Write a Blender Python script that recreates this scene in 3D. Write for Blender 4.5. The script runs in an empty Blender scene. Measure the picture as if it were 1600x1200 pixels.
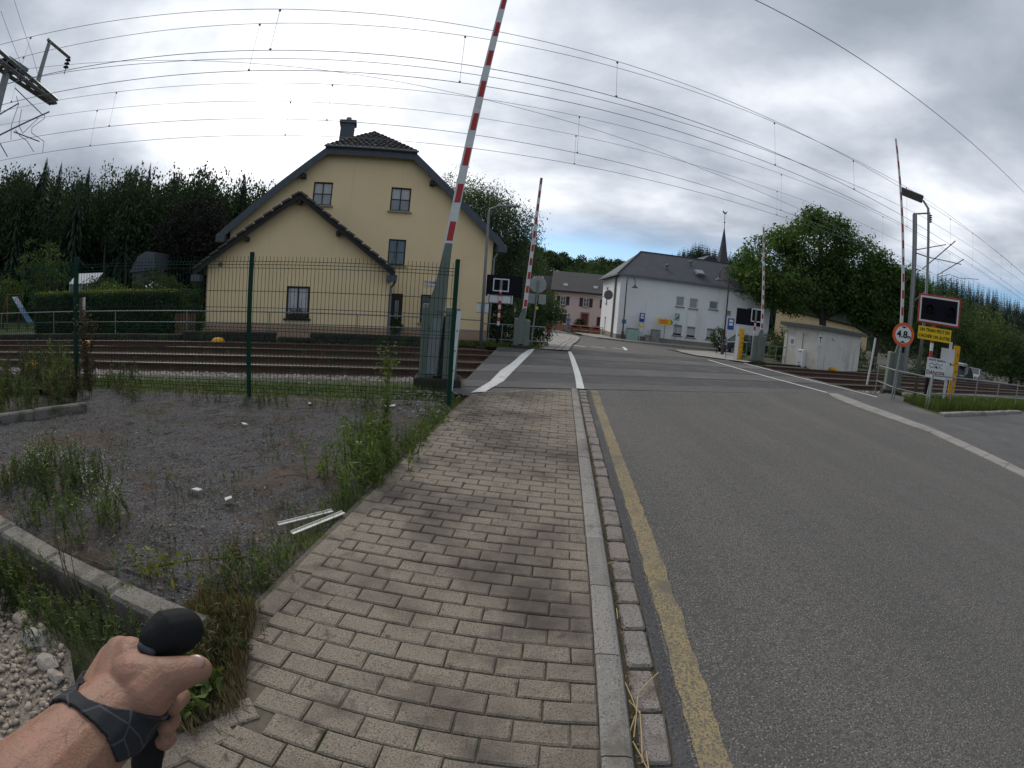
import bpy, bmesh, math, random
import numpy as np
from math import sin, cos, pi, radians, atan2, hypot, sqrt
from mathutils import Vector, Matrix
from mathutils.geometry import tessellate_polygon

# ------------------------------------------------------------------ camera, sky, sun, exposure
scene = bpy.context.scene
C = scene.collection
cam_data = bpy.data.cameras.new('camera')
cam = bpy.data.objects.new('camera', cam_data); C.objects.link(cam)
scene.camera = cam
CAM_H = 1.6
cam.matrix_world = (Matrix.Translation((0, 0, CAM_H)) @ Matrix.Rotation(pi/2 - .1635, 4, 'X')
                    @ Matrix.Rotation(.07597, 4, 'Z'))
# the photograph comes from a wide action camera: an equidistant fisheye (theta = r / f)
cam_data.type = 'PANO'
cam_data.sensor_width = 36.0; cam_data.sensor_height = 27.0; cam_data.sensor_fit = 'HORIZONTAL'
_f_mm = 773.2/1600*36
for _d in (cam_data, getattr(cam_data, 'cycles', None)):
    try:
        _d.panorama_type = 'FISHEYE_LENS_POLYNOMIAL'
        _d.fisheye_fov = pi
        _d.fisheye_polynomial_k0 = 0.0
        _d.fisheye_polynomial_k1 = -1/_f_mm
        _d.fisheye_polynomial_k2 = 0.0
        _d.fisheye_polynomial_k3 = 0.0
        _d.fisheye_polynomial_k4 = 0.0
    except Exception:
        pass
cam_data.clip_start = .02; cam_data.clip_end = 3000

SUN_EL, SUN_AZ = radians(40), radians(-30)          # azimuth from +Y towards +X
world = bpy.data.worlds.new('World'); scene.world = world; world.use_nodes = True
wt = world.node_tree; wn, wl = wt.nodes, wt.links
wn.clear()
def N(nodes, typ, **kw):
    n = nodes.new(typ)
    for k, v in kw.items():
        if k.startswith('i_'):
            n.inputs[k[2:].replace('_', ' ')].default_value = v
        else: setattr(n, k, v)
    return n
def link(tree, a, b): tree.links.new(a, b)
def math_node(tree, op, a, b=None, c=None, clamp=False):
    n = tree.nodes.new('ShaderNodeMath'); n.operation = op; n.use_clamp = clamp
    for i, v in enumerate((a, b, c)):
        if v is None: continue
        if isinstance(v, (int, float)): n.inputs[i].default_value = v
        else: tree.links.new(v, n.inputs[i])
    return n.outputs[0]
def ramp(tree, fac, stops, interp='LINEAR'):
    n = tree.nodes.new('ShaderNodeValToRGB'); cr = n.color_ramp; cr.interpolation = interp
    while len(cr.elements) > 1: cr.elements.remove(cr.elements[-1])
    cr.elements[0].position = stops[0][0]
    col = stops[0][1]; cr.elements[0].color = (*col, 1) if not isinstance(col, (int, float)) else (col, col, col, 1)
    for p_, col in stops[1:]:
        e = cr.elements.new(p_); e.color = (*col, 1) if not isinstance(col, (int, float)) else (col, col, col, 1)
    if fac is not None: tree.links.new(fac, n.inputs[0])
    return n.outputs[0]
def mixc(tree, fac, a, b, mode='MIX'):
    n = tree.nodes.new('ShaderNodeMix'); n.data_type = 'RGBA'; n.blend_type = mode
    for sock, v in ((n.inputs[0], fac), (n.inputs[6], a), (n.inputs[7], b)):
        if isinstance(v, (int, float)): sock.default_value = v
        elif isinstance(v, tuple): sock.default_value = (*v, 1) if len(v) == 3 else v
        else: tree.links.new(v, sock)
    return n.outputs[2]
def noise_node(tree, vec, scale, detail=4, rough=.55, dist=0):
    n = tree.nodes.new('ShaderNodeTexNoise'); n.inputs['Scale'].default_value = scale
    n.inputs['Detail'].default_value = detail; n.inputs['Roughness'].default_value = rough
    n.inputs['Distortion'].default_value = dist
    if vec is not None: tree.links.new(vec, n.inputs['Vector'])
    return n.outputs[0]

sky = wn.new('ShaderNodeTexSky'); sky.sky_type = 'NISHITA'; sky.sun_disc = False
sky.sun_elevation = SUN_EL; sky.sun_rotation = SUN_AZ
sky.air_density = 1.0; sky.dust_density = 1.0; sky.ozone_density = 1.6
tc = wn.new('ShaderNodeTexCoord'); sep = wn.new('ShaderNodeSeparateXYZ'); link(wt, tc.outputs['Generated'], sep.inputs[0])
zc = math_node(wt, 'MAXIMUM', sep.outputs[2], 0.0)
den = math_node(wt, 'ADD', zc, .16)
uu = math_node(wt, 'DIVIDE', sep.outputs[0], den); vv = math_node(wt, 'DIVIDE', sep.outputs[1], den)
cmb = wn.new('ShaderNodeCombineXYZ'); link(wt, uu, cmb.inputs[0]); link(wt, vv, cmb.inputs[1]); cmb.inputs[2].default_value = 10.78
n1 = noise_node(wt, cmb.outputs[0], .95, 7, .52, .15)       # cloud bodies
n2 = noise_node(wt, cmb.outputs[0], .36, 3, .5, .1)        # wide light and dark fields
n3 = noise_node(wt, cmb.outputs[0], 3.2, 6, .6, .3)        # fine billows
s = math_node(wt, 'MULTIPLY_ADD', n1, 1.0, math_node(wt, 'MULTIPLY', n2, 1.0))
s = math_node(wt, 'MULTIPLY_ADD', n3, .2, s)
# thinner cloud towards the hidden sun lets more light through
sdir = wn.new('ShaderNodeVectorMath'); sdir.operation = 'DOT_PRODUCT'; link(wt, tc.outputs['Generated'], sdir.inputs[0])
sdir.inputs[1].default_value = (sin(SUN_AZ)*cos(SUN_EL), cos(SUN_AZ)*cos(SUN_EL), sin(SUN_EL))
glow = math_node(wt, 'POWER', math_node(wt, 'MAXIMUM', sdir.outputs['Value'], 0.0), 5.0)
s = math_node(wt, 'MULTIPLY_ADD', glow, .33, s)
# low cloud near the horizon is seen through more bright air
s = math_node(wt, 'MULTIPLY_ADD', math_node(wt, 'POWER', math_node(wt, 'SUBTRACT', 1.0, zc, clamp=True), 6.0), .16, s)
cloud = ramp(wt, math_node(wt, 'MULTIPLY_ADD', s, 1.8, -1.76), [(0, (.26, .295, .35)), (.28, (.38, .42, .485)), (.5, (.56, .60, .665)), (.72, (.80, .825, .87)), (.9, (1.05, 1.06, 1.08)), (1, (1.2, 1.19, 1.18))])
cloud10 = mixc(wt, 1.0, cloud, (9.0, 9.0, 9.0), 'MULTIPLY')
# the cloud deck ends above the horizon, a clear strip of blue below it
nb = noise_node(wt, tc.outputs['Generated'], 2.2, 5, .55, .4)
edge = math_node(wt, 'MULTIPLY_ADD', nb, .075, -.038)
elev = math_node(wt, 'ADD', sep.outputs[2], edge)
cover = ramp(wt, elev, [(0, 0.0), (.118, 0.05), (.142, .65), (.185, 1.0)])
skyblue = mixc(wt, 1.0, sky.outputs[0], (.62, .80, 1.0), 'MULTIPLY')
col = mixc(wt, cover, skyblue, cloud10)
bg = wn.new('ShaderNodeBackground'); link(wt, col, bg.inputs[0]); bg.inputs[1].default_value = .1
wo = wn.new('ShaderNodeOutputWorld'); link(wt, bg.outputs[0], wo.inputs[0])

sun_d = bpy.data.lights.new('sun', 'SUN'); sun_d.energy = 1.5; sun_d.angle = radians(24); sun_d.color = (1, .96, .9)
sun = bpy.data.objects.new('sun', sun_d); C.objects.link(sun)
sun.rotation_euler = Vector((sin(SUN_AZ)*cos(SUN_EL), cos(SUN_AZ)*cos(SUN_EL), sin(SUN_EL))).to_track_quat('Z', 'Y').to_euler()

vs = scene.view_settings
vs.view_transform = 'Standard'; vs.look = 'None'; vs.gamma = 1; vs.use_curve_mapping = False
vs.exposure = 0.5
scene.render.engine = 'CYCLES'
scene.cycles.max_bounces = 6; scene.cycles.diffuse_bounces = 3; scene.cycles.glossy_bounces = 3
scene.cycles.transmission_bounces = 4; scene.cycles.transparent_max_bounces = 6
scene.cycles.use_denoising = True

# ------------------------------------------------------------------ places
AZ = .3014                                            # direction of the railway
TX, TY = cos(AZ), sin(AZ)
def T(t, p, z=0.0): return Vector((t*TX - p*TY, t*TY + p*TX, z))
def tp(x, y): return x*TX + y*TY, -x*TY + y*TX
def gz(p): return float(np.interp(p, [16.5, 21, 30, 36, 50], [0, -.3, -.55, -.65, -.9]))
def gzw(x, y): return gz(tp(x, y)[1])
RD = .088                                             # the street leans this much to the right per metre
def rx(x0, y): return x0 + RD*y

# ------------------------------------------------------------------ materials
MAT = {}
def mat(name, c1, c2=None, s=4, rough=.8, metal=0, speck=None, patch=None, bump=0, bs=60, spec=.3, obj_random=None, detail=5, coords='pos', streak=None):
    m = bpy.data.materials.new(name); m.use_nodes = True; MAT[name] = m
    t = m.node_tree; b = t.nodes['Principled BSDF']
    b.inputs['Roughness'].default_value = rough; b.inputs['Metallic'].default_value = metal
    b.inputs['Specular IOR Level'].default_value = spec
    if coords == 'pos':
        g = t.nodes.new('ShaderNodeNewGeometry'); vec = g.outputs['Position']
    else:
        g = t.nodes.new('ShaderNodeTexCoord'); vec = g.outputs['Object']
    col = None
    if c2 is None and not speck and not patch and not obj_random:
        c2 = tuple(min(1, v*.82) for v in c1)
    fac = ramp(t, noise_node(t, vec, s, detail, .6), [(.32, 0.0), (.68, 1.0)])
    col = mixc(t, fac, c1, c2 or c1)
    if obj_random:
        oi = t.nodes.new('ShaderNodeObjectInfo')
        col = mixc(t, ramp(t, oi.outputs['Random'], obj_random[1]), col, obj_random[0])
    for cc, sc3, lo, hi in (streak or []):
        mp = t.nodes.new('ShaderNodeMapping'); mp.inputs['Scale'].default_value = sc3; t.links.new(vec, mp.inputs['Vector'])
        col = mixc(t, ramp(t, noise_node(t, mp.outputs[0], 1.0, 5, .6), [(lo, 0.0), (hi, 1.0)]), col, cc)
    for sp in ([speck] if speck and not isinstance(speck, list) else speck or []):
        cc, sc, lo, hi = sp
        col = mixc(t, ramp(t, noise_node(t, vec, sc, 2, .5), [(lo, 0.0), (hi, 1.0)]), col, cc)
    for pa in ([patch] if patch and not isinstance(patch, list) else patch or []):
        cc, sc, lo, hi = pa
        col = mixc(t, ramp(t, noise_node(t, vec, sc, 6, .65, .3), [(lo, 0.0), (hi, 1.0)]), col, cc)
    t.links.new(col, b.inputs['Base Color'])
    if bump:
        bn = t.nodes.new('ShaderNodeBump'); bn.inputs['Strength'].default_value = bump; bn.inputs['Distance'].default_value = .01
        t.links.new(noise_node(t, vec, bs, 4, .6), bn.inputs['Height']); t.links.new(bn.outputs[0], b.inputs['Normal'])
    return m
def leafmat(name, c1, c2, c3=None, trans=.35):
    m = bpy.data.materials.new(name); m.use_nodes = True; MAT[name] = m
    t = m.node_tree; t.nodes.clear()
    g = t.nodes.new('ShaderNodeNewGeometry')
    col = ramp(t, g.outputs['Random Per Island'], [(0, c1), (.7, c2), (1, c3 or c2)])
    big = ramp(t, noise_node(t, g.outputs['Position'], .9, 3, .5), [(.35, .68), (.65, 1.15)])
    col = mixc(t, 1.0, col, big, 'MULTIPLY')
    d = t.nodes.new('ShaderNodeBsdfDiffuse'); tr = t.nodes.new('ShaderNodeBsdfTranslucent'); gl = t.nodes.new('ShaderNodeBsdfGlossy')
    gl.inputs['Roughness'].default_value = .45; gl.inputs['Color'].default_value = (.25, .27, .25, 1)
    t.links.new(col, d.inputs[0]); t.links.new(mixc(t, 1.0, col, (1.2, 1.3, .6), 'MULTIPLY'), tr.inputs[0])
    mx = t.nodes.new('ShaderNodeMixShader'); mx.inputs[0].default_value = trans; t.links.new(d.outputs[0], mx.inputs[1]); t.links.new(tr.outputs[0], mx.inputs[2])
    m2 = t.nodes.new('ShaderNodeMixShader'); m2.inputs[0].default_value = .06; t.links.new(mx.outputs[0], m2.inputs[1]); t.links.new(gl.outputs[0], m2.inputs[2])
    o = t.nodes.new('ShaderNodeOutputMaterial'); t.links.new(m2.outputs[0], o.inputs[0])
    return m

mat('paver', (.245, .204, .155), (.204, .170, .131), s=2.6, rough=.94, bump=.6, bs=150,
    obj_random=((.22, .185, .148), [(.4, 0.0), (.95, .45)]),
    speck=[((.105, .088, .074), 125, .515, .63), ((.37, .325, .25), 150, .59, .71)],
    patch=[((.082, .066, .055), .55, .47, .60), ((.115, .094, .076), 2.6, .54, .66), ((.07, .054, .042), 7, .62, .70)])
mat('joint', (.10, .085, .064), (.13, .11, .083), s=20, rough=1, patch=((.045, .055, .02), 3, .5, .6), bump=.5, bs=150)
mat('kerb', (.222, .205, .184), (.182, .169, .152), s=5, rough=.92, bump=.4, bs=130, obj_random=((.29, .268, .24), [(.2, 0.0), (.9, .7)]),
    speck=[((.11, .105, .10), 100, .56, .64), ((.38, .365, .335), 110, .63, .72)], patch=((.13, .112, .095), 2.6, .54, .66))
mat('sett', (.222, .202, .184), (.18, .164, .15), s=6, rough=.92, bump=.6, bs=110, obj_random=((.215, .178, .152), [(.2, 0.0), (.9, .9)]),
    speck=[((.09, .078, .072), 95, .55, .64), ((.38, .34, .30), 105, .63, .72)], patch=((.12, .095, .075), 4.5, .53, .64))
mat('old_concrete', (.205, .185, .158), (.155, .14, .12), s=5, rough=.95, bump=.7, bs=60, speck=((.085, .08, .07), 80, .55, .64), patch=[((.085, .08, .058), 2.8, .5, .6), ((.06, .068, .032), 4.5, .58, .66)])
mat('asphalt', (.112, .104, .096), (.093, .087, .080), s=.8, rough=.95, bump=.75, bs=95,
    speck=[((.055, .052, .049), 72, .49, .60), ((.27, .25, .225), 88, .58, .68), ((.078, .073, .068), 26, .56, .67)],
    patch=[((.098, .092, .086), 1.9, .67, .74)],
    streak=[((.138, .127, .115), (.85, .06, 1), .45, .72), ((.088, .082, .075), (1.25, .07, 1), .52, .72)])
mat('asphalt_dark', (.070, .068, .068), (.057, .055, .056), s=1.3, rough=.92, bump=.5, bs=100, speck=[((.14, .135, .13), 80, .59, .70), ((.035, .034, .034), 62, .54, .64)], patch=((.098, .094, .09), .8, .5, .7))
mat('asphalt_mid', (.108, .104, .10), (.086, .083, .08), s=1.3, rough=.93, bump=.5, bs=100, speck=[((.21, .20, .19), 80, .60, .72), ((.05, .049, .048), 62, .54, .64)], patch=((.135, .128, .12), .6, .5, .7))
mat('white_paint', (.62, .62, .60), (.48, .48, .46), s=7, rough=.8, speck=((.20, .195, .19), 62, .57, .68), patch=((.34, .33, .31), 3, .56, .7))
mat('yellow_paint', (.285, .218, .105), (.24, .19, .105), s=8, rough=.9, bump=.5, bs=110,
    speck=[((.118, .106, .09), 95, .46, .58)], patch=((.13, .115, .085), 2.4, .52, .62))
mat('pale_concrete', (.30, .28, .252), (.24, .222, .20), s=3, rough=.92, bump=.35, bs=100, speck=((.14, .13, .12), 90, .57, .68), patch=((.165, .152, .136), 1.3, .52, .66))
mat('dirt', (.078, .069, .055), (.058, .052, .040), s=3, rough=1, bump=.6, bs=40, patch=((.05, .062, .022), .7, .48, .62))
mat('lot', (.078, .074, .075), (.056, .053, .054), s=2.0, rough=1, bump=1.0, bs=70,
    speck=[((.20, .192, .188), 66, .59, .68), ((.030, .028, .028), 48, .52, .61)],
    patch=[((.070, .052, .040), .9, .50, .62), ((.105, .068, .048), 2.2, .60, .69), ((.052, .060, .026), 1.3, .58, .69), ((.032, .028, .026), 5, .57, .65), ((.16, .15, .145), 3.1, .66, .74)])
mat('rubble_ground', (.22, .185, .15), (.175, .148, .12), s=9, rough=1, bump=.9, bs=70, speck=((.11, .095, .08), 55, .55, .65))
mat('stone', (.36, .30, .24), (.28, .232, .185), s=14, rough=.95, bump=.5, bs=70, obj_random=((.27, .26, .25), [(.3, 0.0), (.9, .9)]), patch=((.18, .155, .125), 9, .55, .7))
mat('ballast', (.28, .245, .232), (.19, .16, .152), s=9, rough=.95, bump=.4, bs=50, patch=((.095, .075, .068), 1.6, .5, .65))
mat('track_stone', (.13, .098, .082), (.09, .068, .058), s=9, rough=.95, bump=.4, bs=50)
mat('trackbed', (.085, .062, .05), (.06, .045, .037), s=6, rough=1, bump=.9, bs=28, speck=((.18, .155, .14), 18, .56, .66))
mat('rust', (.088, .047, .031), (.06, .034, .025), s=9, rough=.8, bump=.3, bs=80, patch=((.14, .075, .045), 3, .55, .7))
mat('railhead', (.20, .17, .15), (.15, .12, .10), s=6, rough=.45, metal=.6)
mat('sleeper', (.34, .30, .265), (.25, .22, .195), s=6, rough=.95, bump=.3, bs=60, patch=((.13, .105, .09), 3, .5, .68))
mat('green_steel', (.006, .040, .026), (.005, .032, .021), s=6, rough=.6, spec=.12)
mat('barrier_green', (.135, .158, .135), (.112, .132, .112), s=3, rough=.55, patch=((.085, .098, .078), 2.2, .58, .72))
mat('barrier_blue', (.175, .20, .212), (.15, .172, .185), s=5, rough=.5, patch=((.11, .125, .125), 3, .58, .72))
mat('galv', (.23, .235, .235), (.185, .19, .19), s=8, rough=.55, metal=.35, patch=((.15, .145, .135), 4, .6, .75))
mat('galv_dark', (.15, .158, .17), (.125, .132, .142), s=8, rough=.6, metal=.3)
mat('boom_white', (.60, .61, .62), (.53, .535, .54), s=4, rough=.5, patch=((.40, .40, .39), 5, .62, .75))
mat('boom_red', (.42, .032, .030), (.34, .028, .028), s=4, rough=.5, patch=((.25, .03, .03), 5, .62, .75))
mat('black', (.009, .009, .010), (.012, .012, .012), rough=.6, spec=.12)
mat('black_board', (.008, .009, .014), (.011, .012, .017), rough=.6, spec=.08)
mat('white_board', (.62, .63, .64), (.56, .57, .58), s=3, rough=.5, patch=((.45, .45, .44), 4, .62, .75))
mat('grey_back', (.30, .305, .30), (.26, .265, .26), s=4, rough=.5, metal=.2)
mat('wire', (.26, .27, .30), (.21, .22, .245), rough=.8, spec=.1)
mat('insulator', (.045, .04, .042), (.06, .05, .05), rough=.35)
mat('yellow_plastic', (.66, .33, .012), (.56, .28, .012), s=5, rough=.5, patch=((.35, .2, .02), 6, .62, .75))
mat('yellow_sign', (.70, .47, .01), (.64, .43, .01), s=5, rough=.5)
mat('orange_red', (.62, .10, .03), (.56, .09, .03), s=4, rough=.5)
mat('sign_blue', (.012, .065, .30), (.012, .06, .26), rough=.45)
mat('house_yellow', (.80, .61, .365), (.77, .58, .345), s=.9, rough=.95, bump=.2, bs=55, patch=((.71, .54, .33), .5, .56, .8), streak=[((.65, .50, .32), (2.2, 2.2, .16), .60, .80)])
mat('plinth_pink', (.42, .275, .20), (.36, .235, .17), s=3, rough=.95, bump=.15, bs=60)
mat('slate_board', (.085, .096, .112), (.07, .08, .094), s=5, rough=.7, bump=.3, bs=25)
mat('roof_tile', (.078, .075, .073), (.055, .053, .052), s=4, rough=.9, bump=.3, bs=40, obj_random=((.10, .094, .088), [(.2, 0.0), (.9, .9)]), patch=((.11, .115, .095), 3, .6, .72))
mat('dark_timber', (.032, .026, .024), (.024, .02, .018), s=7, rough=.7)
mat('window_brown', (.035, .026, .022), (.028, .021, .018), rough=.5)
mat('frame_white', (.62, .62, .61), (.56, .56, .55), rough=.5)
mat('curtain', (.55, .55, .55), (.38, .38, .39), s=18, rough=.9)
mat('sill', (.35, .29, .20), (.30, .25, .17), rough=.9)
mat('zinc', (.20, .21, .22), (.16, .17, .18), s=6, rough=.5, metal=.5)
mat('moss_wall', (.044, .040, .034), (.028, .028, .022), s=4, rough=1, bump=.9, bs=22, patch=((.045, .058, .022), 1.6, .5, .62))
mat('white_wall', (.74, .735, .735), (.70, .695, .695), s=.7, rough=.95, bump=.1, bs=60, patch=((.64, .63, .62), .5, .58, .8), streak=[((.56, .55, .53), (1.6, 1.6, .12), .58, .76)])
mat('wall_base', (.26, .225, .185), (.21, .185, .155), s=2, rough=.95)
mat('slate_roof', (.058, .060, .070), (.046, .048, .057), s=1.2, rough=.75, bump=.25, bs=14, patch=((.07, .071, .078), .8, .55, .7))
mat('dark_roof', (.068, .064, .064), (.054, .051, .052), s=1.2, rough=.85, bump=.25, bs=12)
mat('pink_wall', (.62, .48, .455), (.58, .45, .425), s=1, rough=.95)
mat('brown_red', (.13, .05, .04), (.10, .04, .034), s=5, rough=.7)
mat('sandstone', (.36, .19, .13), (.30, .16, .11), s=3, rough=.9)
mat('shutter', (.07, .022, .024), (.055, .018, .02), s=8, rough=.6)
mat('green_wall', (.075, .085, .082), (.06, .07, .066), s=2, rough=.9)
mat('shutter_white', (.50, .50, .51), (.46, .46, .47), s=3, rough=.6)
mat('mint_cabinet', (.28, .42, .37), (.25, .38, .335), s=4, rough=.6)
mat('grey_cabinet', (.26, .26, .255), (.20, .20, .195), s=4, rough=.7, patch=((.14, .135, .13), 5, .55, .7))
mat('lamp_brown', (.075, .05, .05), (.06, .04, .04), rough=.5)
mat('hut_wall', (.60, .56, .51), (.55, .51, .465), s=1.4, rough=.95, bump=.15, bs=60, patch=((.36, .315, .27), 1.4, .55, .75), streak=[((.28, .245, .21), (3.0, 3.0, .22), .57, .72)])
mat('hut_roof', (.10, .112, .10), (.08, .09, .08), s=4, rough=.85, patch=((.115, .075, .06), 3, .6, .72))
mat('car_blue', (.012, .016, .05), (.012, .016, .045), rough=.22, spec=.6)
mat('car_dark', (.02, .022, .026), (.022, .024, .028), rough=.22, spec=.6)
mat('car_grey', (.32, .33, .34), (.30, .31, .32), rough=.25, spec=.6)
mat('rubber', (.012, .012, .012), (.016, .016, .016), rough=.9)
mat('bark', (.085, .068, .052), (.055, .044, .034), s=9, rough=1, bump=.8, bs=30)
mat('bark_pale', (.15, .13, .11), (.10, .085, .07), s=9, rough=1, bump=.6, bs=30)
mat('wood', (.15, .085, .048), (.11, .062, .036), s=7, rough=.8)
mat('slide_blue', (.03, .12, .22), (.03, .11, .20), rough=.4)
mat('moss_soil', (.045, .055, .02), (.035, .042, .018), s=5, rough=1, bump=.6, bs=40)
mat('lawn', (.055, .085, .022), (.042, .066, .018), s=3, rough=1, bump=.5, bs=50)
mat('hill', (.018, .028, .013), (.014, .022, .011), s=.2, rough=1)
mat('hydrant_red', (.42, .03, .028), (.36, .026, .026), rough=.45)
mat('terracotta', (.30, .11, .06), (.26, .095, .052), rough=.85)
mat('skin', (.275, .150, .098), (.228, .120, .079), s=26, rough=.55, spec=.35, bump=.22, bs=330, speck=[((.31, .155, .105), 330, .60, .72)], patch=[((.30, .138, .094), 38, .5, .66), ((.20, .108, .076), 60, .60, .70), ((.235, .146, .11), 16, .58, .72)])
_b = MAT['skin'].node_tree.nodes['Principled BSDF']
_b.inputs['Subsurface Weight'].default_value = .12; _b.inputs['Subsurface Radius'].default_value = (.008, .003, .0015); _b.inputs['Subsurface Scale'].default_value = 1.0
mat('nail', (.34, .205, .16), (.31, .18, .14), s=60, rough=.3, spec=.5)
mat('grip_black', (.010, .0105, .0115), (.014, .0145, .0155), s=30, rough=.75, spec=.12, bump=.15, bs=500)
mat('grip_metal', (.03, .034, .042), (.024, .028, .034), rough=.5)
mat('cloth_blue', (.25, .30, .42), (.2, .25, .36), rough=.9)
mat('straw', (.38, .285, .15), (.30, .22, .115), s=20, rough=.9)
mat('twig', (.13, .10, .075), (.09, .07, .05), s=20, rough=1)
mat('white_plastic', (.56, .55, .50), (.46, .45, .41), s=12, rough=.6, patch=((.25, .23, .2), 14, .6, .72))
mat('litter_white', (.55, .54, .51), (.45, .44, .42), s=20, rough=.8)
def glassmat(name, col, rough=.06):
    m = mat(name, col, tuple(v*1.25 for v in col), s=2, rough=rough, spec=.8); return m
glassmat('glass', (.035, .04, .045)); glassmat('glass_pale', (.16, .18, .20)); mat('lens', (.005, .004, .005), rough=.35, spec=.15)
# printed band on the wrist: dark cloth with a net of grey lines
def bandmat():
    m = bpy.data.materials.new('wrist_cloth'); m.use_nodes = True; MAT['wrist_cloth'] = m
    t = m.node_tree; b = t.nodes['Principled BSDF']; b.inputs['Roughness'].default_value = .85
    g = t.nodes.new('ShaderNodeNewGeometry'); v = t.nodes.new('ShaderNodeTexVoronoi'); v.feature = 'DISTANCE_TO_EDGE'
    v.inputs['Scale'].default_value = 30; t.links.new(g.outputs['Position'], v.inputs['Vector'])
    f = ramp(t, v.outputs['Distance'], [(.020, 1.0), (.032, 0.0)])
    t.links.new(mixc(t, f, (.009, .011, .015), (.045, .050, .055)), b.inputs['Base Color'])
    bn = t.nodes.new('ShaderNodeBump'); bn.inputs['Strength'].default_value = .3; bn.inputs['Distance'].default_value = .002
    t.links.new(noise_node(t, g.outputs['Position'], 900, 2), bn.inputs['Height']); t.links.new(bn.outputs[0], b.inputs['Normal'])
bandmat()
leafmat('leaf_walnut', (0.044, 0.085, 0.024), (0.074, 0.131, 0.034), (0.144, 0.211, 0.057), .42)
leafmat('leaf_dark', (0.021, 0.039, 0.019), (0.036, 0.060, 0.025), (0.055, 0.085, 0.034), .2)
leafmat('leaf_copper', (0.018, 0.016, 0.017), (0.026, 0.022, 0.021), (0.034, 0.029, 0.026), .15)
leafmat('leaf_mid', (0.034, 0.062, 0.023), (0.053, 0.090, 0.031), (0.085, 0.127, 0.043))
leafmat('leaf_light', (0.057, 0.089, 0.027), (0.088, 0.128, 0.038), (0.135, 0.176, 0.061))
leafmat('leaf_willow', (0.065, 0.096, 0.052), (0.094, 0.131, 0.070), (0.145, 0.181, 0.109))
leafmat('leaf_hedge', (0.025, 0.044, 0.021), (0.040, 0.067, 0.025), (0.067, 0.095, 0.037))
leafmat('leaf_yellow', (0.120, 0.138, 0.024), (0.180, 0.186, 0.036), (0.240, 0.228, 0.054))
leafmat('needle', (0.019, 0.031, 0.019), (0.027, 0.045, 0.024), (0.039, 0.060, 0.030), .1)
leafmat('needle_far', (0.018, 0.032, 0.022), (0.027, 0.044, 0.028), (0.036, 0.055, 0.035), .1)
leafmat('weed', (0.079, 0.116, 0.031), (0.127, 0.171, 0.046), (0.198, 0.220, 0.072))
leafmat('weed_dark', (0.057, 0.081, 0.030), (0.089, 0.116, 0.043), (0.135, 0.149, 0.068))
leafmat('weed_dry', (0.150, 0.115, 0.065), (0.225, 0.175, 0.100), (0.312, 0.250, 0.150), .2)
leafmat('weed_brown', (0.063, 0.049, 0.034), (0.091, 0.070, 0.048), (0.126, 0.098, 0.070), .2)
leafmat('grass', (0.063, 0.094, 0.023), (0.098, 0.132, 0.034), (0.161, 0.172, 0.063))
leafmat('flower_white', (.45, .44, .40), (.55, .54, .5), (.6, .58, .55), .3)
leafmat('flower_pink', (.30, .16, .26), (.42, .30, .40), (.5, .45, .5), .3)
leafmat('flower_red', (.25, .03, .03), (.35, .04, .04), (.22, .05, .05), .2)
leafmat('dead_leaf', (.10, .055, .032), (.15, .085, .05), (.20, .125, .075), .1)
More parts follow.
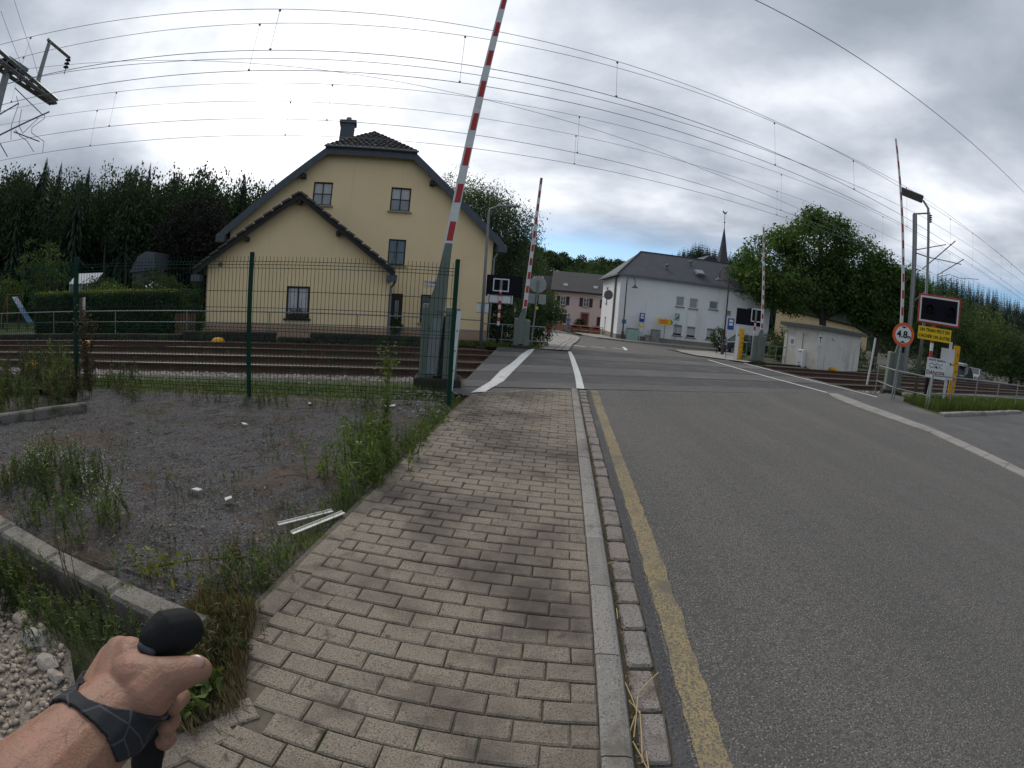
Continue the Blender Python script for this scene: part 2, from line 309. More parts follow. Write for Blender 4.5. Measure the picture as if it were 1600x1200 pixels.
# ------------------------------------------------------------------ mesh helpers
rng = np.random.default_rng(7); random.seed(7)
def linkobj(name, me, m, parent=None):
    o = bpy.data.objects.new(name, me); C.objects.link(o)
    if m and not me.materials: me.materials.append(MAT[m])
    if parent: o.parent = parent
    return o
class MB:
    def __init__(s): s.v = []; s.f = []
    def add(s, vs, fs):
        k = len(s.v); s.v += [tuple(v) for v in vs]; s.f += [tuple(i+k for i in f) for f in fs]; return s
    def box(s, c, size, rot=None, taper=1.0, bev=0):
        hx, hy, hz = size[0]/2, size[1]/2, size[2]/2
        if bev:
            b = min(bev, hx*.9, hy*.9, hz*.9)
            ring = lambda ax, ay, z: [(-ax+b, -ay, z), (ax-b, -ay, z), (ax, -ay+b, z), (ax, ay-b, z), (ax-b, ay, z), (-ax+b, ay, z), (-ax, ay-b, z), (-ax, -ay+b, z)]
            inner = lambda ax, ay, z: [(x*(1-b/ax), y*(1-b/ay), z) for x, y, z in ring(ax, ay, z)]
            L = [ring(hx, hy, -hz), ring(hx*taper, hy*taper, hz-b), inner(hx*taper, hy*taper, hz)]
            vs = [p for r in L for p in r]
            fs = [tuple(range(7, -1, -1)), tuple(range(16, 24))]
            for k in (0, 8): fs += [(k+i, k+(i+1) % 8, k+8+(i+1) % 8, k+8+i) for i in range(8)]
        else:
            vs = [(x, y, -hz) for x, y in ((-hx, -hy), (hx, -hy), (hx, hy), (-hx, hy))] + [(x*taper, y*taper, hz) for x, y in ((-hx, -hy), (hx, -hy), (hx, hy), (-hx, hy))]
            fs = [(3, 2, 1, 0), (4, 5, 6, 7), (0, 1, 5, 4), (1, 2, 6, 5), (2, 3, 7, 6), (3, 0, 4, 7)]
        if rot is not None: vs = [rot @ Vector(v) for v in vs]
        return s.add([(v[0]+c[0], v[1]+c[1], v[2]+c[2]) for v in vs], fs)
    def tube(s, path, r, n=8, cap=True, flat=1.0):
        P = [Vector(p) for p in path]; R = r if isinstance(r, (list, tuple)) else [r]*len(P)
        k0 = len(s.v); up = Vector((0, 0, 1)); prev = None
        for i, p in enumerate(P):
            d = (P[min(i+1, len(P)-1)] - P[max(i-1, 0)])
            d = d.normalized() if d.length > 1e-9 else Vector((0, 0, 1))
            if prev is None:
                a = d.cross(up) if abs(d.z) < .95 else d.cross(Vector((0, 1, 0)))
            else: a = prev - d*prev.dot(d)
            a = a.normalized() if a.length > 1e-6 else d.orthogonal().normalized(); prev = a; b = d.cross(a)
            for j in range(n):
                an = 2*pi*j/n; q = p + a*(R[i]*cos(an)) + b*(R[i]*flat*sin(an)); s.v.append(tuple(q))
        for i in range(len(P)-1):
            for j in range(n):
                s.f.append((k0+i*n+j, k0+i*n+(j+1) % n, k0+(i+1)*n+(j+1) % n, k0+(i+1)*n+j))
        if cap: s.f.append(tuple(k0+j for j in range(n-1, -1, -1))); s.f.append(tuple(k0+(len(P)-1)*n+j for j in range(n)))
        return s
    def lathe(s, prof, c=(0, 0, 0), n=16, axis='Z'):
        k0 = len(s.v)
        for r, h in prof:
            for j in range(n):
                a = 2*pi*j/n
                q = (r*cos(a), r*sin(a), h) if axis == 'Z' else (r*cos(a), h, r*sin(a)) if axis == 'Y' else (h, r*cos(a), r*sin(a))
                s.v.append((q[0]+c[0], q[1]+c[1], q[2]+c[2]))
        for i in range(len(prof)-1):
            for j in range(n): s.f.append((k0+i*n+j, k0+i*n+(j+1) % n, k0+(i+1)*n+(j+1) % n, k0+(i+1)*n+j))
        s.f.append(tuple(k0+j for j in range(n))); s.f.append(tuple(k0+(len(prof)-1)*n+j for j in range(n)))
        return s
    def prism(s, poly, vec):
        """closed extrusion of a planar polygon of 3D points along vec"""
        n = len(poly); P = [Vector(p) for p in poly]; V = Vector(vec)
        k = len(s.v); s.v += [tuple(p) for p in P] + [tuple(p+V) for p in P]
        for tri in tessellate_polygon([P]): s.f.append(tuple(k+i for i in tri)); s.f.append(tuple(k+n+i for i in reversed(tri)))
        for i in range(n): j = (i+1) % n; s.f.append((k+i, k+j, k+n+j, k+n+i))
        return s
    def wall(s, outer, holes, vec, depth=None):
        """planar wall with openings; vec runs from the outside face inwards (thickness)"""
        V = Vector(vec); loops = [[Vector(p) for p in outer]] + [[Vector(p) for p in h] for h in holes]
        flat = [p for l in loops for p in l]; k = len(s.v); n = len(flat)
        s.v += [tuple(p) for p in flat] + [tuple(p+V) for p in flat]
        for tri in tessellate_polygon(loops): s.f.append(tuple(k+i for i in tri)); s.f.append(tuple(k+n+i for i in reversed(tri)))
        o = 0
        for l in loops:
            m = len(l)
            for i in range(m): j = (i+1) % m; s.f.append((k+o+i, k+o+j, k+n+o+j, k+n+o+i))
            o += m
        return s
    def disc(s, c, nrm, r, n=20, th=.004):
        d = Vector(nrm).normalized(); a = d.orthogonal().normalized(); b = d.cross(a); c = Vector(c)
        return s.prism([c + a*(r*cos(2*pi*j/n)) + b*(r*sin(2*pi*j/n)) for j in range(n)], d*th)
    def build(s, name, m=None, parent=None, smooth=False):
        me = bpy.data.meshes.new(name); me.from_pydata(s.v, [], s.f)
        bm = bmesh.new(); bm.from_mesh(me); bmesh.ops.recalc_face_normals(bm, faces=bm.faces); bm.to_mesh(me); bm.free()
        if smooth:
            for p in me.polygons: p.use_smooth = True
        me.update()
        return linkobj(name, me, m, parent)
def mesh_np(name, V, F, m=None, parent=None, smooth=False):
    V = np.asarray(V, np.float32).reshape(-1, 3); F = np.asarray(F, np.int32); nf, k = F.shape
    me = bpy.data.meshes.new(name); me.vertices.add(len(V)); me.vertices.foreach_set('co', V.ravel())
    me.loops.add(nf*k); me.loops.foreach_set('vertex_index', F.ravel())
    me.polygons.add(nf); me.polygons.foreach_set('loop_start', np.arange(0, nf*k, k, dtype=np.int32)); me.polygons.foreach_set('loop_total', np.full(nf, k, np.int32))
    if smooth: me.polygons.foreach_set('use_smooth', np.ones(nf, bool))
    me.update(calc_edges=True); me.validate()
    return linkobj(name, me, m, parent)
def tag(o, label, cat, group=None):
    o['label'] = label; o['category'] = cat
    if group: o['group'] = group
    return o
def thing(name, label, cat, loc=(0, 0, 0), rz=0.0, group=None):
    o = bpy.data.objects.new(name, None); C.objects.link(o); o.location = loc; o.rotation_euler = (0, 0, rz)
    o.empty_display_size = .2
    return tag(o, label, cat, group)
def structure(o): o['kind'] = 'structure'; return o
def stuff(o, label=None, cat=None):
    o['kind'] = 'stuff'
    if label: o['label'] = label; o['category'] = cat
    return o
def copy_tree(o, parent=None):
    c = o.copy(); C.objects.link(c)
    if parent: c.parent = parent
    for ch in list(o.children): copy_tree(ch, c)
    return c
def text(name, s, size, m, parent, loc, rot=(pi/2, 0, 0), align='CENTER', ext=.0015, sx=1.0):
    cu = bpy.data.curves.new('t', 'FONT'); cu.body = s; cu.size = size; cu.align_x = align; cu.align_y = 'CENTER'; cu.extrude = ext; cu.offset = size*.028; cu.resolution_u = 3
    ob = bpy.data.objects.new('t', cu); C.objects.link(ob); bpy.context.view_layer.update()
    me = bpy.data.meshes.new_from_object(ob.evaluated_get(bpy.context.evaluated_depsgraph_get()))
    bpy.data.objects.remove(ob)
    me.materials.clear()
    o = linkobj(name, me, m, parent); o.location = loc; o.rotation_euler = rot; o.scale = (sx, 1, 1)
    return o
def unit(v): return v/np.maximum(np.linalg.norm(v, axis=1, keepdims=True), 1e-9)
def leaf_arrays(cen, size, aspect=.5, up=0.0, droop=0.0, r=rng):
    """one pointed leaf (4 points) at each centre"""
    n = len(cen); d = unit(r.normal(size=(n, 3)) + np.array([0, 0, up])); d[:, 2] -= droop; d = unit(d)
    w = unit(np.cross(d, unit(r.normal(size=(n, 3))))); nn = np.cross(d, w)
    L = (size*(.6+.8*r.random(n)))[:, None]
    V = np.stack([cen - d*L*.5, cen + w*L*aspect*.5 + nn*L*.08, cen + d*L*.5, cen - w*L*aspect*.5 + nn*L*.08], 1)
    return V.reshape(-1, 3), np.arange(4*n).reshape(n, 4)
def blob_points(blobs, ncl, r=rng, lo=.5):
    vol = np.array([b[3]*b[4]*b[5] for b in blobs])**(2/3); k = r.choice(len(blobs), ncl, p=vol/vol.sum())
    B = np.array(blobs)[k]; d = unit(r.normal(size=(ncl, 3))); rad = lo + (1-lo)*r.random(ncl)**.6
    return B[:, :3] + d*B[:, 3:]*rad[:, None]
def crown(name, blobs, ncl, per, size, spread, m, parent, r=rng, aspect=.5, up=.1, droop=0.0, lo=.5, flat=.7):
    c = blob_points(blobs, ncl, r, lo)
    cen = np.repeat(c, per, 0) + r.normal(size=(ncl*per, 3))*np.array([spread, spread, spread*flat])
    V, F = leaf_arrays(cen, size, aspect, up, droop, r)
    return mesh_np(name, V, F, m, parent), c
def tree(name, label, cat, loc, blobs, ncl, per, size, spread, m, trunk_h, trunk_r, bark='bark', group=None, limbs=12, seed=1, **kw):
    r = np.random.default_rng(seed); t = thing(name, label, cat, loc, 0, group)
    _, c = crown('crown', blobs, ncl, per, size, spread, m, t, r, **kw)
    mb = MB(); bx, by = blobs[0][0], blobs[0][1]; top = max(b[2] for b in blobs)
    mb.tube([(0, 0, -.3), (bx*.15, by*.15, trunk_h*.5), (bx*.4, by*.4, trunk_h), (bx*.8, by*.8, (trunk_h+top)*.55), (bx, by, top)], [trunk_r*1.25, trunk_r, trunk_r*.85, trunk_r*.5, trunk_r*.12], 9)
    for i in range(limbs):
        e = c[r.integers(len(c))]; h = trunk_h*(.75 + .5*r.random()); s0 = Vector((bx*.4*h/trunk_h, by*.4*h/trunk_h, h)); e = Vector(e)
        md = s0.lerp(e, .5) + Vector((0, 0, .12*(e-s0).length)); mb.tube([s0, md, e], [trunk_r*.42, trunk_r*.24, trunk_r*.06], 6, cap=False)
    mb.build('trunk', bark, t, True)
    return t
def sheet(name, poly, z, m, zf=None, sub=None):
    """flat piece of ground from an outline"""
    if sub is None:
        P = [Vector((x, y, (zf(x, y) if zf else 0) + z)) for x, y in poly]
        mb = MB(); mb.v = [tuple(p) for p in P]; mb.f = [tuple(t) for t in tessellate_polygon([P])]
        o = mb.build(name, m)
    else:
        bm = bmesh.new(); vs = [bm.verts.new((x, y, 0)) for x, y in poly]; bm.faces.new(vs)
        for (px, py), (nx, ny) in sub:
            bmesh.ops.bisect_plane(bm, geom=bm.verts[:]+bm.edges[:]+bm.faces[:], plane_co=(px, py, 0), plane_no=(nx, ny, 0))
        for v in bm.verts: v.co.z = (zf(v.co.x, v.co.y) if zf else 0) + z
        bmesh.ops.triangulate(bm, faces=bm.faces[:])
        me = bpy.data.meshes.new(name); bm.to_mesh(me); bm.free(); o = linkobj(name, me, m)
    me = o.data
    if me.polygons and sum(p.normal.z*p.area for p in me.polygons) < 0:
        bm = bmesh.new(); bm.from_mesh(me); bmesh.ops.reverse_faces(bm, faces=bm.faces[:]); bm.to_mesh(me); bm.free()
    return o
PCUT = [(tuple(T(0, p)[:2]), (-TY, TX)) for p in (7.6, 8.8, 16.5, 21, 30, 36, 50)]
def road_z(x, y):
    t, p = tp(x, y); return gz(p) - .055*float(np.interp(p, [7.6, 8.8], [1, 0]))

# ------------------------------------------------------------------ ground, street, footway
mb = MB(); ps = [-120, 16.5, 21, 30, 36, 50, 120, 900]
for p in ps:
    for t in (-700, -60, -20, 0, 20, 60, 700): mb.v.append(tuple(T(t, p, gz(p) - .16)))
for i in range(len(ps)-1):
    for j in range(6): mb.f.append((i*7+j, i*7+j+1, (i+1)*7+j+1, (i+1)*7+j))
structure(mb.build('ground', 'dirt'))

K0, KW, SW = .335, .138, .145                           # kerb line, kerb width, sett width
X_SETT0 = K0 + KW + .022; X_ROAD0 = X_SETT0 + SW + .004
yl = 9.72
road_poly = [(rx(X_ROAD0, -5), -5), (7.2, -5), (8.05, 1.5), (8.75, 4.9), (9.35, 8.3), (9.2, 11.4), tuple(T(12.35, 8.88)[:2]), (rx(X_ROAD0, yl), yl)]
road = structure(sheet('road', road_poly, 0, 'asphalt', road_z, PCUT))
# worn strip in the asphalt beside the yellow line, darker
structure(sheet('road_edge_strip', [(rx(X_ROAD0, -4), -4), (rx(X_ROAD0+.075, -4), -4), (rx(X_ROAD0+.06, 9.6), 9.6), (rx(X_ROAD0, 9.6), 9.6)], .004, 'asphalt_dark', road_z, PCUT))
def line_strip(name, pts, w0, w1, m='white_paint', z=.005, zf=road_z, parent=None):
    P = [Vector((x, y, 0)) for x, y in pts]; L, R_ = [], []
    for i, p in enumerate(P):
        d = (P[min(i+1, len(P)-1)]-P[max(0, i-1)]).normalized(); nrm = Vector((d.y, -d.x, 0)); w = w0+(w1-w0)*i/(len(P)-1)
        L.append(p-nrm*w/2); R_.append(p+nrm*w/2)
    return structure(sheet(name, [(p.x, p.y) for p in L] + [(p.x, p.y) for p in reversed(R_)], z, m, zf, PCUT))
# yellow line with worn, uneven edges
rr = random.Random(3); yl_l, yl_r = [], []
for i in range(120):
    y = -1.5 + i*11.15/119; wv = .010*rr.uniform(-1, 1)
    yl_l.append((rx(X_ROAD0+.085, y)+wv, y)); yl_r.append((rx(X_ROAD0+.085+.145, y)+.010*rr.uniform(-1, 1), y))
structure(sheet('yellow_line', yl_l + yl_r[::-1], .008, 'yellow_paint', road_z, PCUT))
# crossing slabs between and beside the rails
RAILS = (10.9, 12.4, 14.1, 15.6)
def slab(p0, p1, m, z=.0):
    q = lambda p: (1.75+.36*(p-8.9), 15.05+.09*(p-8.6))
    a0, b0 = q(p0); a1, b1 = q(p1)
    P = [T(a0, p0), T(b0, p0), T(b1, p1), T(a1, p1)]
    o = sheet('crossing_slab', [(v.x, v.y) for v in P], z, m); return structure(o)
slab(8.88, 9.6, 'asphalt_mid', .001)
slab(9.6, 10.82, 'asphalt_dark', .001); slab(10.98, 12.32, 'asphalt_mid', .001); slab(12.48, 14.02, 'asphalt_dark', .001)
slab(14.18, 15.52, 'asphalt_mid', .001); slab(15.68, 17.0, 'asphalt_dark', .001)
# painted edges of the crossing footways
def paint(name, pts, z=.006): return structure(sheet(name, pts, z, 'white_paint', None))
paint('white_line', [(-.70, 8.42), (-.45, 9.75), (-.28, 11.6), (-.12, 12.6), (.02, 13.7), (.22, 15.6), (.48, 17.3), (.74, 18.0), (.60, 16.6), (.40, 14.9), (.28, 13.9), (.14, 12.7), (.02, 11.7), (-.17, 10.0), (-.46, 8.62)])
paint('white_line', [(1.30, 9.75), (1.46, 9.75), (1.62, 11.5), (1.79, 13.7), (1.93, 15.6), (2.06, 17.9), (1.94, 17.9), (1.77, 15.5), (1.60, 13.2), (1.44, 11.2)])
line_strip('white_line', [(9.27, 12.45), (8.98, 13.7), (8.72, 14.9), (8.45, 16.6), (8.2, 19.9)], .15, .13, z=.006)
line_strip('white_line', [(11.5, 12.55), (11.05, 14.0), (10.62, 15.6), (10.3, 17.4), (10.02, 20.0)], .13, .11, z=.006)
# pale concrete strip along the right edge of the street, then the side yard
strip_in = [(7.25, -2), (7.85, 1.5), (8.35, 4.5), (9.0, 7.8), (8.9, 11.6), (9.2, 12.3)]
strip_out = [(7.75, -2), (8.3, 1.5), (8.9, 4.75), (9.62, 8.0), (9.75, 11.0), (9.6, 12.35)]
side_poly = [(p[0]-.05, p[1]) for p in strip_out] + [tuple(T(14.95, 8.85)[:2]), (13.2, 13.9), (14, 12.2), (24, 14.5), (40, 18), (44, 4), (7.7, -2)]
structure(sheet('side_yard', side_poly, .004, 'asphalt_mid', road_z, PCUT))
kr = thing('edge_strip', 'pale worn concrete strip along the right edge of the street', 'edging', (0, 0, 0))
for i in range(len(strip_in)-1):
    a, b = Vector(strip_in[i]), Vector(strip_in[i+1]); c, d = Vector(strip_out[i]), Vector(strip_out[i+1])
    k = max(1, round((b-a).length/.62))
    for j in range(k):
        u0, u1 = (j+.012)/k, (j+1-.012)/k
        q = [a.lerp(b, u0), c.lerp(d, u0), c.lerp(d, u1), a.lerp(b, u1)]
        zz = [road_z(v.x, v.y) for v in q]
        MB().prism([(v.x, v.y, z_-.05) for v, z_ in zip(q, zz)], (0, 0, .05+.016+.004*rr.random())).build('edging_slab', 'pale_concrete', kr)

# paved footway: bed, edging course on the left, rows of pavers in running bond, kerb and setts on the right
walk = structure(sheet('footway', [(rx(-1.46, -2), -2), (rx(K0+.01, -2), -2), (rx(K0+.01, 9.7), 9.7), (rx(-1.46, 8.6), 8.6)], -.013, 'joint'))
PL, PWD, PH = .232, .131, .055
def paver_mesh(lx, ly, seed):
    r = random.Random(seed); bm = bmesh.new(); hx, hy = lx/2, ly/2; b = .006
    j = lambda k: r.uniform(-k, k)
    lo = [(-hx, -hy), (hx, -hy), (hx, hy), (-hx, hy)]
    lv = [bm.verts.new((x, y, -PH)) for x, y in lo]
    mv = [bm.verts.new((x+j(.002), y+j(.002), -b+j(.001))) for x, y in lo]
    tv = [bm.verts.new((x*(1-b*1.6/hx)+j(.002), y*(1-b*1.6/hy)+j(.002), j(.0012))) for x, y in lo]
    for A, B in ((lv, mv), (mv, tv)):
        for i in range(4): bm.faces.new((A[i], A[(i+1) % 4], B[(i+1) % 4], B[i]))
    bm.faces.new(tv)
    me = bpy.data.meshes.new('paver'); bm.to_mesh(me); bm.free(); me.materials.append(MAT['paver']); return me
full = [paver_mesh(PL-.008, PWD-.008, i) for i in range(6)]
half = [paver_mesh(PL/2-.008, PWD-.008, 20+i) for i in range(4)]
edgeP = [paver_mesh(PL-.009, PL*.60-.009, 40+i) for i in range(4)]
ang = math.atan(RD)                                     # the rows run square to the kerb
places = []                                             # (mesh, x, y, rotation)
EX = -1.42                                              # left edge at y = 0
u_dir = Vector((cos(ang), -sin(ang))); v_dir = Vector((sin(ang), cos(ang)))
org = Vector((K0-.004, 0))
def uv(u, v): return org + u_dir*u + v_dir*v
W_IN = (K0-.004+1.42)*cos(ang)
nrow = 0; v = -.35
while v < 9.75:
    u = -PWD*.0
    off = (nrow % 2)
    widths = []
    u = 0.0
    if off: widths.append(PL/2)
    while sum(widths) < W_IN-.15-PL*.75: widths.append(PL)
    rest = W_IN-.14-sum(widths)
    if rest > .07: widths.append(rest)
    for w in widths:
        q = uv(-(u+w/2), v)
        if tp(q.x, q.y)[1] < 8.36+.24*(q.x+.7):
            me = random.choice(full) if abs(w-PL) < .001 else random.choice(half)
            places.append((me, q.x, q.y, -ang+random.uniform(-.012, .012), (w/PL if abs(w-PL) < .001 else w/(PL/2)), 0))
        u += w
    v += PWD; nrow += 1
v = .95
while v < 8.35:                                          # long edging course
    q = uv(-(W_IN-.07), v); places.append((random.choice(edgeP), q.x, q.y, -ang+pi/2+random.uniform(-.03, .03), 1, 1)); v += PL
def left_edge(y): return float(np.interp(y, [.5, .9, 1.12, 1.2, 1.26, 1.45, 1.67, 1.88, 2.1], [-1.1, -1.08, -1.06, -.98, -.97, -1.05, -1.14, -1.2, -1.5]))
places = [p for p in places if not (p[2] < 2.05 and p[1] - (.05 if p[5] else .07) < left_edge(p[2]) - .03)]
places += [(edgeP[0], -1.06, 1.02, .95, 1.15, 1), (edgeP[1], -1.16, .86, 1.0, 1.15, 1), (edgeP[2], -1.0, 1.20, .8, .8, 1)]   # loose edging blocks at the corner
vis = []
for i, (me, x, y, a, sx, e) in enumerate(places):
    if y < .62: continue
    d = sqrt(x*x+y*y+CAM_H**2); vis.append((d**3, i))
vis.sort()
keep = set(i for _, i in vis[:300])
bmr = bmesh.new()
for i, (me, x, y, a, sx, e) in enumerate(places):
    if y < .3: continue
    M_ = Matrix.Translation((x+random.uniform(-.002, .002), y+random.uniform(-.002, .002), random.uniform(-.004, .003))) @ Matrix.Rotation(a, 4, 'Z') @ Matrix.Rotation(random.uniform(-.012, .012), 4, 'X') @ Matrix.Rotation(random.uniform(-.008, .008), 4, 'Y') @ Matrix.Diagonal((sx, 1, 1, 1))
    if i in keep:
        o = bpy.data.objects.new('paver', me); C.objects.link(o); o.parent = walk; o.matrix_local = M_
    else:
        k = len(bmr.verts); bmr.from_mesh(me); bmr.verts.ensure_lookup_table()
        bmesh.ops.transform(bmr, matrix=M_, verts=bmr.verts[k:])
me = bpy.data.meshes.new('far_pavers'); bmr.to_mesh(me); bmr.free(); stuff(linkobj('far_pavers', me, 'paver', walk))
# kerb stones and gutter setts
kerb = thing('kerb', 'grey concrete kerb between the paved footway and the street', 'kerb')
v = -.07
while v < 9.5:
    Lk = .655; prof = [(.0, -.12), (.0, .0), (.012, .006), (KW-.045, .006), (KW-.018, -.004), (KW-.004, -.03), (KW, -.12)]
    mbk = MB(); hl = Lk/2-.004
    mbk.v = [(x_, -hl, z_) for x_, z_ in prof] + [(x_, hl, z_) for x_, z_ in prof]; n_ = len(prof)
    mbk.f = [tuple(range(n_)), tuple(range(2*n_-1, n_-1, -1))] + [(i, (i+1) % n_, n_+(i+1) % n_, n_+i) for i in range(n_)]
    o = mbk.build('kerbstone', 'kerb', kerb); q = uv(.004, v+Lk/2); o.location = (q.x, q.y, random.uniform(-.003, .003)); o.rotation_euler = (0, 0, -ang+random.uniform(-.004, .004)); v += Lk
gut = thing('gutter', 'row of worn stone setts in the gutter beside the kerb', 'gutter')
v = .05
while v < 9.5:
    Ls = random.uniform(.25, .35)
    mbk = MB().box((0, 0, -.05), (SW-random.uniform(.008, .022), Ls-random.uniform(.014, .03), .1), bev=.012)
    o = mbk.build('sett', 'sett', gut); q = uv(KW+.022+SW/2+.004+random.uniform(-.004, .004), v+Ls/2); zz = road_z(q.x, q.y)
    o.location = (q.x, q.y, zz+.012+random.uniform(-.005, .004)); o.rotation_euler = (random.uniform(-.015, .015), random.uniform(-.03, .03), -ang+random.uniform(-.03, .03)); v += Ls
structure(sheet('gutter_bed', [(rx(K0+KW-.02, -2), -2), (rx(X_ROAD0+.02, -2), -2), (rx(X_ROAD0+.02, 9.7), 9.7), (rx(K0+KW-.02, 9.7), 9.7)], -.012, 'joint', road_z, PCUT))
# end of the footway at the crossing: a flush asphalt ramp
structure(sheet('footway_ramp', [(rx(-1.42, 8.2), 8.2), tuple(T(2.3, 8.36)[:2]), tuple(T(3.2, 8.55)[:2]), tuple(T(4.1, 8.78)[:2]), tuple(T(4.25, 8.9)[:2]), tuple(T(1.7, 8.9)[:2]), (-1.15, 8.5)], -.012, 'asphalt_mid'))

# gravel lot on the left
lot = sheet('gravel_lot', [(-1.40, .2), (-1.40+.088*2, 2), (rx(-1.43, 7.3), 7.3), tuple(T(1.0, 7.6)[:2]), tuple(T(-1.9, 7.75)[:2]), tuple(T(-5.3, 7.95)[:2]), (-6.15, 4.9), (-7.2, 3.4), (-8.2, 1.6), (-3.6, 1.75), (-1.45, 1.55)], -.03, 'lot')
structure(lot)
bm = bmesh.new(); bm.from_mesh(lot.data)
for _ in range(6):
    bmesh.ops.subdivide_edges(bm, edges=[e for e in bm.edges if e.calc_length() > .16], cuts=1, use_grid_fill=True); bmesh.ops.triangulate(bm, faces=[f for f in bm.faces if len(f.verts) > 3])
from mathutils import noise as mnoise
for v_ in bm.verts: v_.co.z += .03*mnoise.noise(v_.co*1.7) + .018*mnoise.noise(v_.co*6) + .012*mnoise.noise(v_.co*15)
bm.to_mesh(lot.data); bm.free()
structure(sheet('grass_verge', [tuple(T(t_, p_)[:2]) for t_, p_ in ((-30, 7.7), (-5.2, 7.8), (1.1, 7.45), (1.75, 8.6), (1.85, 9.5), (-30, 9.6))], -.05, 'moss_soil'))
structure(sheet('rubble_patch', [(-4.2, .3), (-2.35, .45), (-1.5, .2), (-1.5, .75), (-2.0, 1.18), (-2.6, 1.32), (-4.2, 1.35)], -.04, 'rubble_ground'))
# concrete kerbs round the lot
def stone_row(name, label, pts, w, h, z, n):
    t_ = thing(name, label, 'kerb')
    for i in range(n):
        a, b = Vector(pts[0]).lerp(Vector(pts[1]), (i+.006)/n), Vector(pts[0]).lerp(Vector(pts[1]), (i+.994)/n)
        o = MB().box((0, 0, 0), ((b-a).length, w, h), bev=.02).build('kerbstone', 'old_concrete', t_)
        c = (a+b)/2; o.location = (c.x, c.y, z+random.uniform(-.006, .006)); o.rotation_euler = (random.uniform(-.03, .03), 0, atan2((b-a).y, (b-a).x)+random.uniform(-.01, .01))
stone_row('lot_kerb', 'weathered concrete kerb at the near left edge of the gravel lot', [(-3.95, 1.80), (-1.36, 1.60)], .17, .22, -.03, 4)
stone_row('lot_kerb', 'short pale kerb by the tall weeds at the back left of the gravel lot', [(-7.2, 2.75), (-5.82, 4.86)], .14, .2, -.01, 3)
# ------------------------------------------------------------------ railway
T0, T1 = -34, 90
bed = MB()
for pa, pb, za, zb in ((8.9, 10.0, -.07, -.16), (10.0, 16.4, -.19, -.19), (16.4, 17.3, -.19, -.06)):
    for ta, tb in ((T0, 1.5+.36*(pa-8.9)), (15.25, T1)):
        k = len(bed.v); bed.v += [tuple(T(ta, pa, za)), tuple(T(tb, pa, za)), tuple(T(tb, pb, zb)), tuple(T(ta, pb, zb))]; bed.f.append((k, k+1, k+2, k+3))
structure(bed.build('track_bed', 'trackbed'))
rail_prof = [(-.075, -.172), (.075, -.172), (.075, -.16), (.012, -.135), (.010, -.05), (.036, -.038), (.036, -.006), (.028, 0), (-.028, 0), (-.036, -.006), (-.036, -.038), (-.010, -.05), (-.012, -.135), (-.075, -.16)]
slp = MB().box((0, 0, -.265), (.24, 2.45, .2), taper=.86).build('sleeper', 'sleeper'); slp_me = slp.data; bpy.data.objects.remove(slp)
tracks = []
for idx, (pa, pb, lab) in enumerate(((RAILS[0], RAILS[1], 'rusty railway track nearer the camera, crossing the street'), (RAILS[2], RAILS[3], 'rusty railway track farther away, beside the yellow house'))):
    tr = thing('railway_track', lab, 'railway track', T(0, (pa+pb)/2), AZ); tracks.append(tr); pc = (pa+pb)/2
    for p in (pa, pb):
        m_ = MB(); n_ = len(rail_prof)
        m_.v = [(t_, p-pc+y_, z_) for t_ in (T0, T1) for y_, z_ in rail_prof]
        m_.f = [tuple(range(n_)), tuple(range(2*n_-1, n_-1, -1))] + [(i, (i+1) % n_, n_+(i+1) % n_, n_+i) for i in range(n_)]
        rl = m_.build('rail', 'rust', tr)
        MB().box(((T0+T1)/2, p-pc, .0012), (T1-T0, .05, .002)).build('rail_head', 'railhead', rl)
    t_ = T0+.3
    while t_ < 70:
        if not (1.2+.36*(pa-8.9) < t_ < 15.3):
            o = bpy.data.objects.new('sleeper', slp_me); C.objects.link(o); o.parent = tr; o.location = (t_, random.uniform(-.02, .02), random.uniform(-.008, .004)); o.rotation_euler = (0, 0, random.uniform(-.01, .01))
        t_ += .6
    mc = MB(); t_ = T0+.3
    while t_ < 50:
        if not (1.2+.36*(pa-8.9) < t_ < 15.3):
            for p in (pa, pb):
                for sd in (-1, 1): mc.box((t_, p-pc+sd*.10, -.150), (.09, .07, .035), taper=.6)
        t_ += .6
    stuff(mc.build('rail_clips', 'rust', tr))
# ballast stones
def stones(name, pts, smin, smax, m, r, flat=.7):
    """many small angular stones in one mesh"""
    base = np.array([(1, 0, 0), (-1, 0, 0), (0, 1, 0), (0, -1, 0), (0, 0, 1), (0, 0, -1)], float)
    fc = np.array([(0, 2, 4), (2, 1, 4), (1, 3, 4), (3, 0, 4), (2, 0, 5), (1, 2, 5), (3, 1, 5), (0, 3, 5)])
    n = len(pts); V = base[None]*(1+r.uniform(-.35, .35, (n, 6, 1))) + r.uniform(-.25, .25, (n, 6, 3))
    a = r.random(n)*2*pi; c_, s_ = np.cos(a), np.sin(a); R_ = np.zeros((n, 3, 3)); R_[:, 0, 0] = c_; R_[:, 0, 1] = -s_; R_[:, 1, 0] = s_; R_[:, 1, 1] = c_; R_[:, 2, 2] = 1
    b = r.random(n)*2*pi; Q = np.zeros((n, 3, 3)); Q[:, 0, 0] = 1; Q[:, 1, 1] = np.cos(b); Q[:, 1, 2] = -np.sin(b); Q[:, 2, 1] = np.sin(b); Q[:, 2, 2] = np.cos(b)
    V = np.einsum('nij,nkj->nki', R_, np.einsum('nij,nkj->nki', Q, V))*np.array([1, 1, flat]); sz = (smin+(smax-smin)*r.random(n)**2)[:, None, None]
    V = V*sz*.5 + np.asarray(pts)[:, None]
    return mesh_np(name, V.reshape(-1, 3), (fc[None]+6*np.arange(n)[:, None, None]).reshape(-1, 3), m)
r_ = np.random.default_rng(5); pts = []
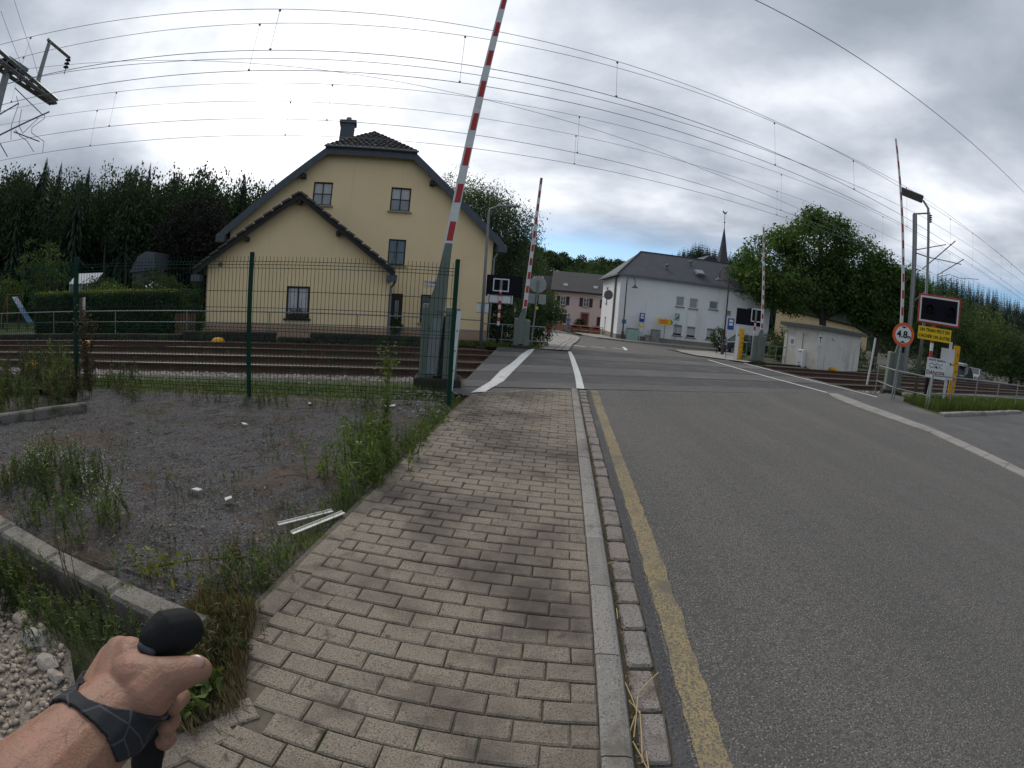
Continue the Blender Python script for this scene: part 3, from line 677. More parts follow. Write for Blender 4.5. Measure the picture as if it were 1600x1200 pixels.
def scatter(n, t0, t1, p0, p1, zf):
    t_ = r_.uniform(t0, t1, n); p_ = r_.uniform(p0, p1, n)
    return np.stack([t_*TX-p_*TY, t_*TY+p_*TX, zf(t_, p_)], 1)
zb_ = lambda t_, p_: np.interp(p_, [8.9, 9.5, 10.4, 16.2, 17.2], [-.07, -.10, -.17, -.17, -.06])
pts = np.vstack([scatter(6500, -14, 1.6, 9.05, 10.6, zb_), scatter(1100, -16, 3, 13.0, 13.6, zb_), scatter(2600, 15.3, 34, 9.2, 10.6, zb_), scatter(1000, 15.3, 36, 13.0, 13.6, zb_)])
stuff(stones('ballast', pts, .06, .14, 'ballast', r_), 'pale grey ballast stones along the edge of the railway', 'ballast')
pts = np.vstack([scatter(1900, -16, 3, 12.6, 13.9, zb_), scatter(1800, -16, 3, 11.1, 12.2, zb_), scatter(1600, -16, 4, 14.3, 15.4, zb_), scatter(1500, -16, 4, 15.8, 16.9, zb_), scatter(1700, 15.3, 36, 12.6, 13.9, zb_), scatter(1200, 15.3, 36, 15.8, 16.6, zb_), scatter(1300, 15.3, 40, 11.1, 12.2, zb_)])
stuff(stones('track_stones', pts, .05, .10, 'track_stone', r_), 'rust-stained stones between the rails', 'ballast')
# yellow markers between the rails
for i, (x, y, lab) in enumerate(((-10.5, 7.02, 'yellow domed marker on the near ballast at the far left'), (-13.9, 11.75, 'small yellow marker beyond the tracks behind the left fence post'), (-9.55, 13.9, 'yellow domed marker in front of the mossy wall'), (17.0, 22.6, 'yellow domed marker at the foot of the concrete hut'))):
    s_ = .75 if i == 1 else 1.15
    o = thing('track_marker', lab, 'marker', (x, y, -.10 if i else -.06), AZ, 'yellow markers along the tracks')
    MB().lathe([(.2*s_, 0), (.2*s_, .07*s_), (.17*s_, .13*s_), (.09*s_, .165*s_), (.01, .17*s_)], n=14).build('dome', 'yellow_plastic', o, True); MB().box((0, 0, -.04), (.34*s_, .3*s_, .16)).build('foot', 'black', o)

# ------------------------------------------------------------------ mesh fence
fence = thing('mesh_fence', 'dark green welded mesh fence between the gravel lot and the tracks', 'fence')
FP = [(-9.0, 8.1), (-5.24, 7.85), (-1.86, 7.66), (1.28, 7.28)]
FH = 2.17
for i, (t_, p_) in enumerate(FP):
    q = T(t_, p_); pst = MB().box((q.x, q.y, FH/2-.1), (.062, .062, FH+.2), Matrix.Rotation(AZ, 3, 'Z')).build('post', 'green_steel', fence)
    MB().box((q.x, q.y, FH+.012), (.068, .068, .024), Matrix.Rotation(AZ, 3, 'Z'), taper=.8).build('cap', 'green_steel', pst)
folds = [(1.95, 2.05), (1.0, 1.1), (.12, .22)]
def fold_y(z):
    for a, b in folds:
        if a < z < b: return -.05*(1-abs(z-(a+b)/2)/((b-a)/2))
    return 0.0
for i in range(3):
    a, b = T(*FP[i]), T(*FP[i+1]); d = (b-a).normalized(); nr = Vector((-d.y, d.x, 0)); L = (b-a).length; m_ = MB()
    zs = [.03]
    for f0, f1 in sorted(folds): zs += [f0, (f0+f1)/2, f1]
    zs += [2.13]
    nv = int(L/.062)
    for k in range(1, nv+1):
        o_ = a + d*(L*k/(nv+1)); m_.tube([o_ + nr*fold_y(z_) + Vector((0, 0, z_)) for z_ in zs], .0042, 3, cap=False)
    for z_ in (.05, .12, .17, .22, .45, .72, 1.0, 1.05, 1.1, 1.35, 1.6, 1.95, 2.0, 2.05):
        m_.tube([a + nr*(fold_y(z_)-.006) + Vector((0, 0, z_)), b + nr*(fold_y(z_)-.006) + Vector((0, 0, z_))], .0044, 4, cap=False)
    stuff(m_.build('wire_panel', 'green_steel', fence))

# ------------------------------------------------------------------ level crossing barriers
def barrier(label, loc, rz, w, h, boom_z, boom_len, lean, lean_y, band, bw, plate=True, solid=False):
    """cabinet with two cheeks, slanted arm carrier, boom raised almost upright"""
    b = thing('crossing_barrier', label, 'barrier', loc, rz, 'raised level crossing barriers')
    MB().box((0, 0, .06), (w*1.25, .62, .2), bev=.03).build('base', 'moss_wall', b)
    for sx in (() if solid else (-1, 1)):
        ck = MB(); x0 = sx*w*.31; hw = w*.185; hh = h if sx < 0 else h*.97
        prof = [(-.26, .14), (.26, .14), (.26, hh-.07), (.21, hh), (-.21, hh), (-.26, hh-.07)]
        ck.prism([(x0-hw, y_, z_) for y_, z_ in prof], (2*hw, 0, 0)); ck.build('cheek', 'barrier_green', b)
    if solid:
        MB().box((0, .02, h/2+.1), (w*.96, .50, h-.06), bev=.03).build('cabinet', 'barrier_green', b); MB().box((w*.1, -.24, h*.55), (w*.5, .012, h*.62)).build('cabinet_door', 'barrier_green', b)
    if not solid: MB().box((0, .08, h*.46), (w*.62, .2, h*.8)).build('gear_case', 'barrier_green', b)
    lx = lambda z_: (z_-boom_z)*lean if z_ > boom_z-.3 else -.3*lean + (z_-boom_z+.3)*lean*.42
    ly = lambda z_: (z_-boom_z)*lean_y
    # carrier plate between the cheeks
    prof = [(-w*.16+lx(.2), .2), (w*.17+lx(.2), .2), (w*.20+lx(h), h), (w*.16+lx(boom_z), boom_z), (-w*.02+lx(boom_z), boom_z), (-w*.12+lx(h*1.08), h*1.2), (-w*.22+lx(h), h*1.05)]
    cr = MB().prism([(x_, -.285, z_) for x_, z_ in prof], (0, .13, 0)).build('arm_carrier', 'barrier_green', b)
    if plate:
        MB().prism([(x_, -.305, z_) for x_, z_ in ((-w*.13+lx(.2), .24), (w*.15+lx(.2), .24), (w*.15+lx(h*.85), h*.83), (-w*.10+lx(h*.85), h*.83))], (0, .018, 0)).build('front_plate', 'barrier_blue', b)
        for zz in (.35, h*.72):
            for xx in (-.07, .1): MB().lathe([(.018, 0), (.018, -.012), (.006, -.016)], (xx*w/.57+lx(zz), -.305, zz), 8, 'Y').build('bolt', 'galv_dark', b)
        for k in range(3): MB().lathe([(.022, 0), (.022, -.016), (.008, -.02)], (.02+.05*k*w/.57+lx(h), -.287, h*.92), 8, 'Y').build('bolt', 'galv_dark', b)
        MB().box((-w*.26, -.268, h*.66), (.11, .006, .055)).build('number_plate', 'white_board', b)
    boom = MB(); z0 = boom_z-.25; y0 = -.22
    A = Vector((w*.06+lx(z0), y0+ly(z0), z0)); ztop = z0 + boom_len; Bv = Vector((w*.06+lx(ztop), y0+ly(ztop), ztop))
    d = (Bv-A)
    def piece(u0, u1, gx, name, m_, parent, k=1.0, sh=0.0):
        mbp = MB(); P = []
        for u_ in (u0, u1):
            c_ = A + d*u_ + Vector((sh*bw, 0, 0)); ww = bw*(1-.38*u_)/2*k; th = .03*(1-.3*u_)+gx
            P.append([(c_.x-ww, c_.y-th, c_.z), (c_.x+ww, c_.y-th, c_.z), (c_.x+ww, c_.y+th, c_.z), (c_.x-ww, c_.y+th, c_.z)])
        mbp.add(P[0]+P[1], [(3, 2, 1, 0), (4, 5, 6, 7), (0, 1, 5, 4), (1, 2, 6, 5), (2, 3, 7, 6), (3, 0, 4, 7)])
        return mbp.build(name, m_, parent)
    bo = piece(0, 1, 0, 'boom', 'boom_white', b)
    u_ = .30/boom_len
    while u_ + band/boom_len < 1: piece(u_, u_+band/boom_len, .0025, 'red_band', 'boom_red', bo, .68, .05); u_ += 2*band/boom_len
    for dx in (-.035, .035): MB().lathe([(.014, 0), (.014, -.014), (.004, -.016)], (A.x+dx+lx(z0+.18)-lx(z0), A.y-.032+ly(z0+.18)-ly(z0), z0+.2), 8, 'Y').build('bolt', 'galv_dark', bo)
    return b
b1 = barrier('tall grey-green barrier behind the green fence post, boom raised out of frame', (-1.40, 9.12, -.02), AZ*.0+.12, .70, 1.50, 2.62, 8.6, .112, .02, .36, .165)
b2 = barrier('grey-green barrier beyond the tracks beside the back of a round sign', (.20, 17.95, -.05), .05, .56, 1.12, 1.50, 5.05, .052, .0, .25, .155, plate=False)
b3 = barrier('barrier with red and white boom in front of the big walnut tree', (11.25, 21.1, -.06), -.35, .64, 1.25, 1.62, 5.0, -.055, .0, .22, .125, plate=False, solid=True)
b4 = barrier('barrier behind the clearance limit sign at the right edge of the crossing', (13.65, 14.15, -.05), -.55, .62, 1.45, 2.2, 7.5, -.045, .0, .30, .125, plate=False, solid=True)
# narrow white post beside the near barrier
wp = thing('marker_post', 'slim white post leaning beside the near barrier cabinet', 'post', (-1.06, 8.55, 0), .1)
MB().box((.02, 0, .68), (.075, .05, 1.42), Matrix.Rotation(.05, 3, 'Y')).build('post', 'white_board', wp)
for z_ in (.35, .7, 1.05): MB().lathe([(.012, 0), (.012, -.006)], (.0+z_*.05-.01, -.026, z_), 8, 'Y').build('bolt_hole', 'black', wp)
# ------------------------------------------------------------------ buildings
def window(par, x0, x1, z0, z1, y, m='window_brown', cross=(1, 1), sill='sill', curtain=None, glass='glass', fw=.055, rec=.09):
    """frame with bars, pane set behind it, sill in front; the facade faces -y"""
    fr = MB(); cx, cz = (x0+x1)/2, (z0+z1)/2; yy = y+rec
    fr.box((x0+fw/2, yy, cz), (fw, .06, z1-z0)); fr.box((x1-fw/2, yy, cz), (fw, .06, z1-z0))
    fr.box((cx, yy, z0+fw/2), (x1-x0-2*fw, .058, fw)); fr.box((cx, yy, z1-fw/2), (x1-x0-2*fw, .058, fw))
    for i in range(cross[0]): fr.box((x0+(x1-x0)*(i+1)/(cross[0]+1), yy, cz), (fw*.75, .05, z1-z0-2*fw))
    for i in range(cross[1]): fr.box((cx, yy-.001, z0+(z1-z0)*(i+1)/(cross[1]+1)), (x1-x0-2*fw, .044, fw*.5))
    w = fr.build('window', m, par)
    MB().box((cx, yy+.02, cz), (x1-x0-fw, .012, z1-z0-fw)).build('pane', glass, w)
    if sill: MB().box((cx, y-.04, z0-.035), (x1-x0+.16, .16, .06), bev=.01).build('sill', sill, w)
    if curtain:
        lo = z0+fw if curtain == 'full' else z0+(z1-z0)*.5
        c_ = MB(); n_ = 16
        for h0, h1 in ((x0+fw, cx-.02), (cx+.02, x1-fw)):
            k = len(c_.v)
            for i in range(n_+1):
                xx = h0+(h1-h0)*i/n_; yo = yy+.008+.005*sin(i*2.1); c_.v += [(xx, yo, lo+(.02*sin(i*1.9) if curtain != 'full' else 0)), (xx, yo, z1-fw)]
            for i in range(n_): c_.f.append((k+2*i, k+2*i+2, k+2*i+3, k+2*i+1))
        c_.build('curtain', 'curtain', w)
    return w
def rect(x0, x1, z0, z1, y): return [(x0, y, z0), (x1, y, z0), (x1, y, z1), (x0, y, z1)]
def roof_slab(par, quad, th, m, name='roof'):
    a, b, c, d = [Vector(q) for q in quad]; nrm = (b-a).cross(d-a).normalized()
    if nrm.z < 0: nrm = -nrm
    return MB().prism([a, b, c, d], nrm*th).build(name, m, par)

HZ = -.35
hs = thing('yellow_house', 'large ochre rendered house with half-hipped gable and lower annex by the tracks', 'house', T(0, 21, HZ), AZ)
o_ = -HZ                                                   # world heights to local
wins = [(-2.70, -1.88, 5.27, 6.27), (.61, 1.46, 5.19, 6.22), (.70, 1.43, 2.89, 3.98), (2.22, 3.0, .52, 1.71)]
door = (.73, 1.46, -.2, 1.69)
LX, RX_, EZ, HT, HL, HR = -6.16, 5.2, 4.45, 7.55, -2.15, 1.32
outer = [(LX, 0, 0), (RX_, 0, 0), (RX_, 0, EZ+o_), (HR, 0, HT+o_), (HL, 0, HT+o_), (LX, 0, EZ+o_)]
MB().wall(outer, [rect(a, b, c+o_, d+o_, 0) for a, b, c, d in wins] + [rect(*door[:2], door[2]+o_, door[3]+o_, 0)], (0, .25, 0)).build('gable_wall', 'house_yellow', hs)
DEP = 11.0
for x_ in (LX, RX_-.25): MB().box((x_+.125, .25+DEP/2, (EZ+o_)/2), (.25, DEP, EZ+o_)).build('side_wall', 'house_yellow', hs)
MB().box(((LX+RX_)/2, DEP+.4, (EZ+o_)/2), (RX_-LX, .25, EZ+o_)).build('back_wall', 'house_yellow', hs)
MB().box(((LX+RX_)/2, -.006, .33), (RX_-LX+.01, .02, .66)).build('plinth', 'plinth_pink', hs)
for (a, b, c, d), cu, gl in zip(wins, ('half', 'half', None, None), ('glass_pale', 'glass_pale', 'glass', 'glass')): window(hs, a, b, c+o_, d+o_, 0, curtain=cu, glass=gl)
dd = MB().box(((door[0]+door[1])/2, .10, (door[2]+door[3])/2+o_), (door[1]-door[0]-.01, .06, door[3]-door[2]-.01)).build('door', 'dark_timber', hs)
MB().box((1.22, .062, 1.0+o_), (.16, .02, .8)).build('pane', 'glass_pale', dd); MB().lathe([(.02, 0), (.02, -.05)], (.80, .06, .75+o_), 8, 'Y').build('handle', 'galv', dd)
# main roof: two slopes, half hip in front with rows of tiles
RT, RXc, RY0 = 9.05, -.42, 1.85
OV = .38
sl = (RT-HT)/(RXc-HL)
el = EZ+o_-.22; ex_l, ex_r = LX-.36, RX_+.36
top = RT+o_+.12
def zl(x): return top-(RXc-x)*sl
rl = roof_slab(hs, [(ex_l, -OV, zl(ex_l)), (ex_l, DEP+.6, zl(ex_l)), (RXc, DEP+.6, top), (RXc, RY0, top)], .13, 'roof_tile')
sr = (RT-HT)/(HR-RXc)
def zr(x): return top-(x-RXc)*sr
hipL, hipR = (HL-.05, -OV, zl(HL-.05)), (HR+.05, -OV, zr(HR+.05))
# left and right slopes reach forward only below the half hip
MB().prism([(ex_l, -OV, zl(ex_l)), hipL, (RXc, RY0, top), (ex_l, RY0, zl(ex_l))], (0, 0, .14)).build('roof', 'roof_tile', hs)
MB().prism([(ex_r, -OV, zr(ex_r)), hipR, (RXc, RY0, top), (ex_r, RY0, zr(ex_r))], (0, 0, .14)).build('roof', 'roof_tile', hs)
roof_slab(hs, [(ex_r, RY0, zr(ex_r)), (ex_r, DEP+.6, zr(ex_r)), (RXc, DEP+.6, top), (RXc, RY0, top)], .13, 'roof_tile')
zh = (hipL[2]+hipR[2])/2+.15
hip = MB().prism([(hipL[0]-.15, -OV-.1, zh-.02), (hipR[0]+.15, -OV-.1, zh-.02), (RXc, RY0+.1, top+.16)], (0, .03, -.1)).build('half_hip', 'roof_tile', hs)
tiles = MB(); nr_ = 12
for i in range(nr_):
    f0 = i/nr_; yA = -OV-.14+(RY0+.2+OV)*f0; zA = zh+.05+(top+.19-zh-.05)*f0; xa = hipL[0]-.16+(RXc-hipL[0]+.16)*f0; xb = hipR[0]+.16+(RXc-hipR[0]-.16)*f0
    k = max(1, int((xb-xa)/.24))
    for j in range(k):
        xc = xa+(xb-xa)*(j+.5)/k; tiles.lathe([(.115, -.12), (.10, .14)], (xc, yA, zA-.06), 8, 'Y') if False else tiles.tube([(xc, yA, zA-.05+random.uniform(-.01, .01)), (xc, yA+.23, zA+.05)], [.125, .10], 6, flat=.55)
stuff(tiles.build('tiles', 'roof_tile', hip))
MB().tube([(hipL[0]-.2, -OV-.14, zh-.03), (hipR[0]+.2, -OV-.14, zh-.03)], .05, 8).build('gutter', 'zinc', hs)
# slate-clad verge boards
for pts in ([(ex_l, zl(ex_l)), (hipL[0], hipL[2])], [(hipR[0], hipR[2]), (ex_r, zr(ex_r))], [(hipL[0], hipL[2]), (hipR[0], hipR[2])]):
    (xa, za), (xb, zb2) = pts
    MB().prism([(xa, -OV-.03, za+.17), (xb, -OV-.03, zb2+.17), (xb, -OV-.03, zb2-.22), (xa, -OV-.03, za-.22)], (0, .05, 0)).build('verge_board', 'slate_board', hs)
    MB().prism([(xa, -OV+.03, za-.02), (xb, -OV+.03, zb2-.02), (xb, -OV+.03, zb2-.08), (xa, -OV+.03, za-.08)], (0, OV, 0)).build('soffit', 'slate_board', hs)
for sx, xe, f_ in ((-1, ex_l, zl), (1, ex_r, zr)):
    MB().box((xe-sx*.05, -OV+.15, f_(xe)-.12), (.4, .5, .3)).build('eave_box', 'slate_board', hs)
    MB().tube([(xe+sx*.07, -OV, f_(xe)+.02), (xe+sx*.07, DEP, f_(xe)+.02)], .07, 8).build('gutter', 'zinc', hs)
MB().tube([(RX_+.32, -.15, zr(ex_r)-.05), (RX_+.06, -.12, zr(ex_r)-.55), (RX_+.06, -.12, 0)], .045, 8).build('downpipe', 'zinc', hs)
for x_, f_ in ((-3.15, zl), (2.3, zr)): MB().box((x_, -.18, f_(x_)-.34), (.2, .36, .2), bev=.02).build('bracket', 'dark_timber', hs)
ch = MB().box((-1.78, 3.0, 8.9+o_), (.66, .66, 2.2)).build('chimney', 'slate_board', hs)
MB().box((-1.78, 3.0, 10.0+o_), (.82, .82, .16), bev=.02).build('cap', 'slate_board', ch); MB().lathe([(.13, 0), (.13, .22), (.1, .24)], (-1.78, 3.0, 10.08+o_), 10).build('flue', 'zinc', ch)
pq = MB().box((2.62, -.02, 2.22+o_), (.58, .03, .26)).build('name_plaque', 'house_yellow', hs); MB().box((2.62, -.037, 2.22+o_), (.54, .004, .22)).build('panel', 'white_board', pq)
text('lettering', 'Ty Duebel', .13, 'black', pq, (2.62, -.040, 2.24+o_))
# annex
ann = MB(); AY = -1.5; ax0, ax1 = -6.6, .80; apx = -2.95; aw = (-3.25, -2.32, .58, 1.82)
aez = 2.55; asl = .735
apz = lambda x: 5.28+o_-abs(x-apx)*asl
outer = [(ax0, AY, 0), (ax1, AY, 0), (ax1, AY, apz(ax1)), (apx, AY, apz(apx)), (ax0, AY, apz(ax0))]
ann.wall(outer, [rect(aw[0], aw[1], aw[2]+o_, aw[3]+o_, AY)], (0, .2, 0)); anx = ann.build('annex_wall', 'house_yellow', hs)
for x_ in (ax0+.1, ax1-.1): MB().box((x_, AY+.85, apz(ax1)/2-.05), (.2, 1.3, apz(ax1)-.1)).build('annex_wall', 'house_yellow', hs)
MB().box(((ax0+ax1)/2, AY-.006, .33), (ax1-ax0+.01, .02, .66)).build('plinth', 'plinth_pink', hs)
window(hs, *aw[:2], aw[2]+o_, aw[3]+o_, AY, cross=(1, 0), curtain='full', fw=.075, sill='dark_timber', glass='glass')
xl, xr = ax0-.48, ax1+.16
for xe in (xl, xr):
    MB().prism([(xe, AY-.42, apz(xe)), (apx, AY-.42, apz(apx)), (apx, 0, apz(apx)), (xe, 0, apz(xe))], (0, 0, .12)).build('annex_roof', 'roof_tile', hs)
    MB().prism([(xe, AY-.44, apz(xe)+.13), (apx, AY-.44, apz(apx)+.13), (apx, AY-.44, apz(apx)-.12), (xe, AY-.44, apz(xe)-.12)], (0, .05, 0)).build('verge_board', 'dark_timber', hs)
    vt = MB(); n_ = 12
    for i in range(n_):
        x_ = xe+(apx-xe)*(i+.5)/n_; vt.box((x_, AY-.44, apz(x_)+.17), (abs(apx-xe)/n_*1.05, .18, .07), Matrix.Rotation((-1 if xe < apx else 1)*math.atan(asl)*.85, 3, 'Y'))
    stuff(vt.build('verge_tiles', 'roof_tile', hs))
for x_ in (apx, -4.95, -1.35): MB().box((x_, AY-.2, apz(x_)-.22), (.13, .42, .17)).build('rafter_end', 'dark_timber', hs)
for sx, xe in ((-1, xl), (1, xr)): MB().box((xe-sx*.12, AY-.2, apz(xe)-.16), (.36, .5, .26)).build('eave_box', 'slate_board', hs)
MB().tube([(xr+.06, AY-.3, apz(xr)-.02), (xr+.04, AY-.2, apz(xr)-.28), (ax1+.06, AY-.05, apz(xr)-.5), (ax1+.06, AY-.05, 0)], .05, 8).build('downpipe', 'zinc', hs)
MB().lathe([(.05, 0), (.09, -.03), (.09, -.07), (.04, -.1)], (-6.02, AY, 2.62+o_), 12, 'Y').build('wall_lamp', 'galv_dark', hs)
# flowers on the annex sill, potted shrub by the door
q = T(-2.78, 19.5-.12, .62)
fb = thing('flower_box', 'box of pale pink flowers on the annex window sill', 'flower box', q, AZ)
MB().box((0, 0, .06), (.8, .16, .14), taper=1.1).build('box', 'dark_timber', fb)
crown('blossoms', [(0, 0, .24, .38, .12, .17)], 60, 6, .06, .03, 'flower_pink', fb, lo=.2, aspect=.9); crown('foliage', [(0, 0, .16, .4, .12, .1)], 40, 5, .06, .03, 'leaf_mid', fb, lo=.1)
q = T(1.22, 20.35, HZ)
pt = thing('potted_shrub', 'dark clipped shrub in a pot beside the house door', 'potted plant', q, AZ)
MB().lathe([(.14, 0), (.19, .42), (.2, .45), (.17, .45)], n=14).build('pot', 'galv_dark', pt); crown('foliage', [(0, 0, .72, .3, .3, .36)], 90, 8, .07, .04, 'leaf_hedge', pt, lo=.4)

# white building at the junction
WB = thing('white_building', 'white rendered two-storey building with slate hipped roof at the junction', 'building', (8.15, 39.77, -.75))
oz = .75; WL_, WD = 13.9, 8.3; WE = 4.62+oz
wtop = [(13.02, 13.72, 2.60, 3.42), (14.22, 14.95, 2.56, 3.40), (16.05, 16.84, 2.70, 3.38)]
wlow = [(13.0, 13.74, .18, 1.06), (14.22, 14.96, .14, 1.03), (16.04, 16.87, .16, 1.05)]
wr = [(19.75, 20.75, 2.35, 3.3)]
X = lambda x: x-8.15
holes = [rect(X(a), X(b), c+oz, d+oz, 0) for a, b, c, d in wtop+wlow+wr]
MB().wall([(0, 0, 0), (WL_, 0, 0), (WL_, 0, WE), (0, 0, WE)], holes, (0, .3, 0)).build('front_wall', 'white_wall', WB)
sideh = [[(0, y1, z0), (0, y0, z0), (0, y0, z1), (0, y1, z1)] for y0, y1, z0, z1 in ((5.45, 6.15, 2.3+oz, 3.7+oz), (5.5, 5.9, -.35+oz, .95+oz))]
MB().wall([(0, WD, 0), (0, .3, 0), (0, .3, WE), (0, WD, WE)], sideh, (.3, 0, 0)).build('side_wall', 'white_wall', WB)
MB().box((WL_-.15, WD/2+.15, WE/2), (.3, WD-.3, WE)).build('side_wall', 'white_wall', WB); MB().box((WL_/2, WD+.15, WE/2), (WL_-.6, .3, WE)).build('back_wall', 'white_wall', WB)
for y0, y1, z0, z1 in ((5.45, 6.15, 2.3+oz, 3.7+oz), (5.5, 5.9, -.35+oz, .95+oz)):
    w_ = MB().box((.12, (y0+y1)/2, (z0+z1)/2), (.04, y1-y0, z1-z0)).build('window', 'glass', WB)
    MB().box((.02, (y0+y1)/2, z0-.04), (.16, y1-y0+.2, .07)).build('sill', 'galv_dark', w_); MB().box((-.01, (y0+y1)/2, z1+.05), (.06, y1-y0+.2, .1)).build('lintel', 'sandstone', w_)
MB().box((WL_/2, -.008, .18+.1), (WL_+.03, .03, .56)).build('base_course', 'wall_base', WB); MB().box((-.008, WD/2, .28), (.03, WD, .56)).build('base_course', 'wall_base', WB)
for i, (a, b, c, d) in enumerate(wtop): window(WB, X(a), X(b), c+oz, d+oz, 0, m='frame_white', cross=(0, 0), sill='galv_dark', glass=('glass_pale', 'glass_pale', 'glass')[i], fw=.07, rec=.14)
for a, b, c, d in wlow:
    s_ = MB(); zz = c+oz+.17
    while zz < d+oz-.12: s_.box(((X(a)+X(b))/2, .1, zz+.022), (b-a, .02, .043)); zz += .05
    sh = s_.build('roller_shutter', 'shutter_white', WB)
    MB().box(((X(a)+X(b))/2, .06, d+oz-.05), (b-a, .1, .1)).build('shutter_box', 'galv', sh); MB().box(((X(a)+X(b))/2, .13, c+oz+.08), (b-a, .02, .16)).build('pane', 'glass', sh); MB().box(((X(a)+X(b))/2, -.03, c+oz-.05), (b-a+.2, .14, .06)).build('sill', 'galv_dark', sh)
window(WB, X(19.75), X(20.75), 2.35+oz, 3.3+oz, 0, m='frame_white', cross=(1, 0), sill='galv_dark', fw=.07)
MB().box((X(17.95), -.01, 2.55+oz), (.32, .03, .42)).build('wall_vent', 'grey_cabinet', WB)
ov = .35; rz_ = 7.15+oz; y_m = WD/2; hx = 2.5
E1, E2, E3, E4 = (-ov, -ov, WE), (WL_+ov, -ov, WE), (WL_+ov, WD+ov, WE), (-ov, WD+ov, WE); Ra, Rb = (hx, y_m, rz_), (WL_+ov, y_m, rz_)
rf = MB().prism([E1, E2, Rb, Ra], (0, 0, .12)).build('roof', 'slate_roof', WB)
MB().prism([E4, Ra, Rb, E3], (0, 0, .12)).build('roof', 'slate_roof', WB); MB().prism([E1, Ra, E4], (0, 0, .12)).build('roof', 'slate_roof', WB)
MB().prism([(WL_, .2, WE), (WL_, WD, WE), (WL_, y_m, rz_-.1)], (.25, 0, 0)).build('gable', 'white_wall', WB)
MB().box((WL_/2, -ov-.03, WE+.04), (WL_+2*ov, .1, .14)).build('gutter', 'galv_dark', WB); MB().box((-ov-.03, WD/2, WE+.04), (.1, WD+2*ov, .14)).build('gutter', 'galv_dark', WB)
MB().tube([hx*1.0 and (E1[0], E1[1], E1[2]+.14), (Ra[0], Ra[1], Ra[2]+.14)], .06, 6).build('hip_ridge', 'slate_roof', rf); MB().tube([(Ra[0], Ra[1], Ra[2]+.14), (Rb[0], Rb[1], Rb[2]+.14)], .06, 6).build('ridge', 'slate_roof', rf)
sk = MB().box((X(15.25), .9, 5.72+oz), (.85, .9, .1), Matrix.Rotation(math.atan((rz_-WE)/(y_m+ov)), 3, 'X')).build('roof_window', 'galv_dark', WB); MB().box((X(15.25), .87, 5.78+oz), (.66, .7, .1), Matrix.Rotation(math.atan((rz_-WE)/(y_m+ov)), 3, 'X')).build('pane', 'glass_pale', sk)
for x_, y_ in ((12.35, 1.3), (14.95, 2.6)):
    z_ = WE+.1+(y_+ov)*(rz_-WE)/(y_m+ov); MB().lathe([(.1, 0), (.1, .3), (.17, .32), (.17, .42), (.04, .5)], (X(x_), y_, z_), 10).build('roof_vent', 'galv_dark', WB)
# cross wing roof seen above the ridge
MB().prism([(X(15.9), y_m+.5, rz_-.5), (X(20.6), y_m+.5, rz_-.9), (X(17.6), y_m+.5, rz_+.75)], (0, 4.5, 0)).build('wing_roof', 'slate_roof', WB)
MB().tube([(-.08, 1.7, WE-.05), (-.08, 1.7, 3.2+oz), (-.08, 1.7, 0)], .09, 8).build('downpipe', 'zinc', WB)
ds = thing('wall_disc_sign', 'dark round disc sign bracketed to the narrow side of the white building', 'sign', (7.68, 42.3, 3.0), 0)
MB().lathe([(.02, -.03), (.40, -.03), (.42, 0), (.40, .03), (.02, .03)], n=28, axis='Y').build('disc', 'galv_dark', ds).rotation_euler = (0, 0, -.55)
MB().tube([(-.05, .1, -.15), (-.75, 1.6, -.25)], .03, 6).build('bracket', 'galv_dark', ds); MB().tube([(.0, 0.05, -.1), (.25, .1, -.1)], .04, 6).build('bracket', 'galv_dark', ds)

# pink house farther on
PH_ = thing('pink_house', 'pink two-storey house with dark roof and maroon shutters behind the junction', 'house', (3.9, 55.2, -1.0), -.10)
pz = 1.0; PE = 3.35+pz; PLn = 9.5
pw = [(.75, 1.35, 1.85), (3.3, 3.95, 1.85), (5.6, 6.2, 1.85), (.6, 1.2, -.12), (5.4, 6.0, -.12)]
MB().wall([(0, 0, 0), (PLn, 0, 0), (PLn, 0, PE), (0, 0, PE)], [rect(a, b, z+pz, z+.95+pz, 0) for a, b, z in pw] + [rect(3.25, 3.95, -.7+pz, 1.05+pz, 0)], (0, .3, 0)).build('front_wall', 'pink_wall', PH_)
for x_ in (.15, PLn-.15): MB().box((x_, 3.8, PE/2), (.3, 7, PE)).build('side_wall', 'pink_wall', PH_)
for a, b, z in pw:
    w_ = window(PH_, a, b, z+pz, z+.95+pz, 0, m='frame_white', cross=(1, 1), sill='sandstone', fw=.06)
    for xs in (a-.22, b+.22): MB().box((xs, -.03, z+.47+pz), (.38, .04, .98)).build('shutter', 'shutter', w_)
dr = MB().box((3.6, .1, .17+pz), (.68, .06, 1.73)).build('door', 'brown_red', PH_); MB().box((3.6, -.03, 1.15+pz), (.98, .1, .16)).build('lintel', 'sandstone', dr)
for xs in (3.17, 4.03): MB().box((xs, -.02, .2+pz), (.14, .08, 1.75)).build('jamb', 'sandstone', dr)
MB().box((PLn/2, -.01, .32), (PLn+.02, .04, .66)).build('base_course', 'sandstone', PH_)
r1 = MB().prism([(-.4, -.45, PE-.05), (PLn+.3, -.45, PE-.05), (PLn+.3, 3.8, PE+2.35), (-.4, 3.8, PE+2.35)], (0, 0, .14)).build('roof', 'dark_roof', PH_); MB().prism([(-.4, 8.0, PE-.05), (PLn+.3, 8.0, PE-.05), (PLn+.3, 3.8, PE+2.35), (-.4, 3.8, PE+2.35)], (0, 0, .14)).build('roof', 'dark_roof', PH_)
MB().box((PLn/2, -.5, PE-.02), (PLn+.6, .1, .14)).build('gutter', 'dark_timber', PH_)
for x_ in (1.2, 4.6): MB().box((x_, .75, PE+.78), (.5, .6, .06), Matrix.Rotation(.52, 3, 'X')).build('roof_window', 'glass_pale', r1)
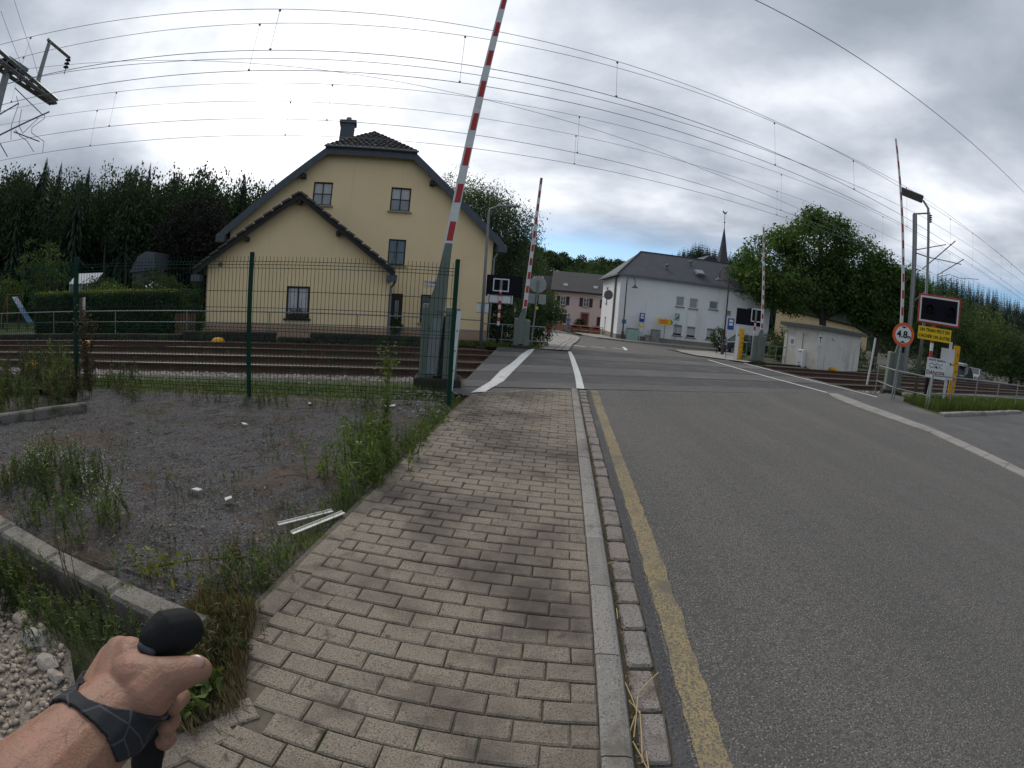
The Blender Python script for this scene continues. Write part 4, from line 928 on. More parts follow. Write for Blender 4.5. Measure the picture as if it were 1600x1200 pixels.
dm = MB().prism([(-2.2, 1.2, PE+.1), (-1.0, 1.2, PE+.1), (-1.5, 1.2, PE+1.6)], (0, 1.6, 0)).build('dormer', 'white_board', PH_)
MB().prism([(-4.5, .6, PE-1.5), (0, .6, PE-1.5), (0, 4.2, PE+1.7), (-4.5, 4.2, PE+1.7)], (0, 0, .14)).build('wing_roof', 'dark_roof', PH_)
MB().box((-2.2, 2.2, (PE-1.6)/2), (4.4, 3.0, PE-1.6)).build('wing_wall', 'pink_wall', PH_)
MB().prism([(-2.6, .3, 1.9), (-.05, .3, 1.9), (-.05, .55, 3.4), (-2.6, .55, 3.4)], (0, .1, 0)).build('lean_to_roof', 'green_wall', PH_)
gd = MB().box((-1.6, .62, .85), (2.2, .08, 1.7)).build('garage_door', 'brown_red', PH_)
for k in range(4): MB().box((-1.6, .57, .3+.4*k), (2.1, .03, .03)).build('groove', 'dark_timber', gd)

# church
chz = thing('church', 'slender grey church spire with weathercock behind the white building', 'church', (29.4, 69.0, -1))
MB().box((0, 0, 5.2), (2.3, 2.3, 10.4)).build('tower', 'white_wall', chz)
sp = MB().lathe([(1.55, 10.2), (1.05, 11.2), (.62, 13.2), (.28, 15.4), (.04, 16.9)], n=8).build('spire', 'slate_roof', chz)
MB().tube([(0, 0, 16.8), (0, 0, 19.2)], .05, 6).build('rod', 'galv_dark', sp); MB().lathe([(.02, 17.5), (.16, 17.65), (.02, 17.8)], n=8).build('ball', 'galv_dark', sp)
MB().prism([(-.42, 0, 19.25), (-.1, 0, 18.95), (.2, 0, 18.95), (.45, 0, 19.5), (.25, 0, 19.3), (.05, 0, 19.2), (-.15, 0, 19.3), (-.25, 0, 19.5)], (0, .04, 0)).build('weathercock', 'galv_dark', sp)
# yellow house behind the hut, right
yh = thing('far_yellow_house', 'pale yellow house half hidden behind the walnut trees', 'house', (33.5, 49.5, -.5), -.63)
MB().wall([(-4.6, 0, 0), (6.6, 0, 0), (6.6, 0, 3.1), (5.0, 0, 3.75), (-4.6, 0, 4.6)], [rect(-1.8, -.9, 1.4, 2.5, 0), rect(5.3, 6.0, 1.2, 2.2, 0)], (0, .3, 0)).build('wall', 'house_yellow', yh)
MB().box((1, 3.3, 1.6), (11.1, 6, 3.2)).build('wall', 'house_yellow', yh)
for a, b, c, d in ((-1.8, -.9, 1.4, 2.5), (5.3, 6.0, 1.2, 2.2)): window(yh, a, b, c, d, 0, m='brown_red', cross=(1, 0))
MB().prism([(-5, -.4, 4.75), (5.1, -.4, 3.85), (7, -.4, 3.1), (7, 6.5, 3.1), (5.1, 6.5, 3.85), (-5, 6.5, 4.75)], (0, 0, .14)).build('roof', 'dark_roof', yh)

# concrete hut by the tracks
ht = thing('concrete_hut', 'small pale concrete relay hut beside the tracks', 'hut', T(21.3, 16.5, -.2), AZ+.12)
# the long wall faces the rails; the door end faces the street
hw_, hd_, hh_ = 5.1, 2.3, 2.16
hb = MB().wall([(0, 0, 0), (hw_, 0, 0), (hw_, 0, hh_), (0, 0, hh_)], [], (0, .15, 0)).wall([(0, hd_, 0), (0, .15, 0), (0, .15, hh_), (0, hd_, hh_)], [], (.15, 0, 0)).box((hw_-.08, hd_/2+.08, hh_/2), (.15, hd_-.2, hh_)).box((hw_/2, hd_-.05, hh_/2), (hw_-.4, .15, hh_)); hb.build('wall', 'hut_wall', ht)
MB().box((hw_/2, hd_/2, hh_+.11), (hw_+.5, hd_+.5, .22), bev=.04).build('roof', 'hut_roof', ht)
dr = MB().box((-.012, 1.55, .95), (.03, 1.0, 1.86)).build('door', 'hut_wall', ht)
for y_ in (1.04, 2.06): MB().box((-.03, y_, .95), (.02, .03, 1.9)).build('door_trim', 'grey_cabinet', dr)
MB().box((-.032, 1.72, 1.35), (.012, .42, .5)).build('notice', 'white_board', dr); MB().box((-.042, 1.72, 1.35), (.006, .2, .22)).build('mark', 'grey_cabinet', dr); MB().tube([(-.04, 1.15, .9), (-.09, 1.15, .9), (-.09, 1.15, 1.02)], .012, 6).build('handle', 'galv_dark', dr)
text('lettering', 'LC', .2, 'black', ht, (-.006, 2.25, 1.83), (pi/2, 0, -pi/2))
tpn = MB().box((.05, -.022, 1.62), (.34, .03, .55)).build('letter_panel', 'white_board', ht); text('lettering', 'T', .42, 'black', tpn, (.05, -.040, 1.62), ext=.002)
MB().lathe([(.05, 0), (.08, -.06), (.06, -.12), (.01, -.13)], (1.5, 0, 1.78), 10, 'Y').build('wall_lamp', 'white_board', ht)
cbx = thing('meter_cabinet', 'slim light grey meter cabinet in front of the hut door end', 'cabinet', T(20.9, 17.3, -.2), AZ+.12)
MB().box((0, 0, .5), (.3, .42, 1.02), bev=.02).build('box', 'white_board', cbx)
for z_ in (.2, .32, .9): MB().box((-.153, 0, z_), (.006, .16, .035)).build('slot', 'galv_dark', cbx)
# ------------------------------------------------------------------ railings
def railing(label, pts, hgt, mid, r=.022, m='galv', posts=None, zf=gzw, cat='railing', bend=False):
    """pipe railing through ground points; posts at every point"""
    rl = thing('pipe_railing', label, cat)
    P = [Vector((x, y, zf(x, y))) for x, y in pts]
    for hh in ([hgt] + (mid if isinstance(mid, list) else [mid])):
        MB().tube([p + Vector((0, 0, hh)) for p in P], r if hh == hgt else r*.85, 8).build('rail', m, rl)
    for p in (P if posts is None else [P[i] for i in posts]): MB().tube([p - Vector((0, 0, .15)), p + Vector((0, 0, hgt))], r*.95, 8).build('post', m, rl)
    return rl
Tx = lambda t, p: tuple(T(t, p)[:2])
railing('long rusty pipe railing beyond the tracks in front of the yellow house', [Tx(t_, 17.6) for t_ in (-22, -19, -16, -12.9, -9.8, -6.7, -3.52, -.35, 2.9, 4.2)], .88, .48, .022, 'galv', zf=lambda x, y: 0)
railing('short pipe railing behind the far signal and barrier on the left', [Tx(t_, 18.2) for t_ in (4.25, 5.1, 6.1, 6.85)], .86, .28, .022, 'galv')
railing('pipe railing with rounded corner in front of the danger board', [(12.95, 14.3), (12.15, 12.4), (12.55, 11.2)], .93, .38, .024, 'galv', zf=lambda x, y: -.02)
railing('long pipe railing running right along the grass bank', [(12.58, 11.12), (14.3, 11.62), (16.6, 12.2), (19.2, 12.85), (21.6, 13.3), (25, 14.1), (29, 15.0), (34, 16.1)], 1.02, .46, .026, 'galv', zf=lambda x, y: -.02)
railing('short pipe railing beside the bus stop flag at the traffic island', [(11.0, 24.2), (10.9, 22.9), (10.78, 21.4)], .92, .34, .02, 'galv')
railing('pipe railing left of the hut beyond the right barrier', [(11.9, 22.1), (13.6, 23.4), (15.6, 24.7)], .9, .4, .02, 'galv')
railing('far pipe railing behind the tracks right of the hut', [Tx(t_, 19.3) for t_ in (26.5, 29, 32, 36, 41, 47, 54, 62)], .95, .5, .022, 'galv')
railing('grey railing in front of the terrace at the pink house', [(5.1, 46.6), (6.0, 46.0), (7.0, 45.4), (7.9, 44.9)], .75, .35, .03, 'galv')

# ------------------------------------------------------------------ mossy wall along the track, hedge side
def rough_wall(label, t0, t1, p, h, seed):
    r = random.Random(seed); wl_ = thing('mossy_wall', label, 'wall', T(t0, p, -.2), AZ); x = 0.0; row = 0
    z = 0.0
    while z < h:
        hh = min(.15, h-z) if h-z > .08 else h-z; x = -r.uniform(0, .2)
        if hh < .03: break
        while x < t1-t0:
            w = r.uniform(.22, .5); a, b = max(x, 0), min(x+w, t1-t0)
            if b-a > .06:
                MB().box(((a+b)/2, r.uniform(-.02, .02), z+hh/2), (b-a-.012, .34+r.uniform(-.03, .03), hh-.012), bev=.02).build('stone', 'moss_wall', wl_)
            x += w
        z += hh
    MB().box(((t1-t0)/2, 0, h*.47), (t1-t0-.04, .26, h*.92)).build('core', 'moss_wall', wl_)
rough_wall('low mossy stone wall left of the gap below the annex', -6.6, -3.15, 17.05, .42, 1)
rough_wall('low broken mossy stones in the gap below the annex', -3.1, -1.98, 17.05, .27, 2)
rough_wall('low mossy stone wall right of the gap below the yellow house', -1.95, 2.6, 17.05, .44, 3)
rough_wall('low dark stone edge below the garden hedge at the far left', -20, -6.7, 17.1, .32, 4)

# ------------------------------------------------------------------ signs and signals on the left, beyond the tracks
def band_pole(par, x, y, z0, z1, r, band, start_red=True):
    MB().tube([(x, y, z0), (x, y, z1)], r, 12).build('pole', 'boom_white', par); z = z0 + (0 if start_red else band)
    while z < z1-.05:
        MB().tube([(x, y, z), (x, y, min(z+band, z1))], r*1.03, 12).build('red_band', 'boom_red', par); z += 2*band
sg = thing('crossing_signal', 'back of a light signal on a red and white pole left of the far barrier', 'signal', (-.66, 17.9, -.1), .06)
MB().tube([(0, 0, 0), (0, 0, .85)], .055, 12).build('foot', 'black', sg); band_pole(sg, 0, 0, .85, 2.2, .048, .15, False)
MB().box((.12, .12, 2.28), (1.3, .05, .78)).build('board', 'black_board', sg)
fm = MB()
for z_ in (2.10, 2.53): fm.box((0, .07, z_), (.58, .03, .04))
for x_ in (-.27, .27): fm.box((x_, .07, 2.315), (.04, .03, .39))
fm.build('bracket_frame', 'white_board', sg); MB().tube([(0, -.01, 2.15), (0, -.01, 2.5)], .05, 10).build('lamp_housing', 'galv', sg)
fb_ = MB().box((.0, .085, 1.80), (.92, .02, .31), bev=.005).build('panel', 'white_board', sg)
fo = MB()
for z_ in (1.655, 1.945): fo.box((0, .07, z_), (.84, .02, .03))
for x_ in (-.40, .40): fo.box((x_, .07, 1.80), (.03, .02, .26))
fo.build('panel_frame', 'galv_dark', sg)
rs = thing('round_sign', 'back of a round traffic sign with two small plates beside the far barrier', 'road sign', (.62, 19.4, -.15), 0)
MB().tube([(0, 0, 0), (.07, 0, 1.5), (.11, 0, 2.72)], .035, 10).build('pole', 'galv', rs); MB().lathe([(.02, .05), (.325, .05), (.33, .06), (.325, .075), (.02, .075)], (.10, 0, 2.55), 28, 'Y').build('disc', 'grey_back', rs)
for dx in (-.16, .26): MB().box((.05+dx, .05, 1.98), (.29, .02, .38), bev=.02).build('plate', 'grey_back', rs)
MB().lathe([(.02, -.05), (.06, -.05), (.065, 0), (.02, .02)], (.12, 0, 1.62), 12, 'Y').build('reflector', 'yellow_sign', rs)
lp = thing('street_lamp', 'grey street lamp with horizontal arm in front of the house corner', 'street lamp', (-1.22, 17.5, -.05))
MB().tube([(0, 0, 0), (-.03, 0, 3), (-.05, 0, 4.75), (-.02, 0, 4.95), (.25, 0, 5.06)], [.06, .052, .045, .04, .035], 10).build('pole', 'galv', lp, True)
MB().box((.62, 0, 5.10), (.80, .2, .07), Matrix.Rotation(-.05, 3, 'Y'), bev=.03).build('lamp_head', 'galv', lp); MB().box((0, 0, -.02), (.35, .3, .1)).build('foot', 'moss_wall', lp)
MB().box((-.02, .06, 1.40), (.42, .02, .32), bev=.01).build('plate', 'white_board', lp)
f_ = MB()
for z_ in (1.23, 1.57): f_.box((-.02, .05, z_), (.44, .02, .025))
f_.build('plate_frame', 'galv_dark', lp)
hy = thing('fire_hydrant', 'small red hydrant on the footway bend before the pink house', 'hydrant', (2.35, 36.0, gzw(2.35, 36)))
MB().lathe([(.13, 0), (.13, .05), (.08, .08), (.08, .55), (.12, .58), (.12, .68), (.06, .78), (.01, .8)], n=12).build('barrel', 'hydrant_red', hy, True)
for s_ in (-1, 1): MB().lathe([(.05, 0), (.05, s_*.16)], (0, 0, .48), 8, 'X').build('outlet', 'hydrant_red', hy)

# ------------------------------------------------------------------ right side, near the crossing
FA = -.82                                                # signs here are turned towards the street
def face(rz=FA): return rz
cs = thing('clearance_sign', 'round red-rimmed height limit sign reading 4.8 m', 'road sign', (12.0, 12.2, -.03), FA+.05)
MB().tube([(-.12, .03, 0), (0, .03, 2.35)], .032, 10).build('pole', 'galv', cs)
MB().lathe([(.005, 0), (.375, 0), (.375, .022), (.005, .022)], (0, -.01, 2.10), 40, 'Y').build('rim', 'orange_red', cs)
MB().lathe([(.005, 0), (.275, 0), (.275, .004), (.005, .004)], (0, -.014, 2.10), 40, 'Y').build('face', 'white_board', cs)
MB().prism([(-.1, -.018, 2.355), (.1, -.018, 2.355), (0, -.018, 2.29)], (0, .003, 0)).build('arrow', 'black', cs); MB().prism([(-.1, -.018, 1.845), (.1, -.018, 1.845), (0, -.018, 1.91)], (0, .003, 0)).build('arrow', 'black', cs)
text('lettering', '4.8', .30, 'black', cs, (-.04, -.020, 2.10)); text('lettering', 'm', .16, 'black', cs, (.205, -.020, 2.05))

sr_ = thing('crossing_signal', 'crossing light signal with red and white border and two dark lamps', 'signal', (14.05, 12.62, -.05), FA)
MB().tube([(-.03, 0, 0), (-.03, 0, 1.0)], .085, 12).build('foot', 'black', sr_); band_pole(sr_, -.05, 0, 1.0, 2.75, .065, .26)
bz = 3.17
MB().box((.1, -.05, bz), (1.60, .06, .98), bev=.01).build('border', 'boom_red', sr_); MB().box((.1, -.084, bz), (1.48, .012, .87)).build('white_border', 'white_board', sr_); bd = MB().box((.1, -.094, bz), (1.36, .012, .75)).build('board', 'black_board', sr_)
for x_ in (-.26, .56):
    MB().lathe([(.005, 0), (.125, 0), (.125, -.02), (.005, -.03)], (.0+x_, -.10, bz), 20, 'Y').build('lamp', 'lens', bd)
    hd = MB(); k = 12; ro = .15
    for i in range(k+1):
        a = radians(-65)+radians(310)*i/k
        for rr_, yy, in ((ro, -.10), (ro, -.34), (ro-.012, -.34), (ro-.012, -.10)): hd.v.append((x_+rr_*cos(a), yy, bz+rr_*sin(a)))
    for i in range(k):
        for j in range(4): hd.f.append((4*i+j, 4*i+(j+1) % 4, 4*i+4+(j+1) % 4, 4*i+4+j))
    hd.build('lamp_hood', 'black', bd)
yb = MB().box((.0, -.085, 2.35), (1.26, .02, .44), Matrix.Rotation(.0, 3, 'Y')).build('warning_panel', 'yellow_sign', sr_)
text('lettering', 'UN TRAIN PEUT EN', .150, 'black', yb, (0, -.098, 2.455), sx=.86); text('lettering', 'CACHER UN AUTRE', .150, 'black', yb, (0, -.098, 2.25), sx=.88)
db = MB().box((.22, -.11, 1.22), (.76, .02, .68)).build('danger_board', 'white_board', sr_)
text('lettering', 'HAUTE TENSION', .085, 'black', db, (.22, -.123, 1.49)); text('lettering', 'DANGER', .185, 'brown_red', db, (.22, -.123, 1.06), sx=.95)
zg = MB()
for dz, ph in ((1.36, 0), (1.25, 1)):
    pts = [(-.06+.1*i, -.123, dz+(.035 if (i+ph) % 2 else -.03)) for i in range(6)]; zg.tube(pts, .009, 4)
zg.prism([(.16, -.123, 1.24), (.27, -.123, 1.24), (.215, -.123, 1.32)], (0, .002, 0)); zg.build('pictogram', 'black', db)
for nm, lab, loc, x_, hh in (('marker_post', 'short white post left of the danger board', (13.42, 11.95, -.05), 0, 1.0), ('marker_post', 'tall white post carrying two blank notice boards', (14.85, 12.42, -.05), 1, 2.2)):
    wpst = thing(nm, lab, 'post', loc, FA); MB().box((0, 0, hh/2), (.115, .06, hh), Matrix.Rotation(.06, 3, 'Y') if not x_ else None, bev=.004).build('post', 'white_board', wpst)
    if x_:
        for z_, w_, xo in ((1.72, .54, -.08), (1.15, .5, -.04)): nb_ = MB().box((xo, -.06, z_), (w_, .02, .48)).build('notice_board', 'white_board', wpst)
for lab, loc, rz, hh in (('tall orange-yellow box post beside the notice boards', (15.62, 12.72, -.05), FA, 2.12), ('orange-yellow slotted box post at the traffic island', (10.75, 22.05, -.12), -.45, 1.6)):
    yp = thing('box_post', lab, 'post', loc, rz); MB().box((0, .06, hh/2), (.26, .14, hh), bev=.008).build('box', 'yellow_plastic', yp)
    for k in range(6): MB().box((.06, -.014, hh*(.15+.14*k)), (.035, .012, .05)).build('slot', 'black', yp)
wps = thing('marker_post', 'slim white post in front of the traffic island railing', 'post', (10.3, 21.45, -.1), -.4); MB().box((0, 0, .6), (.09, .05, 1.2)).build('post', 'white_board', wps); MB().box((-.06, .4, .85), (.1, .05, 1.7)).build('post', 'white_board', wps)
wpl = thing('marker_post', 'slim white leaning post beside the right near barrier', 'post', (14.9, 17.0, -.1), -.5); MB().box((0, 0, 1.0), (.075, .05, 2.0), Matrix.Rotation(.06, 3, 'Y')).build('post', 'white_board', wpl)
# far right signal
sf = thing('crossing_signal', 'back of a crossing signal framed in white beside the walnut tree', 'signal', (12.4, 23.9, -.25), -.42)
MB().tube([(0, 0, 0), (0, 0, .9)], .05, 10).build('foot', 'galv_dark', sf); band_pole(sf, 0, 0, .9, 2.2, .05, .2); MB().box((-.38, .1, 2.35), (1.35, .05, .85)).build('board', 'black_board', sf)
fm = MB()
for z_ in (2.17, 2.82): fm.box((.08, .04, z_), (.64, .04, .06))
for x_ in (-.23, .39): fm.box((x_, .04, 2.495), (.05, .04, .62))
fm.build('bracket_frame', 'white_board', sf); MB().tube([(0, 0, 2.2), (0, 0, 2.75)], .06, 8).build('lamp_housing', 'galv', sf)
# lamp by the crossing, right
lr = thing('street_lamp', 'grey street lamp with flat slanted head above the right crossing signal', 'street lamp', (15.3, 14.4, -.05))
MB().tube([(0, 0, 0), (0, 0, 4), (0, 0, 7.25), (-.16, .14, 7.55)], [.075, .065, .055, .045], 12).build('pole', 'galv', lr, True)
MB().box((-.52, .46, 7.74), (1.0, .40, .08), Matrix.Rotation(radians(139), 3, 'Z') @ Matrix.Rotation(radians(-16), 3, 'Y') @ Matrix.Rotation(radians(32), 3, 'X'), bev=.04).build('lamp_head', 'galv', lr)

# ------------------------------------------------------------------ junction furniture
def swan_lamp(label, loc, h, side):
    l_ = thing('street_lamp', label, 'street lamp', loc); a = []
    for i in range(9): an = pi*i/8; a.append((side*.34*(1-cos(an)), 0, h+.34*sin(an)*1.3))
    MB().lathe([(.11, 0), (.11, .7), (.06, .85)], n=10).build('base', 'lamp_brown', l_); MB().tube([(0, 0, .6), (0, 0, h)] + a[1:] + [(side*.68, 0, h-.25)], [.055, .045] + [.03]*9, 8).build('pole', 'lamp_brown', l_, True)
    MB().lathe([(.05, .16), (.08, .05), (.26, -.08), (.27, -.11), (.02, -.11)], (side*.68, 0, h-.32), 14).build('lamp_shade', 'lamp_brown', l_)
    return l_
sl1 = swan_lamp('brown swan-neck lamp against the white building wall', (8.5, 39.0, -.66), 4.75, 1)
MB().box((.55, -.02, 1.95), (.55, .04, .22)).build('name_plate', 'white_board', sl1); MB().box((.02, -.06, 1.55), (.34, .03, .34)).build('plate', 'slide_blue', sl1)
sl2 = swan_lamp('brown swan-neck lamp with blue bus flag on the traffic island', (13.0, 29.2, -.42), 5.1, -1)
def bus_flag(par, x, z, y=-.06):
    f = MB().box((x, y, z), (.44, .03, .72)).build('flag', 'sign_blue', par); MB().box((x, y-.018, z+.2), (.27, .004, .16)).build('pictogram', 'white_board', f); MB().box((x, y-.018, z-.01), (.27, .004, .16)).build('pictogram', 'white_board', f)
bus_flag(sl2, .36, 2.05)
bsn = thing('bus_stop_sign', 'blue bus stop flag on a white post with timetables', 'bus stop sign', (10.0, 39.3, -.66)); MB().tube([(0, 0, 0), (.05, 0, 2.4)], .035, 8).build('post', 'white_board', bsn); bus_flag(bsn, .06, 2.02)
tt_ = MB().box((.06, -.06, 1.42), (.4, .03, .34)).build('timetable', 'yellow_sign', bsn); MB().box((.06, -.08, 1.44), (.2, .004, .2)).build('sheet', 'white_board', tt_); MB().box((.04, -.06, 1.02), (.36, .03, .36)).build('timetable', 'white_board', bsn)
dsn = thing('direction_sign', 'yellow arrow direction sign with orange lettering pointing right', 'direction sign', (12.0, 39.0, -.66)); MB().tube([(0, 0, 0), (-.02, 0, 2.2)], .03, 8).build('post', 'galv', dsn)
yd = MB().prism([(-.68, -.05, 1.62), (.38, -.05, 1.62), (.66, -.05, 1.86), (.38, -.05, 2.1), (-.68, -.05, 2.1)], (0, .02, 0)).build('arrow_panel', 'yellow_sign', dsn)
lt = MB(); rq = random.Random(8)
for zz in (1.77, 1.95):
    x_ = -.52
    while x_ < .18: w_ = rq.uniform(.04, .1); lt.box((x_+w_/2, -.052, zz+rq.uniform(-.02, .02)), (w_*.8, .006, rq.uniform(.08, .14))); x_ += w_
lt.build('lettering', 'orange_red', yd); MB().prism([(.40, -.056, 1.67), (.47, -.056, 1.67), (.62, -.056, 1.86), (.47, -.056, 2.05), (.40, -.056, 2.05), (.54, -.056, 1.86)], (0, .004, 0)).build('arrow_mark', 'black', yd)
gsn = thing('info_sign', 'small pale green information sign on a thin post by the shuttered windows', 'road sign', (13.0, 39.15, -.66)); MB().tube([(0, 0, 0), (.0, 0, 2.0)], .028, 8).build('post', 'galv', gsn)
gp = MB().box((0, -.05, 2.35), (.46, .02, .62), bev=.01).build('panel', 'mint_cabinet', gsn); MB().prism([(-.16, -.064, 2.2), (.02, -.064, 2.3), (.16, -.064, 2.52), (.18, -.064, 2.36), (.06, -.064, 2.22), (-.1, -.064, 2.14)], (0, .003, 0)).build('pictogram', 'green_steel', gp); MB().box((0, -.05, 1.94), (.44, .02, .14)).build('plate', 'white_board', gsn)
for nm, mt, (x, y), sz, lab in (('street_cabinet', 'mint_cabinet', (9.35, 39.2), (.98, .42, .98), 'mint green street cabinet against the white building'), ('street_cabinet', 'grey_cabinet', (11.35, 39.3), (.72, .35, 1.05), 'weathered grey cabinet with rounded top right of the bus stop sign'), ('street_cabinet', 'grey_cabinet', (10.72, 39.35), (.5, .3, .52), 'low dark grey box between the bus stop sign and grey cabinet')):
    cb = thing(nm, lab, 'cabinet', (x, y, -.66)); MB().box((0, 0, sz[2]/2+.06), sz, bev=.03).build('box', mt, cb); MB().box((0, 0, .03), (sz[0]*.95, sz[1]*.9, .08)).build('plinth', 'galv_dark', cb); MB().box((0, 0, sz[2]+.075), (sz[0]+.06, sz[1]+.06, .035)).build('lid', 'galv_dark', cb)
    MB().box((.08, -sz[1]/2-.008, sz[2]*.6), (.03, .02, .1)).build('handle', 'black', cb)

# ------------------------------------------------------------------ overhead line
def catz(pts, t): return float(np.interp(t, [a for a, _ in pts], [b for _, b in pts]))
def overhead(label, p, mess, cont, drops, ta=-24, tb=85):
    l_ = thing('overhead_line', label, 'overhead line', T(0, p), AZ)
    def poly(pts):
        ts = sorted(set(list(np.linspace(ta, tb, 30)) + [a for a, _ in pts]))
        xs = np.array([a for a, _ in pts]); zs = np.array([b for _, b in pts]); co = np.polyfit(xs, zs, 2 if len(xs) > 3 else 1)
        lo, hi = xs.min()-4, xs.max()+6
        return [(t, 0, float(np.polyval(co, min(max(t, lo), hi)))) for t in ts], co, lo, hi
    Pm, cm, lo, hi = poly(mess); Pc, cc, lo2, hi2 = poly(cont)
    MB().tube(Pm, .0075, 5).build('messenger_wire', 'wire', l_); MB().tube(Pc, .0092, 5).build('contact_wire', 'wire', l_)
    for t in drops:
        za, zb = float(np.polyval(cm, min(max(t, lo), hi))), float(np.polyval(cc, min(max(t, lo2), hi2)))
        dr_ = MB().tube([(t, 0, zb), (t, 0, za)], .0045, 4).build('dropper', 'wire', l_); MB().box((t, 0, za-.03), (.05, .03, .06)).box((t, 0, zb+.02), (.05, .03, .05)).build('clip', 'galv_dark', dr_)
overhead('nearest pair of overhead wires above the near track', 10.4, [(-11.2, 8.33), (-5.9, 8.18), (-.3, 8.05), (5.3, 8.03), (10.8, 8.0), (19.4, 8.09), (23.6, 8.15)], [(-8.2, 7.03), (.0, 6.95), (23.9, 6.9)], (-10.0, -2.8, 5.33, 15.05, 24, 33, 42))
overhead('second pair of overhead wires above the near track', 11.4, [(-10.2, 8.31), (-3.6, 8.29), (1.65, 8.33), (6.6, 8.46), (16.6, 8.70)], [(-9.2, 6.92), (1.6, 6.94), (15, 7.02)], (-11, -3.5, 1.65, 11.85, 21, 30, 39))
overhead('upper pair of overhead wires above the far track', 15.2, [(-15.2, 8.42), (-9.5, 8.30), (-4.3, 8.24), (2.7, 8.27), (10.5, 8.40), (16.1, 8.49)], [(-14.8, 7.12), (-4.1, 7.0), (6.4, 6.92), (16.4, 6.83)], (-9.5, -1.82, 6.4, 16.2, 25, 35, 45))
overhead('lowest pair of overhead wires above the far track', 16.6, [(-13.8, 8.36), (-4.6, 8.15), (3.0, 8.12), (11.5, 8.15), (17.5, 8.2)], [(-16, 6.89), (-4.4, 6.89), (6.9, 6.95), (17.4, 7.02)], (-11.1, -3.35, 6.9, 17.4, 26, 36, 46))
def single(label, pts, r=.011):
    w_ = MB().tube(pts, r, 5).build('overhead_wire', 'wire'); return tag(w_, label, 'wire')
FE = 10.9*1.56
single('single feeder wire hanging from the insulators of both masts', [T(t*1.56, FE, 1.6+(z-1.6)*1.56) for t, z in ((-24, 7.75), (-8.57, 7.21), (-5.7, 7.08), (-3.2, 7.02), (1.9, 7.0), (7.5, 7.04), (12.55, 7.2), (20.0, 7.58), (21.6, 7.66), (40, 8.0), (60, 8.4))], .012)
single('thin slanting wire crossing between the overhead pairs', [T(t, 12, z) for t, z in ((-16, 8.7), (-10.4, 8.1), (-3.5, 7.42), (1.5, 6.93), (7, 6.48), (9.3, 6.27), (16, 5.9), (30, 5.6))], .006)
single('lone overhead wire running down the upper right sky', [T(t, 6, z) for t, z in ((2, 7.6), (6, 7.85), (11, 8.16), (23, 9.0), (45, 10.4))], .010)
single('stay wire at the far left top corner', [T(-13.8, 12.2, 10.9), T(-13.8, 14.2, 9.75), T(-13.8, 15.3, 9.1)], .008)
single('second stay wire beside the left mast arm', [T(-13.8, 12.6, 11.6), T(-13.8, 14.75, 10.3), T(-13.8, 16.2, 9.2)], .008)
# left mast, its lattice arm and cantilevers reach into the frame
ml = thing('catenary_mast', 'grey overhead line mast with lattice arm at the top left corner', 'mast', T(-13.8, 13.6, -.1), AZ)
P0 = 13.6
def lat(par, y0, z0, y1, z1, h, w, m='galv', name='lattice_arm', n=7):
    """box girder seen from below: chords and cross bars"""
    mb_ = MB(); a = Vector((0, y0-P0, z0)); b = Vector((0, y1-P0, z1)); d = b-a; up = Vector((0, -d.z, d.y)).normalized()*h
    for sx in (-1, 1):
        for s in (0, 1):
            q0 = a+Vector((sx*w, 0, 0))+up*s; q1 = b+Vector((sx*w*.6, 0, 0))+up*s*.5; mb_.tube([q0, q1], .085, 4)
    for i in range(n+1):
        q = a + d*(i/n); ww = w*(1-.4*i/n); k = 1-.5*i/n
        mb_.box(tuple(q), (2*ww, .26, .03)); mb_.box(tuple(q+up*k), (2*ww, .26, .03))
        for sx in (-1, 1): mb_.tube([q+Vector((sx*ww, 0, 0)), q+Vector((sx*ww, 0, 0))+up*k], .035, 4)
    return mb_.build(name, m, par)
MB().box((0, 0, 4.75), (.3, .26, 9.5), taper=.75).build('mast', 'galv', ml)
lat(ml, 12.6, 9.35, 17.0, 9.15, .28, .24); MB().box((0, .3, 9.62), (.5, 1.3, .12)).build('bracket', 'galv_dark', ml)
MB().box((0, 15.6-P0, 10.4), (.16, .13, 1.75), taper=.8).build('upright', 'galv', ml)
MB().tube([(0, 15.45-P0, 11.3), (0, 17.3-P0, 11.28)], .075, 6).build('insulator_arm', 'galv', ml)
ins = MB(); zz = 11.2
for k in range(3): ins.lathe([(.04, 0), (.13, -.04), (.14, -.07), (.04, -.12)], (0, 17.25-P0, zz-.16*k), 12)
ins.tube([(0, 17.25-P0, 11.25), (0, 17.25-P0, 10.5)], .02, 6); ins.build('insulator', 'insulator', ml)
for (ya, za), (yb_, zb_2), r0 in (((14.05, 7.1), (16.85, 8.75), .035), ((14.3, 8.9), (16.5, 8.5), .018), ((14.85, 7.42), (16.6, 7.48), .025), ((13.7, 7.7), (14.75, 8.45), .03), ((14.0, 6.95), (14.75, 6.5), .02)):
    MB().tube([(0, ya-P0, za), (0, yb_-P0, zb_2)], r0, 6).build('cantilever_tube', 'galv_dark', ml)
for pts in ([(14.9, 7.4), (15.3, 7.25), (15.75, 7.2), (16.35, 6.9)], [(16.55, 8.5), (16.6, 8.3), (15.9, 7.75), (15.95, 7.55), (16.9, 7.45), (16.95, 7.0)], [(14.5, 8.55), (14.75, 8.3), (14.6, 7.5), (14.75, 7.0)], [(15, 8.2), (15.05, 7.6), (15.4, 7.4), (16.2, 8.2)]):
    MB().tube([(.02, a-P0, b+.1) for a, b in pts], .014, 5).build('jumper_wire', 'wire', ml)
MB().lathe([(.07, 0), (.08, .2), (.05, .35), (.08, .5), (.06, .6)], (0, .25, 6.9), 8).build('insulator', 'insulator', ml)
